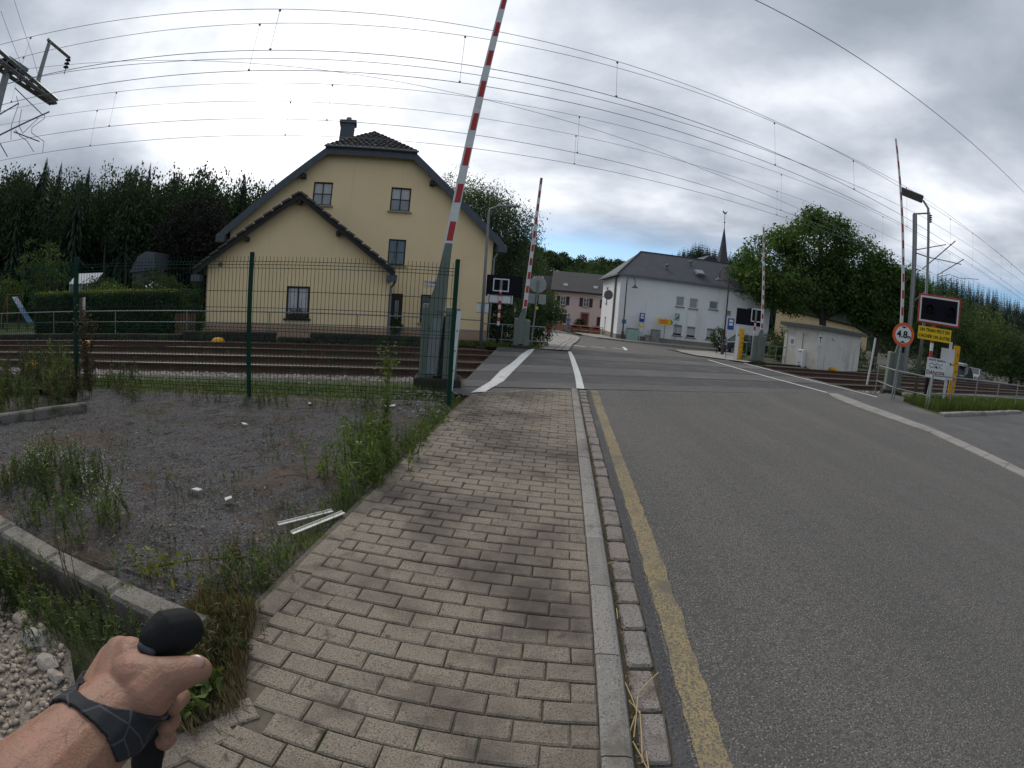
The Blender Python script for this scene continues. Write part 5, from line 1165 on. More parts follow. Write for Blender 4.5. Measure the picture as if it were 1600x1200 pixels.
# right mast
mr = thing('catenary_mast', 'grey overhead line mast with two cantilevers beside the walnut trees', 'mast', T(33.7, 17.6, -.2), AZ)
MB().box((0, 0, 5.7), (.2, .3, 11.4)).build('mast', 'galv_dark', mr); MB().box((-.11, -.1, 5.7), (.03, .1, 11.3)).build('flange', 'galv', mr)
P0 = 17.6
MB().box((0, -.6, 11.45), (.12, 1.45, .09)).build('top_arm', 'galv_dark', mr)
ins = MB()
for k in range(4): ins.lathe([(.04, 0), (.16, -.04), (.16, -.08), (.04, -.13)], (0, -1.32, 11.35-.15*k), 10)
ins.build('insulator', 'insulator', mr)
for (ya, za), (yb_, zb_2), r0 in (((17.5, 8.65), (14.95, 9.05), .035), ((14.2, 9.3), (16.9, 7.3), .04), ((17.5, 8.45), (16.4, 8.15), .05), ((16.4, 8.15), (13.7, 7.75), .035), ((13.5, 8.1), (15.6, 6.95), .035)):
    MB().tube([(0, ya-P0, za+.2), (0, yb_-P0, zb_2+.2)], r0, 6).build('cantilever_tube', 'galv_dark', mr)
MB().tube([(0, 15.6-P0, 7.0), (0, 14.6-P0, 7.25), (0, 13.9-P0, 7.05), (0, 12.3-P0, 7.05)], .02, 6).build('steady_arm', 'galv_dark', mr); MB().tube([(0, 17.5-P0, 5.2), (.3, 16.7-P0, 6.0)], .05, 6).build('brace', 'galv', mr)
# farther mast at the right edge of the frame
mf = thing('catenary_mast', 'distant overhead line mast arms at the right edge of the frame', 'mast', T(62, 9.2, -.2), AZ)
MB().box((0, 0, 5.4), (.3, .3, 11.2)).build('mast', 'galv_dark', mf)
for (ya, za), (yb_, zb_2), r0 in (((0, 9.6), (3.6, 11.2), .05), ((0, 10.2), (3.2, 10.5), .04), ((3.0, 10.45), (4.4, 11.5), .05), ((0, 8.9), (4.2, 9.0), .05), ((.5, 8.4), (4.0, 8.35), .05), ((.5, 8.0), (3.2, 8.1), .05)):
    MB().tube([(0, ya, za), (0, yb_, zb_2)], r0, 6).build('cantilever_tube', 'galv_dark', mf)
# ------------------------------------------------------------------ far side of the crossing: ground pieces
structure(sheet('far_road', [tuple(T(4.6, 17.0)[:2]), tuple(T(16.0, 17.0)[:2]), (10.2, 20.3), (10.2, 24), (10.2, 29.9), (14.6, 33), (26, 34.5), (60, 46), (60, 52), (24, 37.5), (15, 35.6), (9.2, 36.6), (6.6, 38.6), (5.4, 41.5), (5.0, 47), (4.2, 54), (1.5, 60), (-6, 62), (-6, 52), (1.5, 44), (2.3, 38), (2.1, 32), (.6, 20)], .003, 'asphalt', gzw, PCUT))
fwk = structure(sheet('far_footway', [(.62, 17.75), (2.0, 17.95), (2.15, 19.6), (2.55, 22.8), (3.0, 26), (3.9, 31), (4.6, 35.5), (4.9, 38), (4.6, 41), (3.9, 45), (3.0, 50), (1.8, 54), (1.4, 50), (2.0, 44), (2.2, 38), (1.9, 33), (1.35, 26.5), (.85, 20)], .05, 'pale_concrete', gzw, PCUT))
for k, off in enumerate((0, .28, .56)):
    pts = [(2.0-off, 17.98), (2.15-off, 19.6), (2.55-off, 22.8), (3.0-off, 26), (3.9-off, 31), (4.6-off, 35.5)]
    mb_ = MB()
    for a, b in zip(pts[:-1], pts[1:]): mb_.tube([(a[0], a[1], gzw(*a)+.05), (b[0], b[1], gzw(*b)+.05)], .018 if k else .05, 5, flat=.6)
    o = mb_.build('joint_line' if k else 'kerb_edge', 'joint' if k else 'kerb'); o.parent = fwk
for pts in ([(3.05, 26.35), (3.65, 25.45)], [(4.05, 26.05), (4.75, 25.7)], [(5.2, 26.3), (5.95, 26.1)]):
    line_strip('lane_dash', pts, .22, .22, z=.008, zf=gzw)
line_strip('lane_dash', [(6.35, 28.6), (6.05, 26.6), (5.75, 25.2)], .18, .18, z=.009, zf=gzw)
bp = [(5.6, 41.5), (6.3, 38.4), (9.2, 36.2), (15, 35.2), (24, 37.0), (24, 40.6), (8, 40.6), (8, 50), (5.2, 50)]
structure(sheet('building_pavement', bp, .10, 'pale_concrete', gzw, PCUT))
mb_ = MB()
for a, b in zip(bp[:4], bp[1:5]): mb_.prism([(a[0], a[1], gzw(*a)-.1), (b[0], b[1], gzw(*b)-.1), (b[0], b[1], gzw(*b)+.12), (a[0], a[1], gzw(*a)+.12)], (.0, .14, 0))
ke = mb_.build('kerb', 'kerb'); tag(ke, 'long grey kerb curving in front of the white building', 'kerb')
structure(sheet('traffic_island', [(9.95, 29.7), (9.5, 27.2), (9.75, 24), (9.55, 20.3), (10.2, 20.0), (10.9, 20.8), (11.6, 24), (13.4, 27), (15.4, 32.6), (13.5, 32.4)], .06, 'pale_concrete', gzw, PCUT))
structure(sheet('grass_bank', [(12.3, 11.0), (12.3, 10.25), (14.2, 10.6), (21, 12.6), (36, 16.4), tuple(T(36, 9.6)[:2]), tuple(T(15.4, 9.5)[:2]), (12.9, 13.6)], -.042, 'lawn'))
structure(sheet('garden_lawn', [tuple(T(t_, p_)[:2]) for t_, p_ in ((-60, 17.4), (-6.7, 17.4), (-6.7, 33), (-60, 33))], .03, 'lawn', gzw, PCUT))
structure(sheet('verge_beyond', [tuple(T(t_, p_)[:2]) for t_, p_ in ((2.7, 17.05), (6.1, 17.05), (6.9, 19.5), (9.5, 27), (10.5, 34), (5.4, 34), (5.4, 20.5), (2.7, 20.5))], .02, 'moss_soil', gzw, PCUT))
structure(sheet('yard_beyond', [tuple(T(t_, p_)[:2]) for t_, p_ in ((16.2, 17.1), (60, 17.1), (90, 40), (18, 26))], .02, 'moss_soil', gzw, PCUT))
bk = thing('bank_kerb', 'row of pale kerb blocks below the grass bank on the right', 'kerb')
for i in range(14):
    a = Vector((12.15, 10.12)).lerp(Vector((20.8, 12.45)), (i+.02)/14); b = Vector((12.15, 10.12)).lerp(Vector((20.8, 12.45)), (i+.96)/14); c_ = (a+b)/2
    o = MB().box((0, 0, 0), ((b-a).length-.03, .2, .2), bev=.02).build('kerb_block', 'pale_concrete', bk); o.location = (c_.x, c_.y, -.045+random.uniform(-.012, .012)); o.rotation_euler = (random.uniform(-.04, .04), random.uniform(-.02, .02), atan2((b-a).y, (b-a).x))

# ------------------------------------------------------------------ trees and shrubs
LT = lambda la, dp, z, r1, r2, r3: (la*.813+dp*.58, -la*.58+dp*.81, z, r1, r2, r3)
tree('walnut_tree', 'big dark green walnut tree behind the concrete hut', 'tree', (26.1, 36.5, -.4), [LT(-1.2, 0, 9.8, 3.4, 3.2, 2.9), LT(-5.4, 0, 7.4, 3.4, 3.2, 2.8), LT(-7.4, 0, 5.9, 2.3, 2.2, 2.0), LT(2.2, 0, 8.6, 3.0, 3.0, 2.4), LT(-2.6, -.5, 5.9, 5.4, 4, 2.3), LT(3.4, 0, 6.0, 3.2, 3, 2.7), LT(-1.6, 0, 12.0, 1.3, 1.3, 1.2), LT(.6, 0, 11.2, 1.6, 1.5, 1.2), LT(4.4, 0, 8.8, 1.5, 1.5, 1.1), LT(-4.2, 0, 10.0, 1.8, 1.7, 1.2)], 2300, 19, .27, .33, 'leaf_walnut', 4.2, .34, seed=3, limbs=26, lo=.45, droop=.2)
tree('walnut_tree', 'second walnut tree between the big one and the mast', 'tree', (29.6, 33.6, -.4), [LT(.8, 0, 6.9, 2.4, 2.4, 2.0), LT(2.9, 0, 6.0, 2.0, 2.0, 1.7), LT(-1.2, 0, 5.8, 2.6, 2.4, 2.2), LT(.6, 0, 4.6, 3.3, 2.6, 1.7), LT(2.2, 0, 7.9, 1.1, 1.1, .9), LT(3.9, 0, 7.3, .8, .8, .7)], 1300, 17, .25, .3, 'leaf_walnut', 3.2, .28, seed=4, limbs=18, lo=.45, droop=.2)
tree('willow_tree', 'grey-green weeping birch behind the right corner of the yellow house', 'tree', tuple(T(6.9, 25.2, -.4)), [(0, 0, 5.4, 1.7, 1.6, 1.7), (-1.0, .3, 6.5, 1.7, 1.6, 1.2), (.7, 0, 3.9, 1.4, 1.4, 1.9), (-1.8, .8, 7.5, 1.4, 1.3, .9), (.1, 0, 2.6, 1.4, 1.3, 1.4)], 980, 26, .15, .24, 'leaf_willow', 3.2, .16, 'bark_pale', seed=5, limbs=16, lo=.3, droop=1.1, flat=1.6, aspect=.34)
tree('birch_tree', 'thin-crowned birch showing above the house roof edge', 'tree', tuple(T(5.2, 29.5, -.5)), [(0, 0, 7.8, 1.5, 1.4, 1.6), (-.6, 0, 9.2, 1.0, 1.0, 1.0)], 110, 16, .14, .25, 'leaf_willow', 5.2, .13, 'bark_pale', seed=6, limbs=16, lo=.3, droop=.8, aspect=.34)
def bush(name, label, loc, blobs, ncl, per, size, m, seed, cat='shrub', spread=.09, lo=.55, group=None, stem=True):
    r = np.random.default_rng(seed); b = thing(name, label, cat, loc, 0, group); crown('foliage', blobs, ncl, per, size, spread, m, b, r, lo=lo)
    if stem: MB().tube([(0, 0, -.2), (0, 0, blobs[0][2])], [.05, .02], 6).build('stem', 'bark', b)
    return b
bush('clipped_bush', 'dark rounded bush behind the far left barrier', tuple(T(6.6, 20.6, -.3)), [(0, 0, .85, 1.05, 1.0, .95), (.8, .3, .7, .75, .7, .75), (-.7, 0, .7, .7, .7, .75)], 700, 8, .10, 'leaf_hedge', 11)
bush('shrub', 'dark evergreen shrub behind the crossing signal left of the round sign', tuple(T(5.55, 22.4, -.4)), [(0, 0, 1.7, .7, .7, 1.7), (.5, .4, 1.2, .7, .7, 1.2)], 420, 8, .13, 'leaf_dark', 12)
bush('shrub', 'leafy shrub with pale blossoms in front of the pink house', (2.4, 45.5, -.8), [(0, 0, 2.4, 1.5, 1.4, 1.5), (-1.2, 0, 1.7, 1.2, 1.2, 1.5), (1.1, 0, 1.7, 1.0, 1, 1.1)], 420, 9, .22, 'leaf_mid', 13, spread=.16)
bf = bush('shrub', 'climbing shrub with yellow-white blossoms left of the pink house wing', (1.0, 47, -.8), [(0, 0, 1.8, 1.2, 1.2, 1.7)], 260, 9, .22, 'leaf_hedge', 14, spread=.16); crown('blossoms', [(0.6, -.8, 2.4, 1.2, .5, .9)], 40, 1, .22, .05, 'flower_white', bf, aspect=.9)
# ivy on the annex corner
iv = thing('ivy', 'ivy climbing the left corner of the yellow annex', 'climber', tuple(T(-6.7, 19.4, -.2)), AZ)
crown('foliage', [(-.25, 0, .7, .3, .3, 1.0), (-.3, .2, 1.8, .25, .3, .9), (-.7, .4, .8, .6, .5, 1.1)], 380, 8, .10, .07, 'leaf_hedge', iv, lo=.4); MB().tube([(-.1, 0, 0), (-.15, 0, 1.4), (-.2, 0, 2.3)], [.03, .02, .008], 5).build('stem', 'bark', iv)
# hedge with yellow new growth on top
hg = thing('hedge', 'long clipped dark hedge with yellow-green new shoots on top', 'hedge', tuple(T(-14.9, 18.7, -.15)), AZ)
r_ = np.random.default_rng(21); n_ = 9000; cx_ = r_.uniform(0, 7.2, n_); cz_ = r_.uniform(0.05, 1.68, n_); side = r_.random(n_) < .72
cen = np.stack([cx_, np.where(side, r_.normal(0, .035, n_), r_.uniform(0, .9, n_)), np.where(side, cz_, 1.66+r_.normal(0, .03, n_))], 1); ends = r_.random(n_) < .06; cen[ends, 0] = np.where(r_.random(ends.sum()) < .5, 0, 7.2); cen[ends, 1] = r_.uniform(0, .9, ends.sum()); cen[ends, 2] = r_.uniform(.05, 1.68, ends.sum())
V, F = leaf_arrays(cen, .10, .55, 0, 0, r_); mesh_np('foliage', V, F, 'leaf_hedge', hg)
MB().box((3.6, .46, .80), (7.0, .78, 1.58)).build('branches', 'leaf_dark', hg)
cen = np.stack([r_.uniform(0, 7.2, 1700), r_.uniform(-.06, .9, 1700), 1.72+np.abs(r_.normal(0, .05, 1700))], 1); V, F = leaf_arrays(cen, .08, .5, .6, 0, r_); mesh_np('new_shoots', V, F, 'leaf_yellow', hg)
gt_ = thing('garden_gate', 'grey wooden picket gate between the hedge and the annex', 'gate', tuple(T(-7.62, 18.6, -.1)), AZ)
for k in range(8): MB().box((.06+k*.115, 0, .42), (.075, .025, .84), bev=.004).build('picket', 'wood', gt_)
for z_ in (.18, .66): MB().box((.45, .03, z_), (.95, .03, .07)).build('cross_bar', 'wood', gt_)
bx_ = thing('notice_post', 'orange and white notice post in front of the hedge', 'post', tuple(T(-11.75, 18.2, 0)), AZ); MB().box((-.09, 0, 1.02), (.15, .1, .74)).build('panel', 'wood', bx_); MB().box((.06, -.02, 1.04), (.1, .06, .72)).build('white_panel', 'white_board', bx_); MB().tube([(0, .05, 0), (0, .05, .8)], .035, 6).build('post', 'wood', bx_)
# garden items at the far left
sw = thing('swing_frame', 'wooden swing frame with blue slide in the garden at far left', 'swing', tuple(T(-21.3, 24, -.4)), AZ)
for a, b in (((-.4, -.5, 0), (0, 0, 2.0)), ((.4, -.5, 0), (0, 0, 2.0)), ((-.4, 1.6, 0), (0, 1.2, 2.0)), ((.4, 1.6, 0), (0, 1.2, 2.0)), ((0, -.1, 2.0), (0, 1.3, 2.0))): MB().tube([a, b], .055, 6).build('beam', 'wood', sw)
sd = MB(); sd.prism([(.2, .2, 1.9), (.2, .75, 1.9), (1.5, .75, .5), (1.9, .75, .42), (1.9, .2, .42), (1.5, .2, .5)], (0, 0, -.05)); sd.build('slide', 'slide_blue', sw)
shd = thing('garden_shed', 'grey gambrel-roofed shed among the garden trees', 'shed', tuple(T(-15.4, 31.5, -.5)), AZ-.15)
MB().prism([(-1.2, 0, 3.3), (-.55, 0, 4.35), (.15, 0, 4.65), (.85, 0, 4.55), (1.0, 0, 3.45)], (0, 2.6, 0)).build('roof', 'slate_board', shd); MB().box((0, 1.3, 1.7), (2.0, 2.4, 3.3)).build('wall', 'green_wall', shd)
gh = thing('greenhouse', 'pale greenhouse glimpsed behind the hedge', 'greenhouse', tuple(T(-19.2, 29.5, -.5)), AZ); MB().box((0, 1, 1.3), (2.0, 2, 2.6)).build('glazing', 'glass_pale', gh); MB().prism([(-1.1, -.05, 2.6), (1.1, -.05, 2.6), (1.1, 1, 3.25), (-1.1, 1, 3.25)], (0, 0, .06)).build('roof', 'white_board', gh)
for k in range(5): MB().box((-1+k*.5, -.03, 1.6), (.05, .04, 2.0)).build('bar', 'frame_white', gh)
cp = thing('white_canopy', 'white pitched canopy behind the right end of the hedge', 'canopy', tuple(T(-13.3, 28.5, -.4)), AZ)
MB().lathe([(1.15, 2.15), (.5, 2.35), (.02, 2.62)], n=4).build('cover', 'white_board', cp)
for sx in (-1, 1):
    for sy in (-1, 1): MB().tube([(sx*.78, sy*.05+0, 0), (sx*.78, sy*.05, 2.15)], .03, 5).build('leg', 'galv', cp)
gtr = [(-24.5, 27, 3.2, 1.6, 'leaf_light', 'pale yellow-green garden tree at the far left'), (-20.6, 26.5, 5.2, 1.9, 'leaf_mid', 'tall garden tree left of the fence post'), (-17.0, 28.5, 3.0, 1.5, 'leaf_mid', 'round garden tree behind the hedge middle'), (-14.9, 26.0, 2.6, 1.3, 'leaf_light', 'light shrub tree behind the hedge right of the greenhouse'), (-11.9, 25.5, 3.2, 1.4, 'leaf_hedge', 'dark shrub tree left of the annex'), (-10.2, 24.0, 2.6, 1.1, 'leaf_hedge', 'dark bush against the annex end'), (-26, 23.5, 2.6, 1.5, 'leaf_hedge', 'low dark bush behind the swing at the left edge'), (-22.0, 22.5, 1.6, .9, 'leaf_hedge', 'low bush right of the slide')]
for i, (t_, p_, h, w, m_, lab) in enumerate(gtr):
    tree('garden_tree', lab, 'tree', tuple(T(t_, p_, gz(p_))), [(0, 0, h*.66, w, w, h*.36), (w*.5, 0, h*.5, w*.7, w*.7, h*.3), (-w*.4, .2, h*.48, w*.75, w*.7, h*.32)], 240, 14, .16, .16, m_, h*.35, .08+.02*w, seed=30+i, limbs=8, lo=.35, group='garden trees behind the hedge')
tree('copper_beech', 'large dark purple tree beside the house roof', 'tree', tuple(T(-12.6, 34.5, -.6)), [(0, 0, 6.6, 2.6, 2.4, 2.4), (1.4, 0, 5.2, 2.2, 2.2, 2.4), (-1.8, 0, 5.4, 2.2, 2.2, 2.2), (.2, 0, 3.4, 2.8, 2.4, 2.2)], 900, 20, .2, .24, 'leaf_copper', 2.6, .28, seed=50, limbs=10, lo=.4)

# conifer and broadleaf prototypes for the woods
def conifer_arrays(r, layers=26, spikes=13):
    V, F = [], []
    for i in range(layers):
        u = i/(layers-1); z = .16+.84*u; R_ = .16*(1-u)**.85+.012; z2 = z-.09*(1-u)-.035
        for j in range(spikes):
            a = 2*pi*(j+r.random())/spikes; rr_ = R_*(.65+.6*r.random()); k = len(V); da = .15
            V += [(0, 0, z+.03), (rr_*.75*cos(a-da), rr_*.75*sin(a-da), (z+z2)/2), (rr_*cos(a), rr_*sin(a), z2+.02*r.normal()), (rr_*.75*cos(a+da), rr_*.75*sin(a+da), (z+z2)/2)]; F.append((k, k+1, k+2, k+3))
    return np.array(V), np.array(F)
def broad_arrays(r, n=1700, sz=.024):
    d = unit(r.normal(size=(n, 3))); lob = unit(r.normal(size=(9, 3))); k_ = r.integers(0, 9, n)
    c = lob[k_]*np.array([.17, .17, .2])+d*np.array([.16, .16, .17])*(.5+.5*r.random((n, 1)))+np.array([0, 0, .64]); c += r.normal(size=(n, 3))*.012
    return leaf_arrays(c, sz, .7, 0, 0, r)
def trunk_arrays(h=.75, w=.012):
    V = [(sx*w, sy*w, z) for z in (0, h) for sx, sy in ((-1, -1), (1, -1), (1, 1), (-1, 1))]; return np.array(V), np.array([(i, (i+1) % 4, 4+(i+1) % 4, 4+i) for i in range(4)])
rw = np.random.default_rng(77)
PC = [conifer_arrays(rw) for _ in range(5)]; PB = [broad_arrays(rw) for _ in range(4)]; PCF = [conifer_arrays(rw, 10, 7) for _ in range(4)]; PBF = [broad_arrays(rw, 320, .075) for _ in range(4)]
def wood(name, label, pos, hts, protos, m, wid=1.0):
    VV, FF, k = [], [], 0
    for (x, y, z), h in zip(pos, hts):
        V, F = protos[rw.integers(len(protos))]; a = rw.random()*2*pi; c_, s_ = cos(a), sin(a); w = wid*h*(.8+.4*rw.random())
        Q = np.stack([(V[:, 0]*c_-V[:, 1]*s_)*w+x, (V[:, 0]*s_+V[:, 1]*c_)*w+y, V[:, 2]*h+z], 1); VV.append(Q); FF.append(F+k); k += len(V)
    return stuff(mesh_np(name, np.vstack(VV), np.vstack(FF), m), label, 'wood')
# the dark wood behind the garden, on a rising slope
def slope_z(p): return float(np.interp(p, [33, 75], [-.6, 4.0]))
pos, hts = [], []
for i in range(640):
    t_ = rw.uniform(-75, -7); p_ = 37+38*rw.random()**1.3
    h_ = np.interp(t_, [-60, -40, -20, -8], [14.0, 13.2, 11.2, 10.2])*(.84+.26*rw.random()); v_ = T(t_, p_, slope_z(p_)-.3); pos.append(tuple(v_)); hts.append(h_)
wood('forest', 'dark conifer wood rising behind the garden on the left', pos[:210], hts[:210], PC, 'needle', 1.0); wood('forest_broadleaf', 'dark broadleaf trees mixed into the wood on the left', pos[210:510], [h*1.08 for h in hts[210:510]], PB, 'leaf_dark', .62)
tv = []
for i in range(26):
    t_ = rw.uniform(-46, -12); p_ = rw.uniform(35.8, 38.5)
    tk = thing('pine_trunk', 'bare pine trunk standing at the front of the dark wood', 'tree trunk', tuple(T(t_, p_, slope_z(p_)-.3)), 0, 'pine trunks at the edge of the wood'); h_ = rw.uniform(6.0, 8.2)
    MB().tube([(0, 0, 0), (rw.normal()*.05, 0, h_*.5), (rw.normal()*.1, 0, h_)], [.13, .11, .06], 6).build('trunk', 'bark', tk)
    V, F = leaf_arrays(np.array([0, 0, h_+.3])+np.clip(rw.normal(size=(420, 3)), -1.6, 1.6)*np.array([.45, .45, .5])-np.array([0, 0, .5]), .16, .4, 0, 0, rw); mesh_np('crown', V, F, 'needle', tk)
structure(sheet('wood_floor', [tuple(T(t_, p_)[:2]) for t_, p_ in ((-120, 33), (-5, 33), (-5, 90), (-120, 90))], 0, 'hill', lambda x, y: slope_z(tp(x, y)[1])-.25, [(tuple(T(0, p)[:2]), (-TY, TX)) for p in (45, 60, 75)]))
# wooded hills far off
def hill(name, az0, az1, dist, depth, topf, label, m, protos, ntree, th, wid):
    na, nd = 40, 10; V = []
    def hz(a, u): return topf(np.degrees(a))*np.sin(min(u*1.6, 1)*pi/2)**1.2 - 2
    for i in range(na+1):
        a = radians(az0+(az1-az0)*i/na)
        for j in range(nd+1):
            u = j/nd; D = dist+depth*u; V.append((D*sin(a), D*cos(a), hz(a, u)))
    F = [(i*(nd+1)+j, (i+1)*(nd+1)+j, (i+1)*(nd+1)+j+1, i*(nd+1)+j+1) for i in range(na) for j in range(nd)]
    structure(mesh_np('hill', V, F, 'hill', None, True)); pos, hts = [], []
    for k in range(ntree):
        a = radians(az0+(az1-az0)*rw.random()); u = rw.random()**.8; D = dist+depth*u; pos.append((D*sin(a), D*cos(a), hz(a, u)-.5)); hts.append(th*(.75+.5*rw.random()))
    wood(name, label, pos, hts, protos, m, wid)
hill('far_wood', -14, 17.5, 150, 70, lambda a: float(np.interp(a, [-14, 0, 3, 7, 12, 17], [20, 20, 17.5, 15.5, 15, 12])), 'hazy broadleaf woodland on the hill behind the pink house', 'leaf_hedge', PBF, 620, 8, 1.0)
hill('far_wood', 15.5, 30, 190, 60, lambda a: float(np.interp(a, [15, 18, 19.5, 23, 27, 30], [17, 23, 28, 27, 23, 20])), 'dark conifer hill behind the church spire', 'needle_far', PCF, 900, 9.5, 1.5)
hill('far_wood', 29, 75, 210, 110, lambda a: float(np.interp(a, [29, 40, 46, 52, 58, 75], [30, 36, 36, 33, 27, 14])), 'dark conifer hillside on the right behind the overhead masts', 'needle_far', PCF, 1500, 9.5, 1.1)
mid = [((7.6, 75, -1), 8.0, 3.0, 'leaf_light', 'lighter green tree behind the pink house roof'), ((13.2, 84, -1), 11.8, 3.6, 'leaf_mid', 'tall loose-crowned tree left of the white building roof'), ((10.0, 88, -1), 11.0, 3.6, 'leaf_hedge', 'dark tree between the pink house and the white building'), ((1.0, 72, -1), 9.2, 3.2, 'leaf_dark', 'dark spruce-like tree left of the pink house roof'), ((3.6, 80, -1), 9.6, 3.0, 'leaf_hedge', 'dark tree behind the pink house chimney end'),
       ((22.8, 88, -1), 12.0, 2.0, 'leaf_dark', 'dark tall tree left of the church spire'),
       ((48, 42, -.6), 11.2, 4.0, 'leaf_mid', 'tall roadside tree right of the mast'), ((52.5, 38.5, -.6), 9.4, 3.8, 'leaf_light', 'lighter tree beside the parked cars'), ((58, 37, -.6), 7.6, 3.8, 'leaf_mid', 'lower tree at the right beyond the cars'), ((62, 33.5, -.6), 6.2, 3.6, 'leaf_light', 'rounded tree near the right edge of the frame'), ((67, 31, -.6), 5.6, 3.6, 'leaf_hedge', 'dark tree at the right edge of the frame'), ((43, 45, -.6), 9.6, 3.2, 'leaf_hedge', 'dark tree just behind the right mast'),
       ((19.6, 33.0, -.5), 2.6, 1.5, 'leaf_hedge', 'dark bush left of the hut under the walnut tree'), ((16.8, 27.5, -.4), 1.5, 1.0, 'leaf_mid', 'small bush behind the right far barrier'), ((27, 33.5, -.5), 2.0, 1.6, 'leaf_light', 'low shrub right of the hut below the yellow house'), ((34, 30.5, -.5), 1.9, 1.7, 'leaf_mid', 'low shrub beneath the second walnut tree')]
for i, ((x, y, z), h, w, m_, lab) in enumerate(mid):
    big = h > 4
    tree('roadside_tree' if big else 'roadside_bush', lab, 'tree' if big else 'shrub', (x, y, z), [(0, 0, h*.62, w, w, h*.36), (w*.6, 0, h*.48, w*.7, w*.7, h*.32), (-w*.6, 0, h*.46, w*.75, w*.7, h*.32), (0, -w*.3, h*.3, w*.9, w*.8, h*.24)], 620 if big else 190, 15, .26 if big else .14, .34 if big else .15, m_, h*.3, .2 if big else .05, seed=70+i, limbs=8, lo=.35)
bush('planted_shrub', 'leafy potted oleander beside the parked blue car', (13.2, 30.6, -.4), [(0, 0, 1.1, .5, .5, .7)], 160, 7, .12, 'leaf_mid', 61); bush('planted_shrub', 'upright shrub behind the orange-yellow box post', (12.4, 25.2, -.3), [(0, 0, .8, .4, .4, .7)], 130, 7, .11, 'leaf_mid', 62)

# ------------------------------------------------------------------ cars, person, terrace
def car(label, loc, rz, m, L=4.1, W=1.72, H=1.48, rack=False):
    c_ = thing('parked_car', label, 'car', loc, rz); h = H
    prof = [(-L/2, .32), (-L/2+.02, .62), (-L/2+.18, .78), (-L*.22, .92), (L*.33, .95), (L/2-.06, .90), (L/2, .6), (L/2-.04, .3)]
    b = MB(); n_ = len(prof); rows = []
    for y, k in ((-W/2+.0, .985), (-W/2+.06, 1.0), (W/2-.06, 1.0), (W/2, .985)): rows.append([(x*k, y, z) for x, z in prof])
    b.v = [p for r in rows for p in r]
    for i in range(3): b.f += [(i*n_+j, i*n_+(j+1) % n_, (i+1)*n_+(j+1) % n_, (i+1)*n_+j) for j in range(n_)]
    b.f += [tuple(range(n_)), tuple(range(4*n_-1, 3*n_-1, -1))]; b.build('body', m, c_)
    cab = [(-L*.20, .90, W/2-.06), (-L*.03, h-.04, W/2-.22), (L*.10, h, W/2-.24), (L*.28, h-.05, W/2-.22), (L*.42, .93, W/2-.07)]
    g = MB(); g.v = [(x, -w, z) for x, z, w in cab] + [(x, w, z) for x, z, w in cab]; g.f = [(0, 1, 2, 3, 4), (9, 8, 7, 6, 5)] + [(i, i+1, i+6, i+5) for i in range(4)]; g.build('windows', 'glass', c_)
    rfm = MB(); rfm.v = [(x*1.01, s*(w+.005), z+.012) for s in (-1, 1) for x, z, w in cab[1:4]]; rfm.f = [(0, 1, 4, 3), (1, 2, 5, 4)]; rfm.build('roof', m, c_)
    pl = MB()
    for s in (-1, 1):
        for a, bb in ((0, 1), (3, 4)): pl.tube([(cab[a][0], s*(cab[a][2]+.01), cab[a][1]), (cab[bb][0], s*(cab[bb][2]+.01), cab[bb][1])], .045, 5)
        pl.tube([(L*.1, s*(W/2-.06), .93), (L*.1, s*(W/2-.23), h-.01)], .04, 5)
    pl.build('pillars', m, c_)
    for x in (-L*.31, L*.31):
        for s in (-1, 1):
            w_ = MB().lathe([(.08, -.1), (.31, -.1), (.32, -.06), (.32, .06), (.31, .1), (.08, .1)], (x, s*(W/2-.09), .31), 18, 'Y').build('wheel', 'rubber', c_); MB().lathe([(.02, s*.105), (.2, s*.105), (.2, s*.09), (.02, s*.09)], (x, s*(W/2-.09), .31), 14, 'Y').build('rim', 'galv', w_)
    for s in (-1, 1): MB().box((-L/2+.09, s*(W/2-.28), .68), (.16, .36, .12), bev=.03).build('headlight', 'glass_pale', c_); MB().box((L/2-.03, s*(W/2-.2), .75), (.08, .22, .2)).build('tail_light', 'boom_red', c_)
    MB().box((-L/2-.005, 0, .45), (.02, .5, .11)).build('number_plate', 'white_board', c_)
    if rack: MB().box((.1, 0, h+.16), (1.9, .75, .28), bev=.1).build('roof_box', 'car_grey', c_)
    return c_
car('dark blue car parked nose out beside the island lamp', (16.6, 33.9, -.5), .12, 'car_blue', 3.9)
car('dark car with a pale roof box parked beyond the right railing', (40.0, 31.6, -.4), .45, 'car_dark', 4.4, rack=True)
car('grey car parked behind the one with the roof box', (45.5, 34.2, -.4), .5, 'car_grey', 4.2)

def capsules(spec, k=8):
    """closed tapered tubes with round ends, to be fused"""
    m_ = MB()
    for pts, rad in spec:
        P = [Vector(p) for p in pts]; path, R_ = [], []
        d0 = (P[0]-P[1]).normalized(); d1 = (P[-1]-P[-2]).normalized()
        for a in (80, 55, 30): path.append(P[0]+d0*rad[0]*sin(radians(a))); R_.append(rad[0]*cos(radians(a)))
        path += P; R_ += list(rad)
        for a in (30, 55, 80): path.append(P[-1]+d1*rad[-1]*sin(radians(a))); R_.append(rad[-1]*cos(radians(a)))
        m_.tube(path, R_, 14)
    return m_
def fuse(name, m_, vox, m, parent=None, smooth=8, keep=True):
    o = m_.build('tmp', None); md = o.modifiers.new('r', 'REMESH'); md.mode = 'VOXEL'; md.voxel_size = vox; md.use_smooth_shade = True
    ms = o.modifiers.new('s', 'SMOOTH'); ms.factor = .5; ms.iterations = smooth
    bpy.context.view_layer.update(); me = bpy.data.meshes.new_from_object(o.evaluated_get(bpy.context.evaluated_depsgraph_get())); bpy.data.objects.remove(o)
    me.name = name
    for p in me.polygons: p.use_smooth = True
    me.materials.clear(); return linkobj(name, me, m, parent)
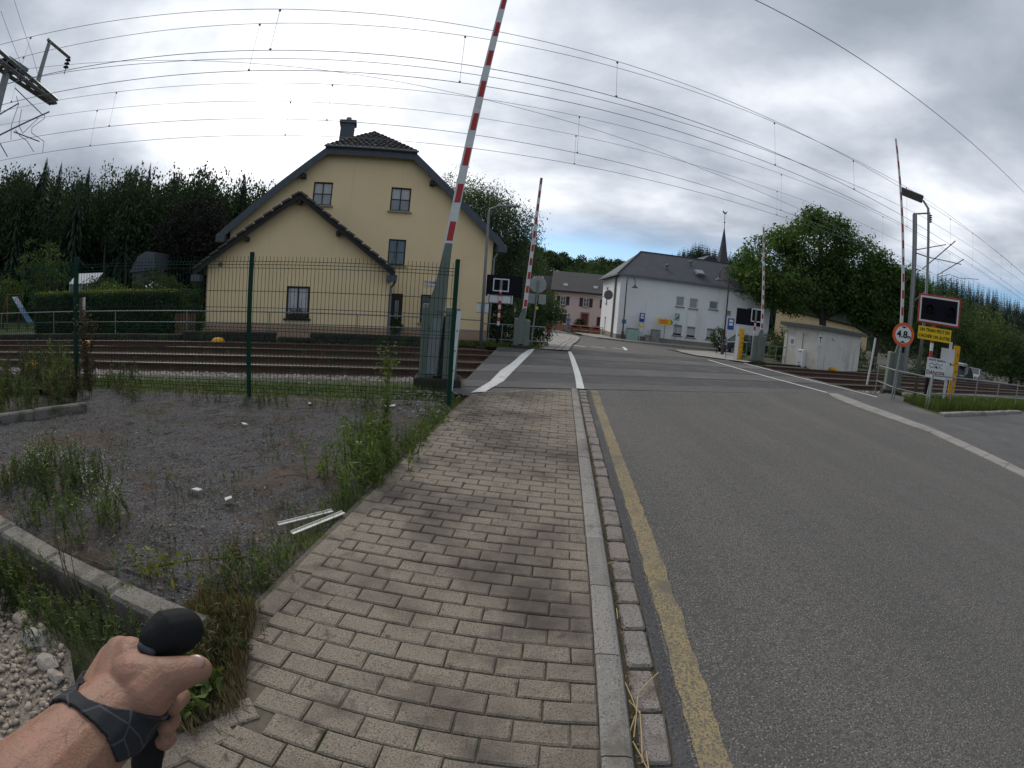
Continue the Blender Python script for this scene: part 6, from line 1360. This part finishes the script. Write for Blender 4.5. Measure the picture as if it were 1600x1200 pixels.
pn = thing('person', 'distant person in pale clothes standing by the terrace at the pink house', 'person', (4.95, 47.6, -.82), .3)
fuse('body', capsules([([(-.1, 0, .06), (-.1, .02, .48), (-.08, 0, .88)], (.05, .06, .09)), ([(.1, .03, .06), (.1, .03, .48), (.08, 0, .88)], (.05, .06, .09)), ([(0, 0, .88), (0, 0, 1.15), (0, 0, 1.4)], (.15, .14, .16)), ([(-.18, 0, 1.4), (-.24, .02, 1.12), (-.22, -.1, .9)], (.055, .045, .035)), ([(.18, 0, 1.4), (.24, .02, 1.12), (.2, -.12, .95)], (.055, .045, .035)), ([(0, 0, 1.4), (0, 0, 1.56)], (.06, .06)), ([(0, -.01, 1.62), (0, -.01, 1.7)], (.095, .09))]), .02, 'cloth_blue', pn)
fuse('head', capsules([([(0, -.015, 1.61), (0, -.01, 1.70)], (.1, .1)), ([(0, -.1, 1.64), (0, -.125, 1.63)], (.02, .015))]), .014, 'skin', pn); fuse('hair', capsules([([(0, .02, 1.70), (0, .03, 1.74)], (.108, .1))]), .014, 'dark_timber', pn)
for i, (x, y, lab) in enumerate(((5.6, 47.2, 'left red flower trough on the terrace'), (6.5, 46.7, 'middle red flower trough on the terrace'), (7.4, 46.2, 'right red flower trough on the terrace'))):
    ft = thing('flower_trough', lab, 'flower trough', (x, y, -.78), -.5, 'red flower troughs on the terrace'); MB().box((0, 0, .3), (.85, .35, .5), taper=1.1).build('trough', 'terracotta', ft); crown('blossoms', [(0, 0, .66, .42, .2, .2)], 60, 5, .12, .05, 'flower_red', ft, lo=.2, aspect=.9); crown('foliage', [(0, 0, .6, .42, .2, .16)], 40, 4, .12, .05, 'leaf_hedge', ft, lo=.1)
bush('terrace_bush', 'dark round bush between the red flower troughs', (6.2, 48.2, -.8), [(0, 0, .75, .6, .5, .6)], 150, 7, .14, 'leaf_dark', 91)
# ------------------------------------------------------------------ weeds, grass, litter in the foreground
rg = np.random.default_rng(123)
def weed(label, group, loc, h, stems, m, size, spread=.12, density=26, head=None, lean=.18, cat='weed', name='weed', aspect=.3, start=.08, up=.55, stem_m='weed_dark', droop=0.0, sr=.0035):
    w = thing(name, label, cat, loc, 0, group); sb = MB(); cs, hs_ = [], []
    for i in range(stems):
        hh = h*rg.uniform(.55, 1.0) if i else h; a = rg.random()*2*pi; b0 = np.array([rg.normal()*spread*.35, rg.normal()*spread*.35, 0]); tip = b0 + np.array([cos(a)*lean*hh*rg.random(), sin(a)*lean*hh*rg.random(), hh]); mdp = (b0+tip)/2 + rg.normal(size=3)*np.array([.02, .02, 0])*hh
        sb.tube([b0-np.array([0, 0, .04]), mdp, tip], [sr*1.3, sr, sr*.4], 4, cap=False)
        u = start+(1-start)*rg.random(int(density*hh/.5)+4); q = np.where(u[:, None] < .5, b0+(mdp-b0)*(2*u[:, None]), mdp+(tip-mdp)*(2*u[:, None]-1)); off = unit(rg.normal(size=(len(u), 3))*np.array([1, 1, .35]))*size*.5*rg.random((len(u), 1)); cs.append(q+off); hs_.append(tip)
    sb.build('stems', stem_m, w); V, F = leaf_arrays(np.vstack(cs), size, aspect, up, droop, rg); mesh_np('leaves', V, F, m, w)
    if head:
        hm, hr, hn, hsz = head; c = np.vstack([t_+rg.normal(size=(hn, 3))*np.array([hr, hr, hr*1.6])-np.array([0, 0, hr]) for t_ in hs_]); V, F = leaf_arrays(c, hsz, .6, 0, 0, rg); mesh_np('flower_heads', V, F, hm, w)
    return w
# tall fleabane by the footway
weed('tallest green flowering weed at the footway edge before the barrier', 'a', (-1.16, 4.45, -.03), 1.08, 2, 'weed', .08, .06, 70, ('weed', .06, 130, .025), .06, aspect=.2); del C.objects[[o.name for o in C.objects if o.get('label', '').startswith('tallest')][0]]['group']
G1 = 'green weeds along the left edge of the footway'
for x, y, h in ((-1.32, 4.15, .62), (-1.5, 4.5, .5), (-1.12, 3.85, .42), (-1.38, 4.75, .5), (-1.2, 4.85, .5), (-1.05, 5.3, .26), (-1.02, 5.75, .22), (-1.62, 4.0, .36), (-1.25, 3.6, .34), (-.98, 6.2, .2), (-1.3, 3.95, .6), (-1.18, 4.2, .55), (-1.42, 4.35, .5), (-1.06, 4.6, .36)): weed('bushy green weed at the left edge of the footway', G1, (x, y, -.03), h, 7, 'weed', .085, .26, 34, None, .3, aspect=.15, sr=.0025)
G2 = 'weeds growing along the foot of the mesh fence'
for i in range(22): t_ = rg.uniform(-4.5, 1.1); p_ = np.interp(t_, [-5.24, -1.86, 1.28], [7.85, 7.66, 7.28])-rg.uniform(.05, .7); v_ = T(t_, p_, -.03); weed('low weed growing at the foot of the mesh fence', G2, tuple(v_), rg.uniform(.14, .34), 6, ['weed', 'weed_dark', 'weed_dry'][i % 3], .05, .24, 30, None, .4, aspect=.2, sr=.002)
G3 = 'tall dark weeds behind the short kerb at the left'
for i in range(46):
    x = rg.uniform(-9.4, -6.1); y = rg.uniform(3.6, 6.6)
    if y < 3.0+(x+7.2)*1.53+.15 and x > -7.2: continue
    weed('tall dark weed behind the short pale kerb at the left', G3, (x, y, -.05), rg.uniform(.4, .7)*(1.15 if x < -7.5 else 1), 9, ['weed_dark', 'weed_brown', 'weed'][i % 3], .08, .34, 36, ('weed_brown', .04, 16, .02) if i % 2 else None, .34, aspect=.16, sr=.0025)
weed('single dark dried stalk standing against the tracks left of the fence post', 'b', (-6.55, 5.5, -.03), 1.35, 5, 'weed_brown', .09, .16, 46, ('weed_brown', .07, 60, .04), .12); del [o for o in C.objects if o.get('label', '').startswith('single dark dried')][0]['group']
G4 = 'leafy weeds with white seed heads at the left of the lot'
for i in range(26): x = rg.uniform(-4.6, -2.75); y = rg.uniform(1.95, 2.9)+(.0 if x > -3.6 else .3); weed('leafy weed with pale seed heads at the left of the gravel lot', G4, (x, y, -.03), rg.uniform(.22, .46), 8, ['weed_dark', 'weed', 'weed_dark'][i % 3], .05, .26, 46, ('flower_white', .02, 14, .014) if i % 4 == 0 else None, .4, aspect=.18, sr=.0022)
G5 = 'dark weeds in front of the near lot kerb'
for i in range(30): x = rg.uniform(-3.1, -1.62); y = 1.46+rg.uniform(-.26, .05)-(.12 if x < -2.2 else .0)*rg.random(); weed('dark wispy weed in front of the near lot kerb', G5, (x, y, -.05), rg.uniform(.12, .32), 9, ['weed_dark', 'weed_dark', 'weed', 'weed_brown'][i % 4], .034, .24, 70, None, .5, aspect=.2, sr=.0018)
for i, (x, y) in enumerate(((-2.35, 1.55), (-2.22, 1.5), (-2.12, 1.47), (-2.45, 1.6))): weed('thin dark dead stalk rising over the near lot kerb', 'dead stalks over the near lot kerb', (x, y, -.03), .52-.04*i, 1, 'weed_brown', .02, .02, 26, None, .25, sr=.004, stem_m='twig')
G6 = 'mixed grass and weeds between the lot kerb and the footway'
for i in range(26): y = rg.uniform(1.15, 2.5); x = rg.uniform(-1.62, max(left_edge(y), -1.28)-.05); weed('tangled weed between the lot kerb and the footway edge', G6, (x, y, -.015), rg.uniform(.07, .22), 7, ['weed', 'weed_dry', 'weed_dark'][i % 3], .04, .18, 46, None, .7, aspect=.16, sr=.0018)
for i in range(5): weed('broad-leaved plantain at the footway corner', 'plantains at the footway corner', (-1.14-.05*rg.random()-.03*i, 1.08+.05*i+.04*rg.random(), -.01), .13, 10, 'weed', .09, .12, 22, None, 1.0, aspect=.42)
gw = [(-2.6, 2.9, .2), (-2.2, 2.3, .2), (-2.35, 3.6, .16), (-3.0, 3.2, .2), (-2.7, 4.95, .18), (-2.45, 5.0, .2), (-2.3, 4.2, .16), (-1.75, 5.4, .3), (-1.9, 6.0, .28), (-3.6, 6.2, .25), (-1.55, 3.1, .2), (-1.48, 2.6, .22), (-1.5, 2.35, .24), (-1.85, 2.05, .22), (-2.3, 1.95, .22), (-2.0, 1.8, .2), (-2.8, 2.1, .22)]
for x, y, h in gw: weed('small weed tuft growing out of the dark gravel', 'small weeds on the gravel lot', (x, y, -.03), h*.7, 6, rg.choice(['weed', 'weed_dark']), .032, .22, 34, None, .6, aspect=.2, sr=.0016)
# fallen yellow-green stalk
fs = thing('fallen_stalk', 'long yellow-green stalk lying across the near edge of the lot', 'stalk', (0, 0, 0)); MB().tube([(-2.05, 1.98, .02), (-1.8, 2.13, .06), (-1.55, 2.3, .05), (-1.42, 2.48, .02)], [.009, .007, .005, .003], 5).build('stem', 'leaf_yellow', fs)
cl = np.array([(-2.0, 2.0, .05)])+rg.normal(size=(70, 3))*np.array([.12, .07, .03]); V, F = leaf_arrays(cl, .07, .25, 0, 0, rg); mesh_np('leaves', V, F, 'leaf_yellow', fs)
def blades(pts, h, w, r):
    n = len(pts); a = r.random(n)*2*pi; L = h*(.5+r.random(n)); dx = np.cos(a)*L*.4*r.random(n); dy = np.sin(a)*L*.4*r.random(n); b = r.random(n)*2*pi
    wx, wy = np.cos(b)*w, np.sin(b)*w; P = np.asarray(pts)
    V = np.stack([P+np.stack([wx, wy, 0*wx], 1), P-np.stack([wx, wy, 0*wx], 1), P+np.stack([dx*.4-wx*.7, dy*.4-wy*.7, L*.6], 1), P+np.stack([dx, dy, L], 1)], 1)
    return V.reshape(-1, 3), np.arange(4*n).reshape(n, 4)
def grass(name, label, pts, h, w, m): V, F = blades(pts, h, w, rg); return stuff(mesh_np(name, V, F, m), label, 'grass')
P_ = []
for i in range(9000): t_ = rg.uniform(-8, 1.5); P_.append(tuple(T(t_, rg.uniform(7.75, 8.95), -.06)))
grass('verge_grass', 'bright green grass between the fence and the ballast', np.array(P_), .075, .005, 'grass')
P_ = [(rx(-1.46, y)-abs(rg.normal())*.16, y, -.035) for y in rg.uniform(1.1, 8, 5200)]; grass('edge_grass', 'thin grass along the left edge of the footway', np.array(P_), .055, .003, 'grass')
P_ = []
for i in range(16000): u = rg.random(); x = 12.5+u*18; y0 = 10.7+u*4.7; P_.append((x, y0+rg.random()*1.6, -.045))
grass('bank_grass', 'rough grass on the bank below the right railing', np.array(P_), .26, .008, 'grass')
P_ = [tuple(T(rg.uniform(2.8, 6.4), rg.uniform(17.0, 19.2), 0)) for _ in range(5000)]; P_ = [(x, y, gzw(x, y)) for x, y, z in P_]; grass('far_verge_grass', 'grass round the foot of the far signal', np.array(P_), .16, .01, 'grass')
P_ = []
for i in range(9000): x = rg.uniform(-6, -1.4); y = rg.uniform(1.75, 7.4); P_.append((x, y, -.03))
P_ = np.array(P_); ok = np.array([mnoise.noise(Vector((x*1.1, y*1.1, 3))) > .12 for x, y, z in P_]); grass('lot_moss', 'sparse low growth on the gravel lot', P_[ok], .035, .004, 'weed_dark')
P_ = []
for i in range(4200): y = rg.uniform(1.0, 1.95); P_.append((rg.uniform(-1.6, left_edge(min(y, 1.88))-.01), y, -.015))
P_ = np.array(P_); V, F = blades(P_, .075, .003, rg); stuff(mesh_np('dry_grass', V, F, 'weed_dry'), 'dry tangled grass at the near corner of the footway', 'grass')
# litter, twigs, fallen leaves
n = 2600; c = np.stack([rg.uniform(-5.6, -1.35, n), rg.uniform(1.8, 7.2, n), np.full(n, -.004)], 1); V, F = leaf_arrays(c, .035, .6, 0, 0, rg); V[:, 2] = np.clip((V[:, 2]+.004)*.35-.004, -.03, .03); stuff(mesh_np('fallen_leaves', V, F, 'dead_leaf'), 'brown fallen leaves scattered over the gravel lot', 'leaves')
tw = MB()
for i in range(230):
    x, y = rg.uniform(-5.4, -1.4), rg.uniform(1.85, 7); a = rg.random()*pi; L = rg.uniform(.05, .3); tw.tube([(x-cos(a)*L/2, y-sin(a)*L/2, -.005), (x+rg.normal()*.01, y+rg.normal()*.01, .006), (x+cos(a)*L/2, y+sin(a)*L/2, -.004)], rg.uniform(.0015, .004), 4, cap=False)
for i in range(120):
    y = rg.uniform(1.05, 1.9); x = rg.uniform(-1.5, left_edge(y)); a = rg.random()*pi; L = rg.uniform(.08, .3); tw.tube([(x-cos(a)*L/2, y-sin(a)*L/2, 0), (x, y, .03*rg.random()), (x+cos(a)*L/2, y+sin(a)*L/2, .0)], .0018, 4, cap=False)
stuff(tw.build('twigs', 'twig'), 'dry twigs scattered over the gravel lot', 'twigs')
pts = np.stack([rg.uniform(-6, -1.4, 3800), rg.uniform(1.8, 7.3, 3800), np.full(3800, -.022)], 1); stuff(stones('lot_pebbles', pts, .008, .028, 'ballast', rg, .6), 'small grey pebbles on the gravel lot', 'gravel')
pts = np.stack([rg.uniform(-1.9, -.8, 420), rg.uniform(6.4, 8.4, 420), np.full(420, -.02)], 1); pts = pts[pts[:, 0] < rx(-1.45, pts[:, 1])]; stuff(stones('fence_rubble', pts, .02, .08, 'ballast', rg, .6), 'pale rubble at the fence end beside the footway', 'gravel')
for i, (x, y, s_) in enumerate(((-2.5, 3.2, .05), (-2.15, 3.15, .045), (-3.2, 5.2, .06), (-1.75, 6.9, .12), (-2.9, 6.6, .05), (-1.62, 5.0, .05))):
    o = MB().prism([(-s_, -s_*.4, 0), (s_*.6, -s_*.5, 0), (s_, s_*.2, .004), (-s_*.4, s_*.5, .002)], (0, 0, .008)).build('litter_scrap', 'litter_white'); o.location = (x, y, .0); o.rotation_euler = (0, 0, i*1.3); tag(o, 'small white scrap lying on the gravel lot', 'litter', 'white scraps on the gravel lot')
for lab, a, b, w_ in (('left of two white plastic strips lying beside the footway', (-1.55, 2.87), (-1.26, 3.22), .030), ('right of two white plastic strips lying against the footway edge', (-1.40, 2.78), (-1.17, 3.22), .036)):
    A_, B_ = Vector(a), Vector(b); d = B_-A_; st = thing('plastic_strip', lab, 'strip', ((A_.x+B_.x)/2, (A_.y+B_.y)/2, .012), atan2(d.y, d.x)); MB().box((0, 0, 0), (d.length, w_, .006)).build('web', 'white_plastic', st); MB().box((0, w_/2-.002, .007), (d.length*.995, .004, .012)).build('lip', 'white_plastic', st)
sw_ = MB()
for v_, du, a_, L in ((1.5, .02, .25, .26), (1.62, .01, -.1, .2), (1.38, .03, .15, .3), (1.25, .02, -.2, .2), (1.72, .1, .75, .2), (1.18, .04, .1, .22), (1.45, .0, .4, .1), (1.55, .02, -.4, .1), (2.3, .0, .1, .1), (2.9, .02, 1.1, .1), (1.05, .03, .3, .2)):
    q = uv(KW+.01+du, v_); z_ = road_z(q.x, q.y)+.03; d = Vector((sin(a_), cos(a_)))*L/2; sw_.tube([(q.x-d.x, q.y-d.y, z_), (q.x, q.y, z_+.008), (q.x+d.x, q.y+d.y, z_+.004)], .0032, 5)
stuff(sw_.build('straw', 'straw'), 'dry straw stalks lying in the gutter by the kerb', 'straw')
n = 700; vv_ = rg.uniform(.9, 6, n); c = np.array([tuple(uv(KW+.016+abs(rg.normal())*.012, a)) for a in vv_]); c = np.column_stack([c, [road_z(x, y)+.014 for x, y in c]]); V, F = leaf_arrays(c, .02, .35, 0, 0, rg); stuff(mesh_np('gutter_debris', V, F, 'weed_dry'), 'dry plant debris along the kerb joint', 'debris')
# moss and soil in the paver joints
P_ = []
for i in range(2600): y = rg.uniform(.9, 7); u = rg.integers(0, 14)*PWD; P_.append((rx(-1.3, y)+rg.random()*1.6, y, -.006))
# rubble stones, lower left
def pebbles(n_, x0, x1, y0, y1, s0, s1, m, sub):
    bm_ = bmesh.new(); bmesh.ops.create_icosphere(bm_, subdivisions=sub, radius=1); bv = np.array([v.co[:] for v in bm_.verts]); bf = np.array([[v.index for v in f.verts] for f in bm_.faces]); bm_.free(); VV, FF = [], []
    for i in range(n_):
        x, y = rg.uniform(x0, x1), rg.uniform(y0, y1)
        if y > np.interp(x, [-4, -2.6, -2.0, -1.5], [1.36, 1.3, 1.16, .8]): continue
        s_ = s0+(s1-s0)*rg.random()**3; d = rg.normal(size=(3, 3)); q = bv*(1+.26*np.sin(bv@d[0]*2.1+rg.random()*6)[:, None]+.2*np.sin(bv@d[1]*3.3)[:, None])+rg.normal(size=bv.shape)*.09; q = q*np.array([1, .62+.4*rg.random(), .5+.25*rg.random()])*s_*.5; a = rg.random()*6.3; c_, s2 = cos(a), sin(a)
        FF.append(bf+len(VV)*len(bv)); VV.append(np.stack([q[:, 0]*c_-q[:, 1]*s2+x, q[:, 0]*s2+q[:, 1]*c_+y, q[:, 2]-.035+s_*.12], 1))
    return mesh_np('gravel', np.vstack(VV), np.vstack(FF), m, None, False)
stuff(pebbles(5200, -4.2, -1.5, .35, 1.36, .008, .052, 'stone', 1), 'pale stones and gravel at the lower left corner', 'gravel')
for i, (x, y, s_) in enumerate(((-2.23, 1.12, .13), (-2.75, 1.26, .12), (-2.02, 1.02, .10), (-2.45, 1.2, .09), (-1.9, .98, .08))):
    bm_ = bmesh.new(); bmesh.ops.create_icosphere(bm_, subdivisions=2, radius=s_/2)
    for v_ in bm_.verts: v_.co = v_.co*(1+.6*mnoise.noise(v_.co*16+Vector((i*3, 0, 0)))+.25*mnoise.noise(v_.co*45)); v_.co.z *= .62; v_.co.x *= 1.25
    me = bpy.data.meshes.new('rubble_stone'); bm_.to_mesh(me); bm_.free()
    o = linkobj('rubble_stone', me, 'stone'); o.location = (x, y, -.02); tag(o, ['largest pale stone at the edge of the rubble', 'pale stone at the left frame edge of the rubble', 'grey stone nearest the wrist in the rubble', 'stone left of the largest one in the rubble', 'small stone close to the wristband'][i], 'stone', 'larger stones in the rubble')

# ------------------------------------------------------------------ the photographer's left hand on a trekking pole
pr = thing('person', 'left hand and forearm of the photographer gripping a trekking pole, wristband on', 'person', (-.36, .1, 1.24))
def loc(L): return [(x+.36, y-.1, z-1.24) for x, y, z in L]
H = dict(fore=[(-.3029, .2007, 1.2713), (-.3015, .1491, 1.2789), (-.2911, .0803, 1.2938), (-.284, .0022, 1.3043)], m1=[(-.2926, .2098, 1.2751), (-.3101, .2468, 1.2952)], m2=[(-.31, .2032, 1.272), (-.3262, .2478, 1.2879)], m3=[(-.3256, .2018, 1.2709), (-.3436, .2496, 1.2746)],
         thumb=[(-.2797, .2178, 1.2838), (-.2657, .2427, 1.2946), (-.2545, .2571, 1.2922), (-.2472, .2675, 1.2904)], web=[(-.2928, .2271, 1.2917), (-.2698, .2409, 1.2936)],
         index=[(-.3172, .2509, 1.2893), (-.324, .2885, 1.2381), (-.2976, .2784, 1.2232), (-.2809, .246, 1.2454)], middle=[(-.3277, .2471, 1.2807), (-.3357, .2729, 1.2136), (-.3029, .2588, 1.2065), (-.284, .2291, 1.2295)], ring=[(-.3364, .2442, 1.2712), (-.3372, .2561, 1.2036), (-.3012, .2417, 1.1945), (-.2856, .2193, 1.2179)], little=[(-.3407, .237, 1.2624), (-.3384, .239, 1.1941), (-.3114, .2253, 1.1791), (-.2982, .2082, 1.2009)])
RAD = dict(fore=(.034, .036, .040, .043), m1=(.027, .019), m2=(.027, .020), m3=(.024, .018), thumb=(.023, .0185, .0145, .0120), web=(.024, .017), index=(.0125, .0125, .0115, .0095), middle=(.0125, .012, .0112, .0092), ring=(.012, .0115, .0105, .0088), little=(.011, .0105, .0095, .008))
cap_list = [(loc(H[k]), RAD[k]) for k in H]
def lift(a, b, ra, rb, up=(.18, -.45, .87)):            # tendons and knuckle ridges just above the back of the hand
    u = Vector(up).normalized(); A2, B2 = Vector(a), Vector(b); cap_list.append((loc([tuple(A2+u*ra), tuple(A2.lerp(B2, .5)+u*(ra+rb)/2), tuple(B2+u*rb)]), (.0028, .0034, .0042)))
lift(H['m1'][0], H['m1'][1], .0255, .0170); lift(H['m2'][0], H['m2'][1], .0255, .0182); lift(H['m3'][0], H['m3'][1], .0225, .0165)
hand = fuse('hand', capsules(cap_list), .0020, 'skin', pr, 4)
rh = np.random.default_rng(9); hv = [v for v in hand.data.vertices if v.normal.z > .15]; hair = MB()
for k in rh.choice(len(hv), 420):
    v_ = hv[k]; fa = v_.co.y < .085
    if not fa and (rh.random() > .25 or v_.co.y > .14): continue
    n_ = v_.normal; d_ = Vector((rh.normal()*.5+.4, .55+rh.normal()*.4, 0)); d_ = (d_-n_*d_.dot(n_)).normalized(); L_ = rh.uniform(.0035, .0075)
    hair.tube([v_.co, v_.co+n_*.0012+d_*L_*.5, v_.co+n_*.0012+d_*L_], .00008, 3, cap=False)
stuff(hair.build('arm_hair', 'dark_timber', pr))
# wristband: the skin between two planes across the wrist, lifted a few millimetres
A_, B_ = [Vector(v) for v in loc([(-.3022, .1793, 1.2585), (-.3050, .2110, 1.2800)])]
ax = Vector((.0827, .6024, .7939)); bm_ = bmesh.new(); bm_.from_mesh(hand.data); bm_.normal_update()
for pc_, s_ in ((A_, 1), (B_, -1)): bmesh.ops.bisect_plane(bm_, geom=bm_.verts[:]+bm_.edges[:]+bm_.faces[:], plane_co=pc_, plane_no=ax*s_, clear_inner=True)
vd = Vector((-.615, .377, -.692)); far = [v for v in bm_.verts if (v.co-(A_+B_)/2 - ax*(v.co-(A_+B_)/2).dot(ax)).length > .060 or (v.co.z < .012 and v.co.y > .100 and v.co.x > .030)]
bmesh.ops.delete(bm_, geom=far, context='VERTS'); bm_.normal_update()
for v_ in bm_.verts: v_.co += v_.normal*.0035
ret = bmesh.ops.extrude_face_region(bm_, geom=bm_.faces[:])
for v_ in [g for g in ret['geom'] if isinstance(g, bmesh.types.BMVert)]: v_.co -= v_.normal*.003
me = bpy.data.meshes.new('wristband'); bm_.to_mesh(me); bm_.free()
for p in me.polygons: p.use_smooth = True
linkobj('wristband', me, 'wrist_cloth', pr)
nv = [Vector(v) for v in loc([(-.2445, .2655, 1.3005), (-.2520, .2575, 1.3045)])]
nb_ = MB(); nl = (nv[0]-nv[1]); nb_.lathe([(.001, .0022), (.004, .002), (.0066, .001), (.0074, -.001), (.006, -.003)], n=16); no = nb_.build('thumbnail', 'nail', pr, True)
zax = Vector((.18, -.45, .87)).normalized(); xax = (nl-zax*nl.dot(zax)).normalized(); yax = zax.cross(xax)
no.matrix_local = Matrix.Translation(nv[0]*.75+nv[1]*.25) @ Matrix((xax, yax, zax)).transposed().to_4x4() @ Matrix.Diagonal((1.25, 1, 1, 1))
# pole
tpole = thing('trekking_pole', 'black trekking pole held in the left hand, rounded grip head on top', 'trekking pole', (-.36, .1, 1.24))
gp_ = loc([(-.2899, .2665, 1.3083), (-.2834, .2777, 1.3125), (-.2773, .2954, 1.3069), (-.2918, .2661, 1.2772), (-.2972, .2387, 1.239), (-.3058, .1987, 1.1883), (-.3242, .1582, 1.1206)])
fuse('grip', capsules([([gp_[0], gp_[1], gp_[2]], (.0175, .0205, .0195)), ([gp_[1], gp_[3]], (.018, .0145)), ([gp_[3], gp_[4], gp_[5]], (.0145, .0150, .0155)), ([(gp_[2][0]-.004, gp_[2][1]-.006, gp_[2][2]-.004), gp_[1]], (.0195, .019))]), .0018, 'grip_black', tpole, 6)
fuse('strap_clip', capsules([(loc([(-.2960, .2515, 1.3080), (-.2850, .2500, 1.3080)]), (.0055, .0050))]), .0012, 'grip_metal', tpole, 2)
MB().tube([gp_[5], gp_[6], (gp_[6][0]-.12, gp_[6][1]-.13, -1.25)], [.0095, .0085, .007], 12).build('shaft', 'grip_black', tpole, True)

# small joined pieces stay one part
def islands(me):
    n = len(me.vertices); par = list(range(n))
    def fd(a):
        while par[a] != a: par[a] = par[par[a]]; a = par[a]
        return a
    for e in me.edges:
        a, b = fd(e.vertices[0]), fd(e.vertices[1])
        if a != b: par[a] = b
    return len({fd(i) for i in range(n)})
for o in list(C.objects):
    if o.type == 'MESH' and o.parent and 'kind' not in o and o.name.split('.')[0] not in ('crown', 'foliage', 'leaves', 'blossoms', 'window', 'trunk') and len(o.data.vertices) < 60000:
        if islands(o.data) > 1: o['kind'] = 'stuff'
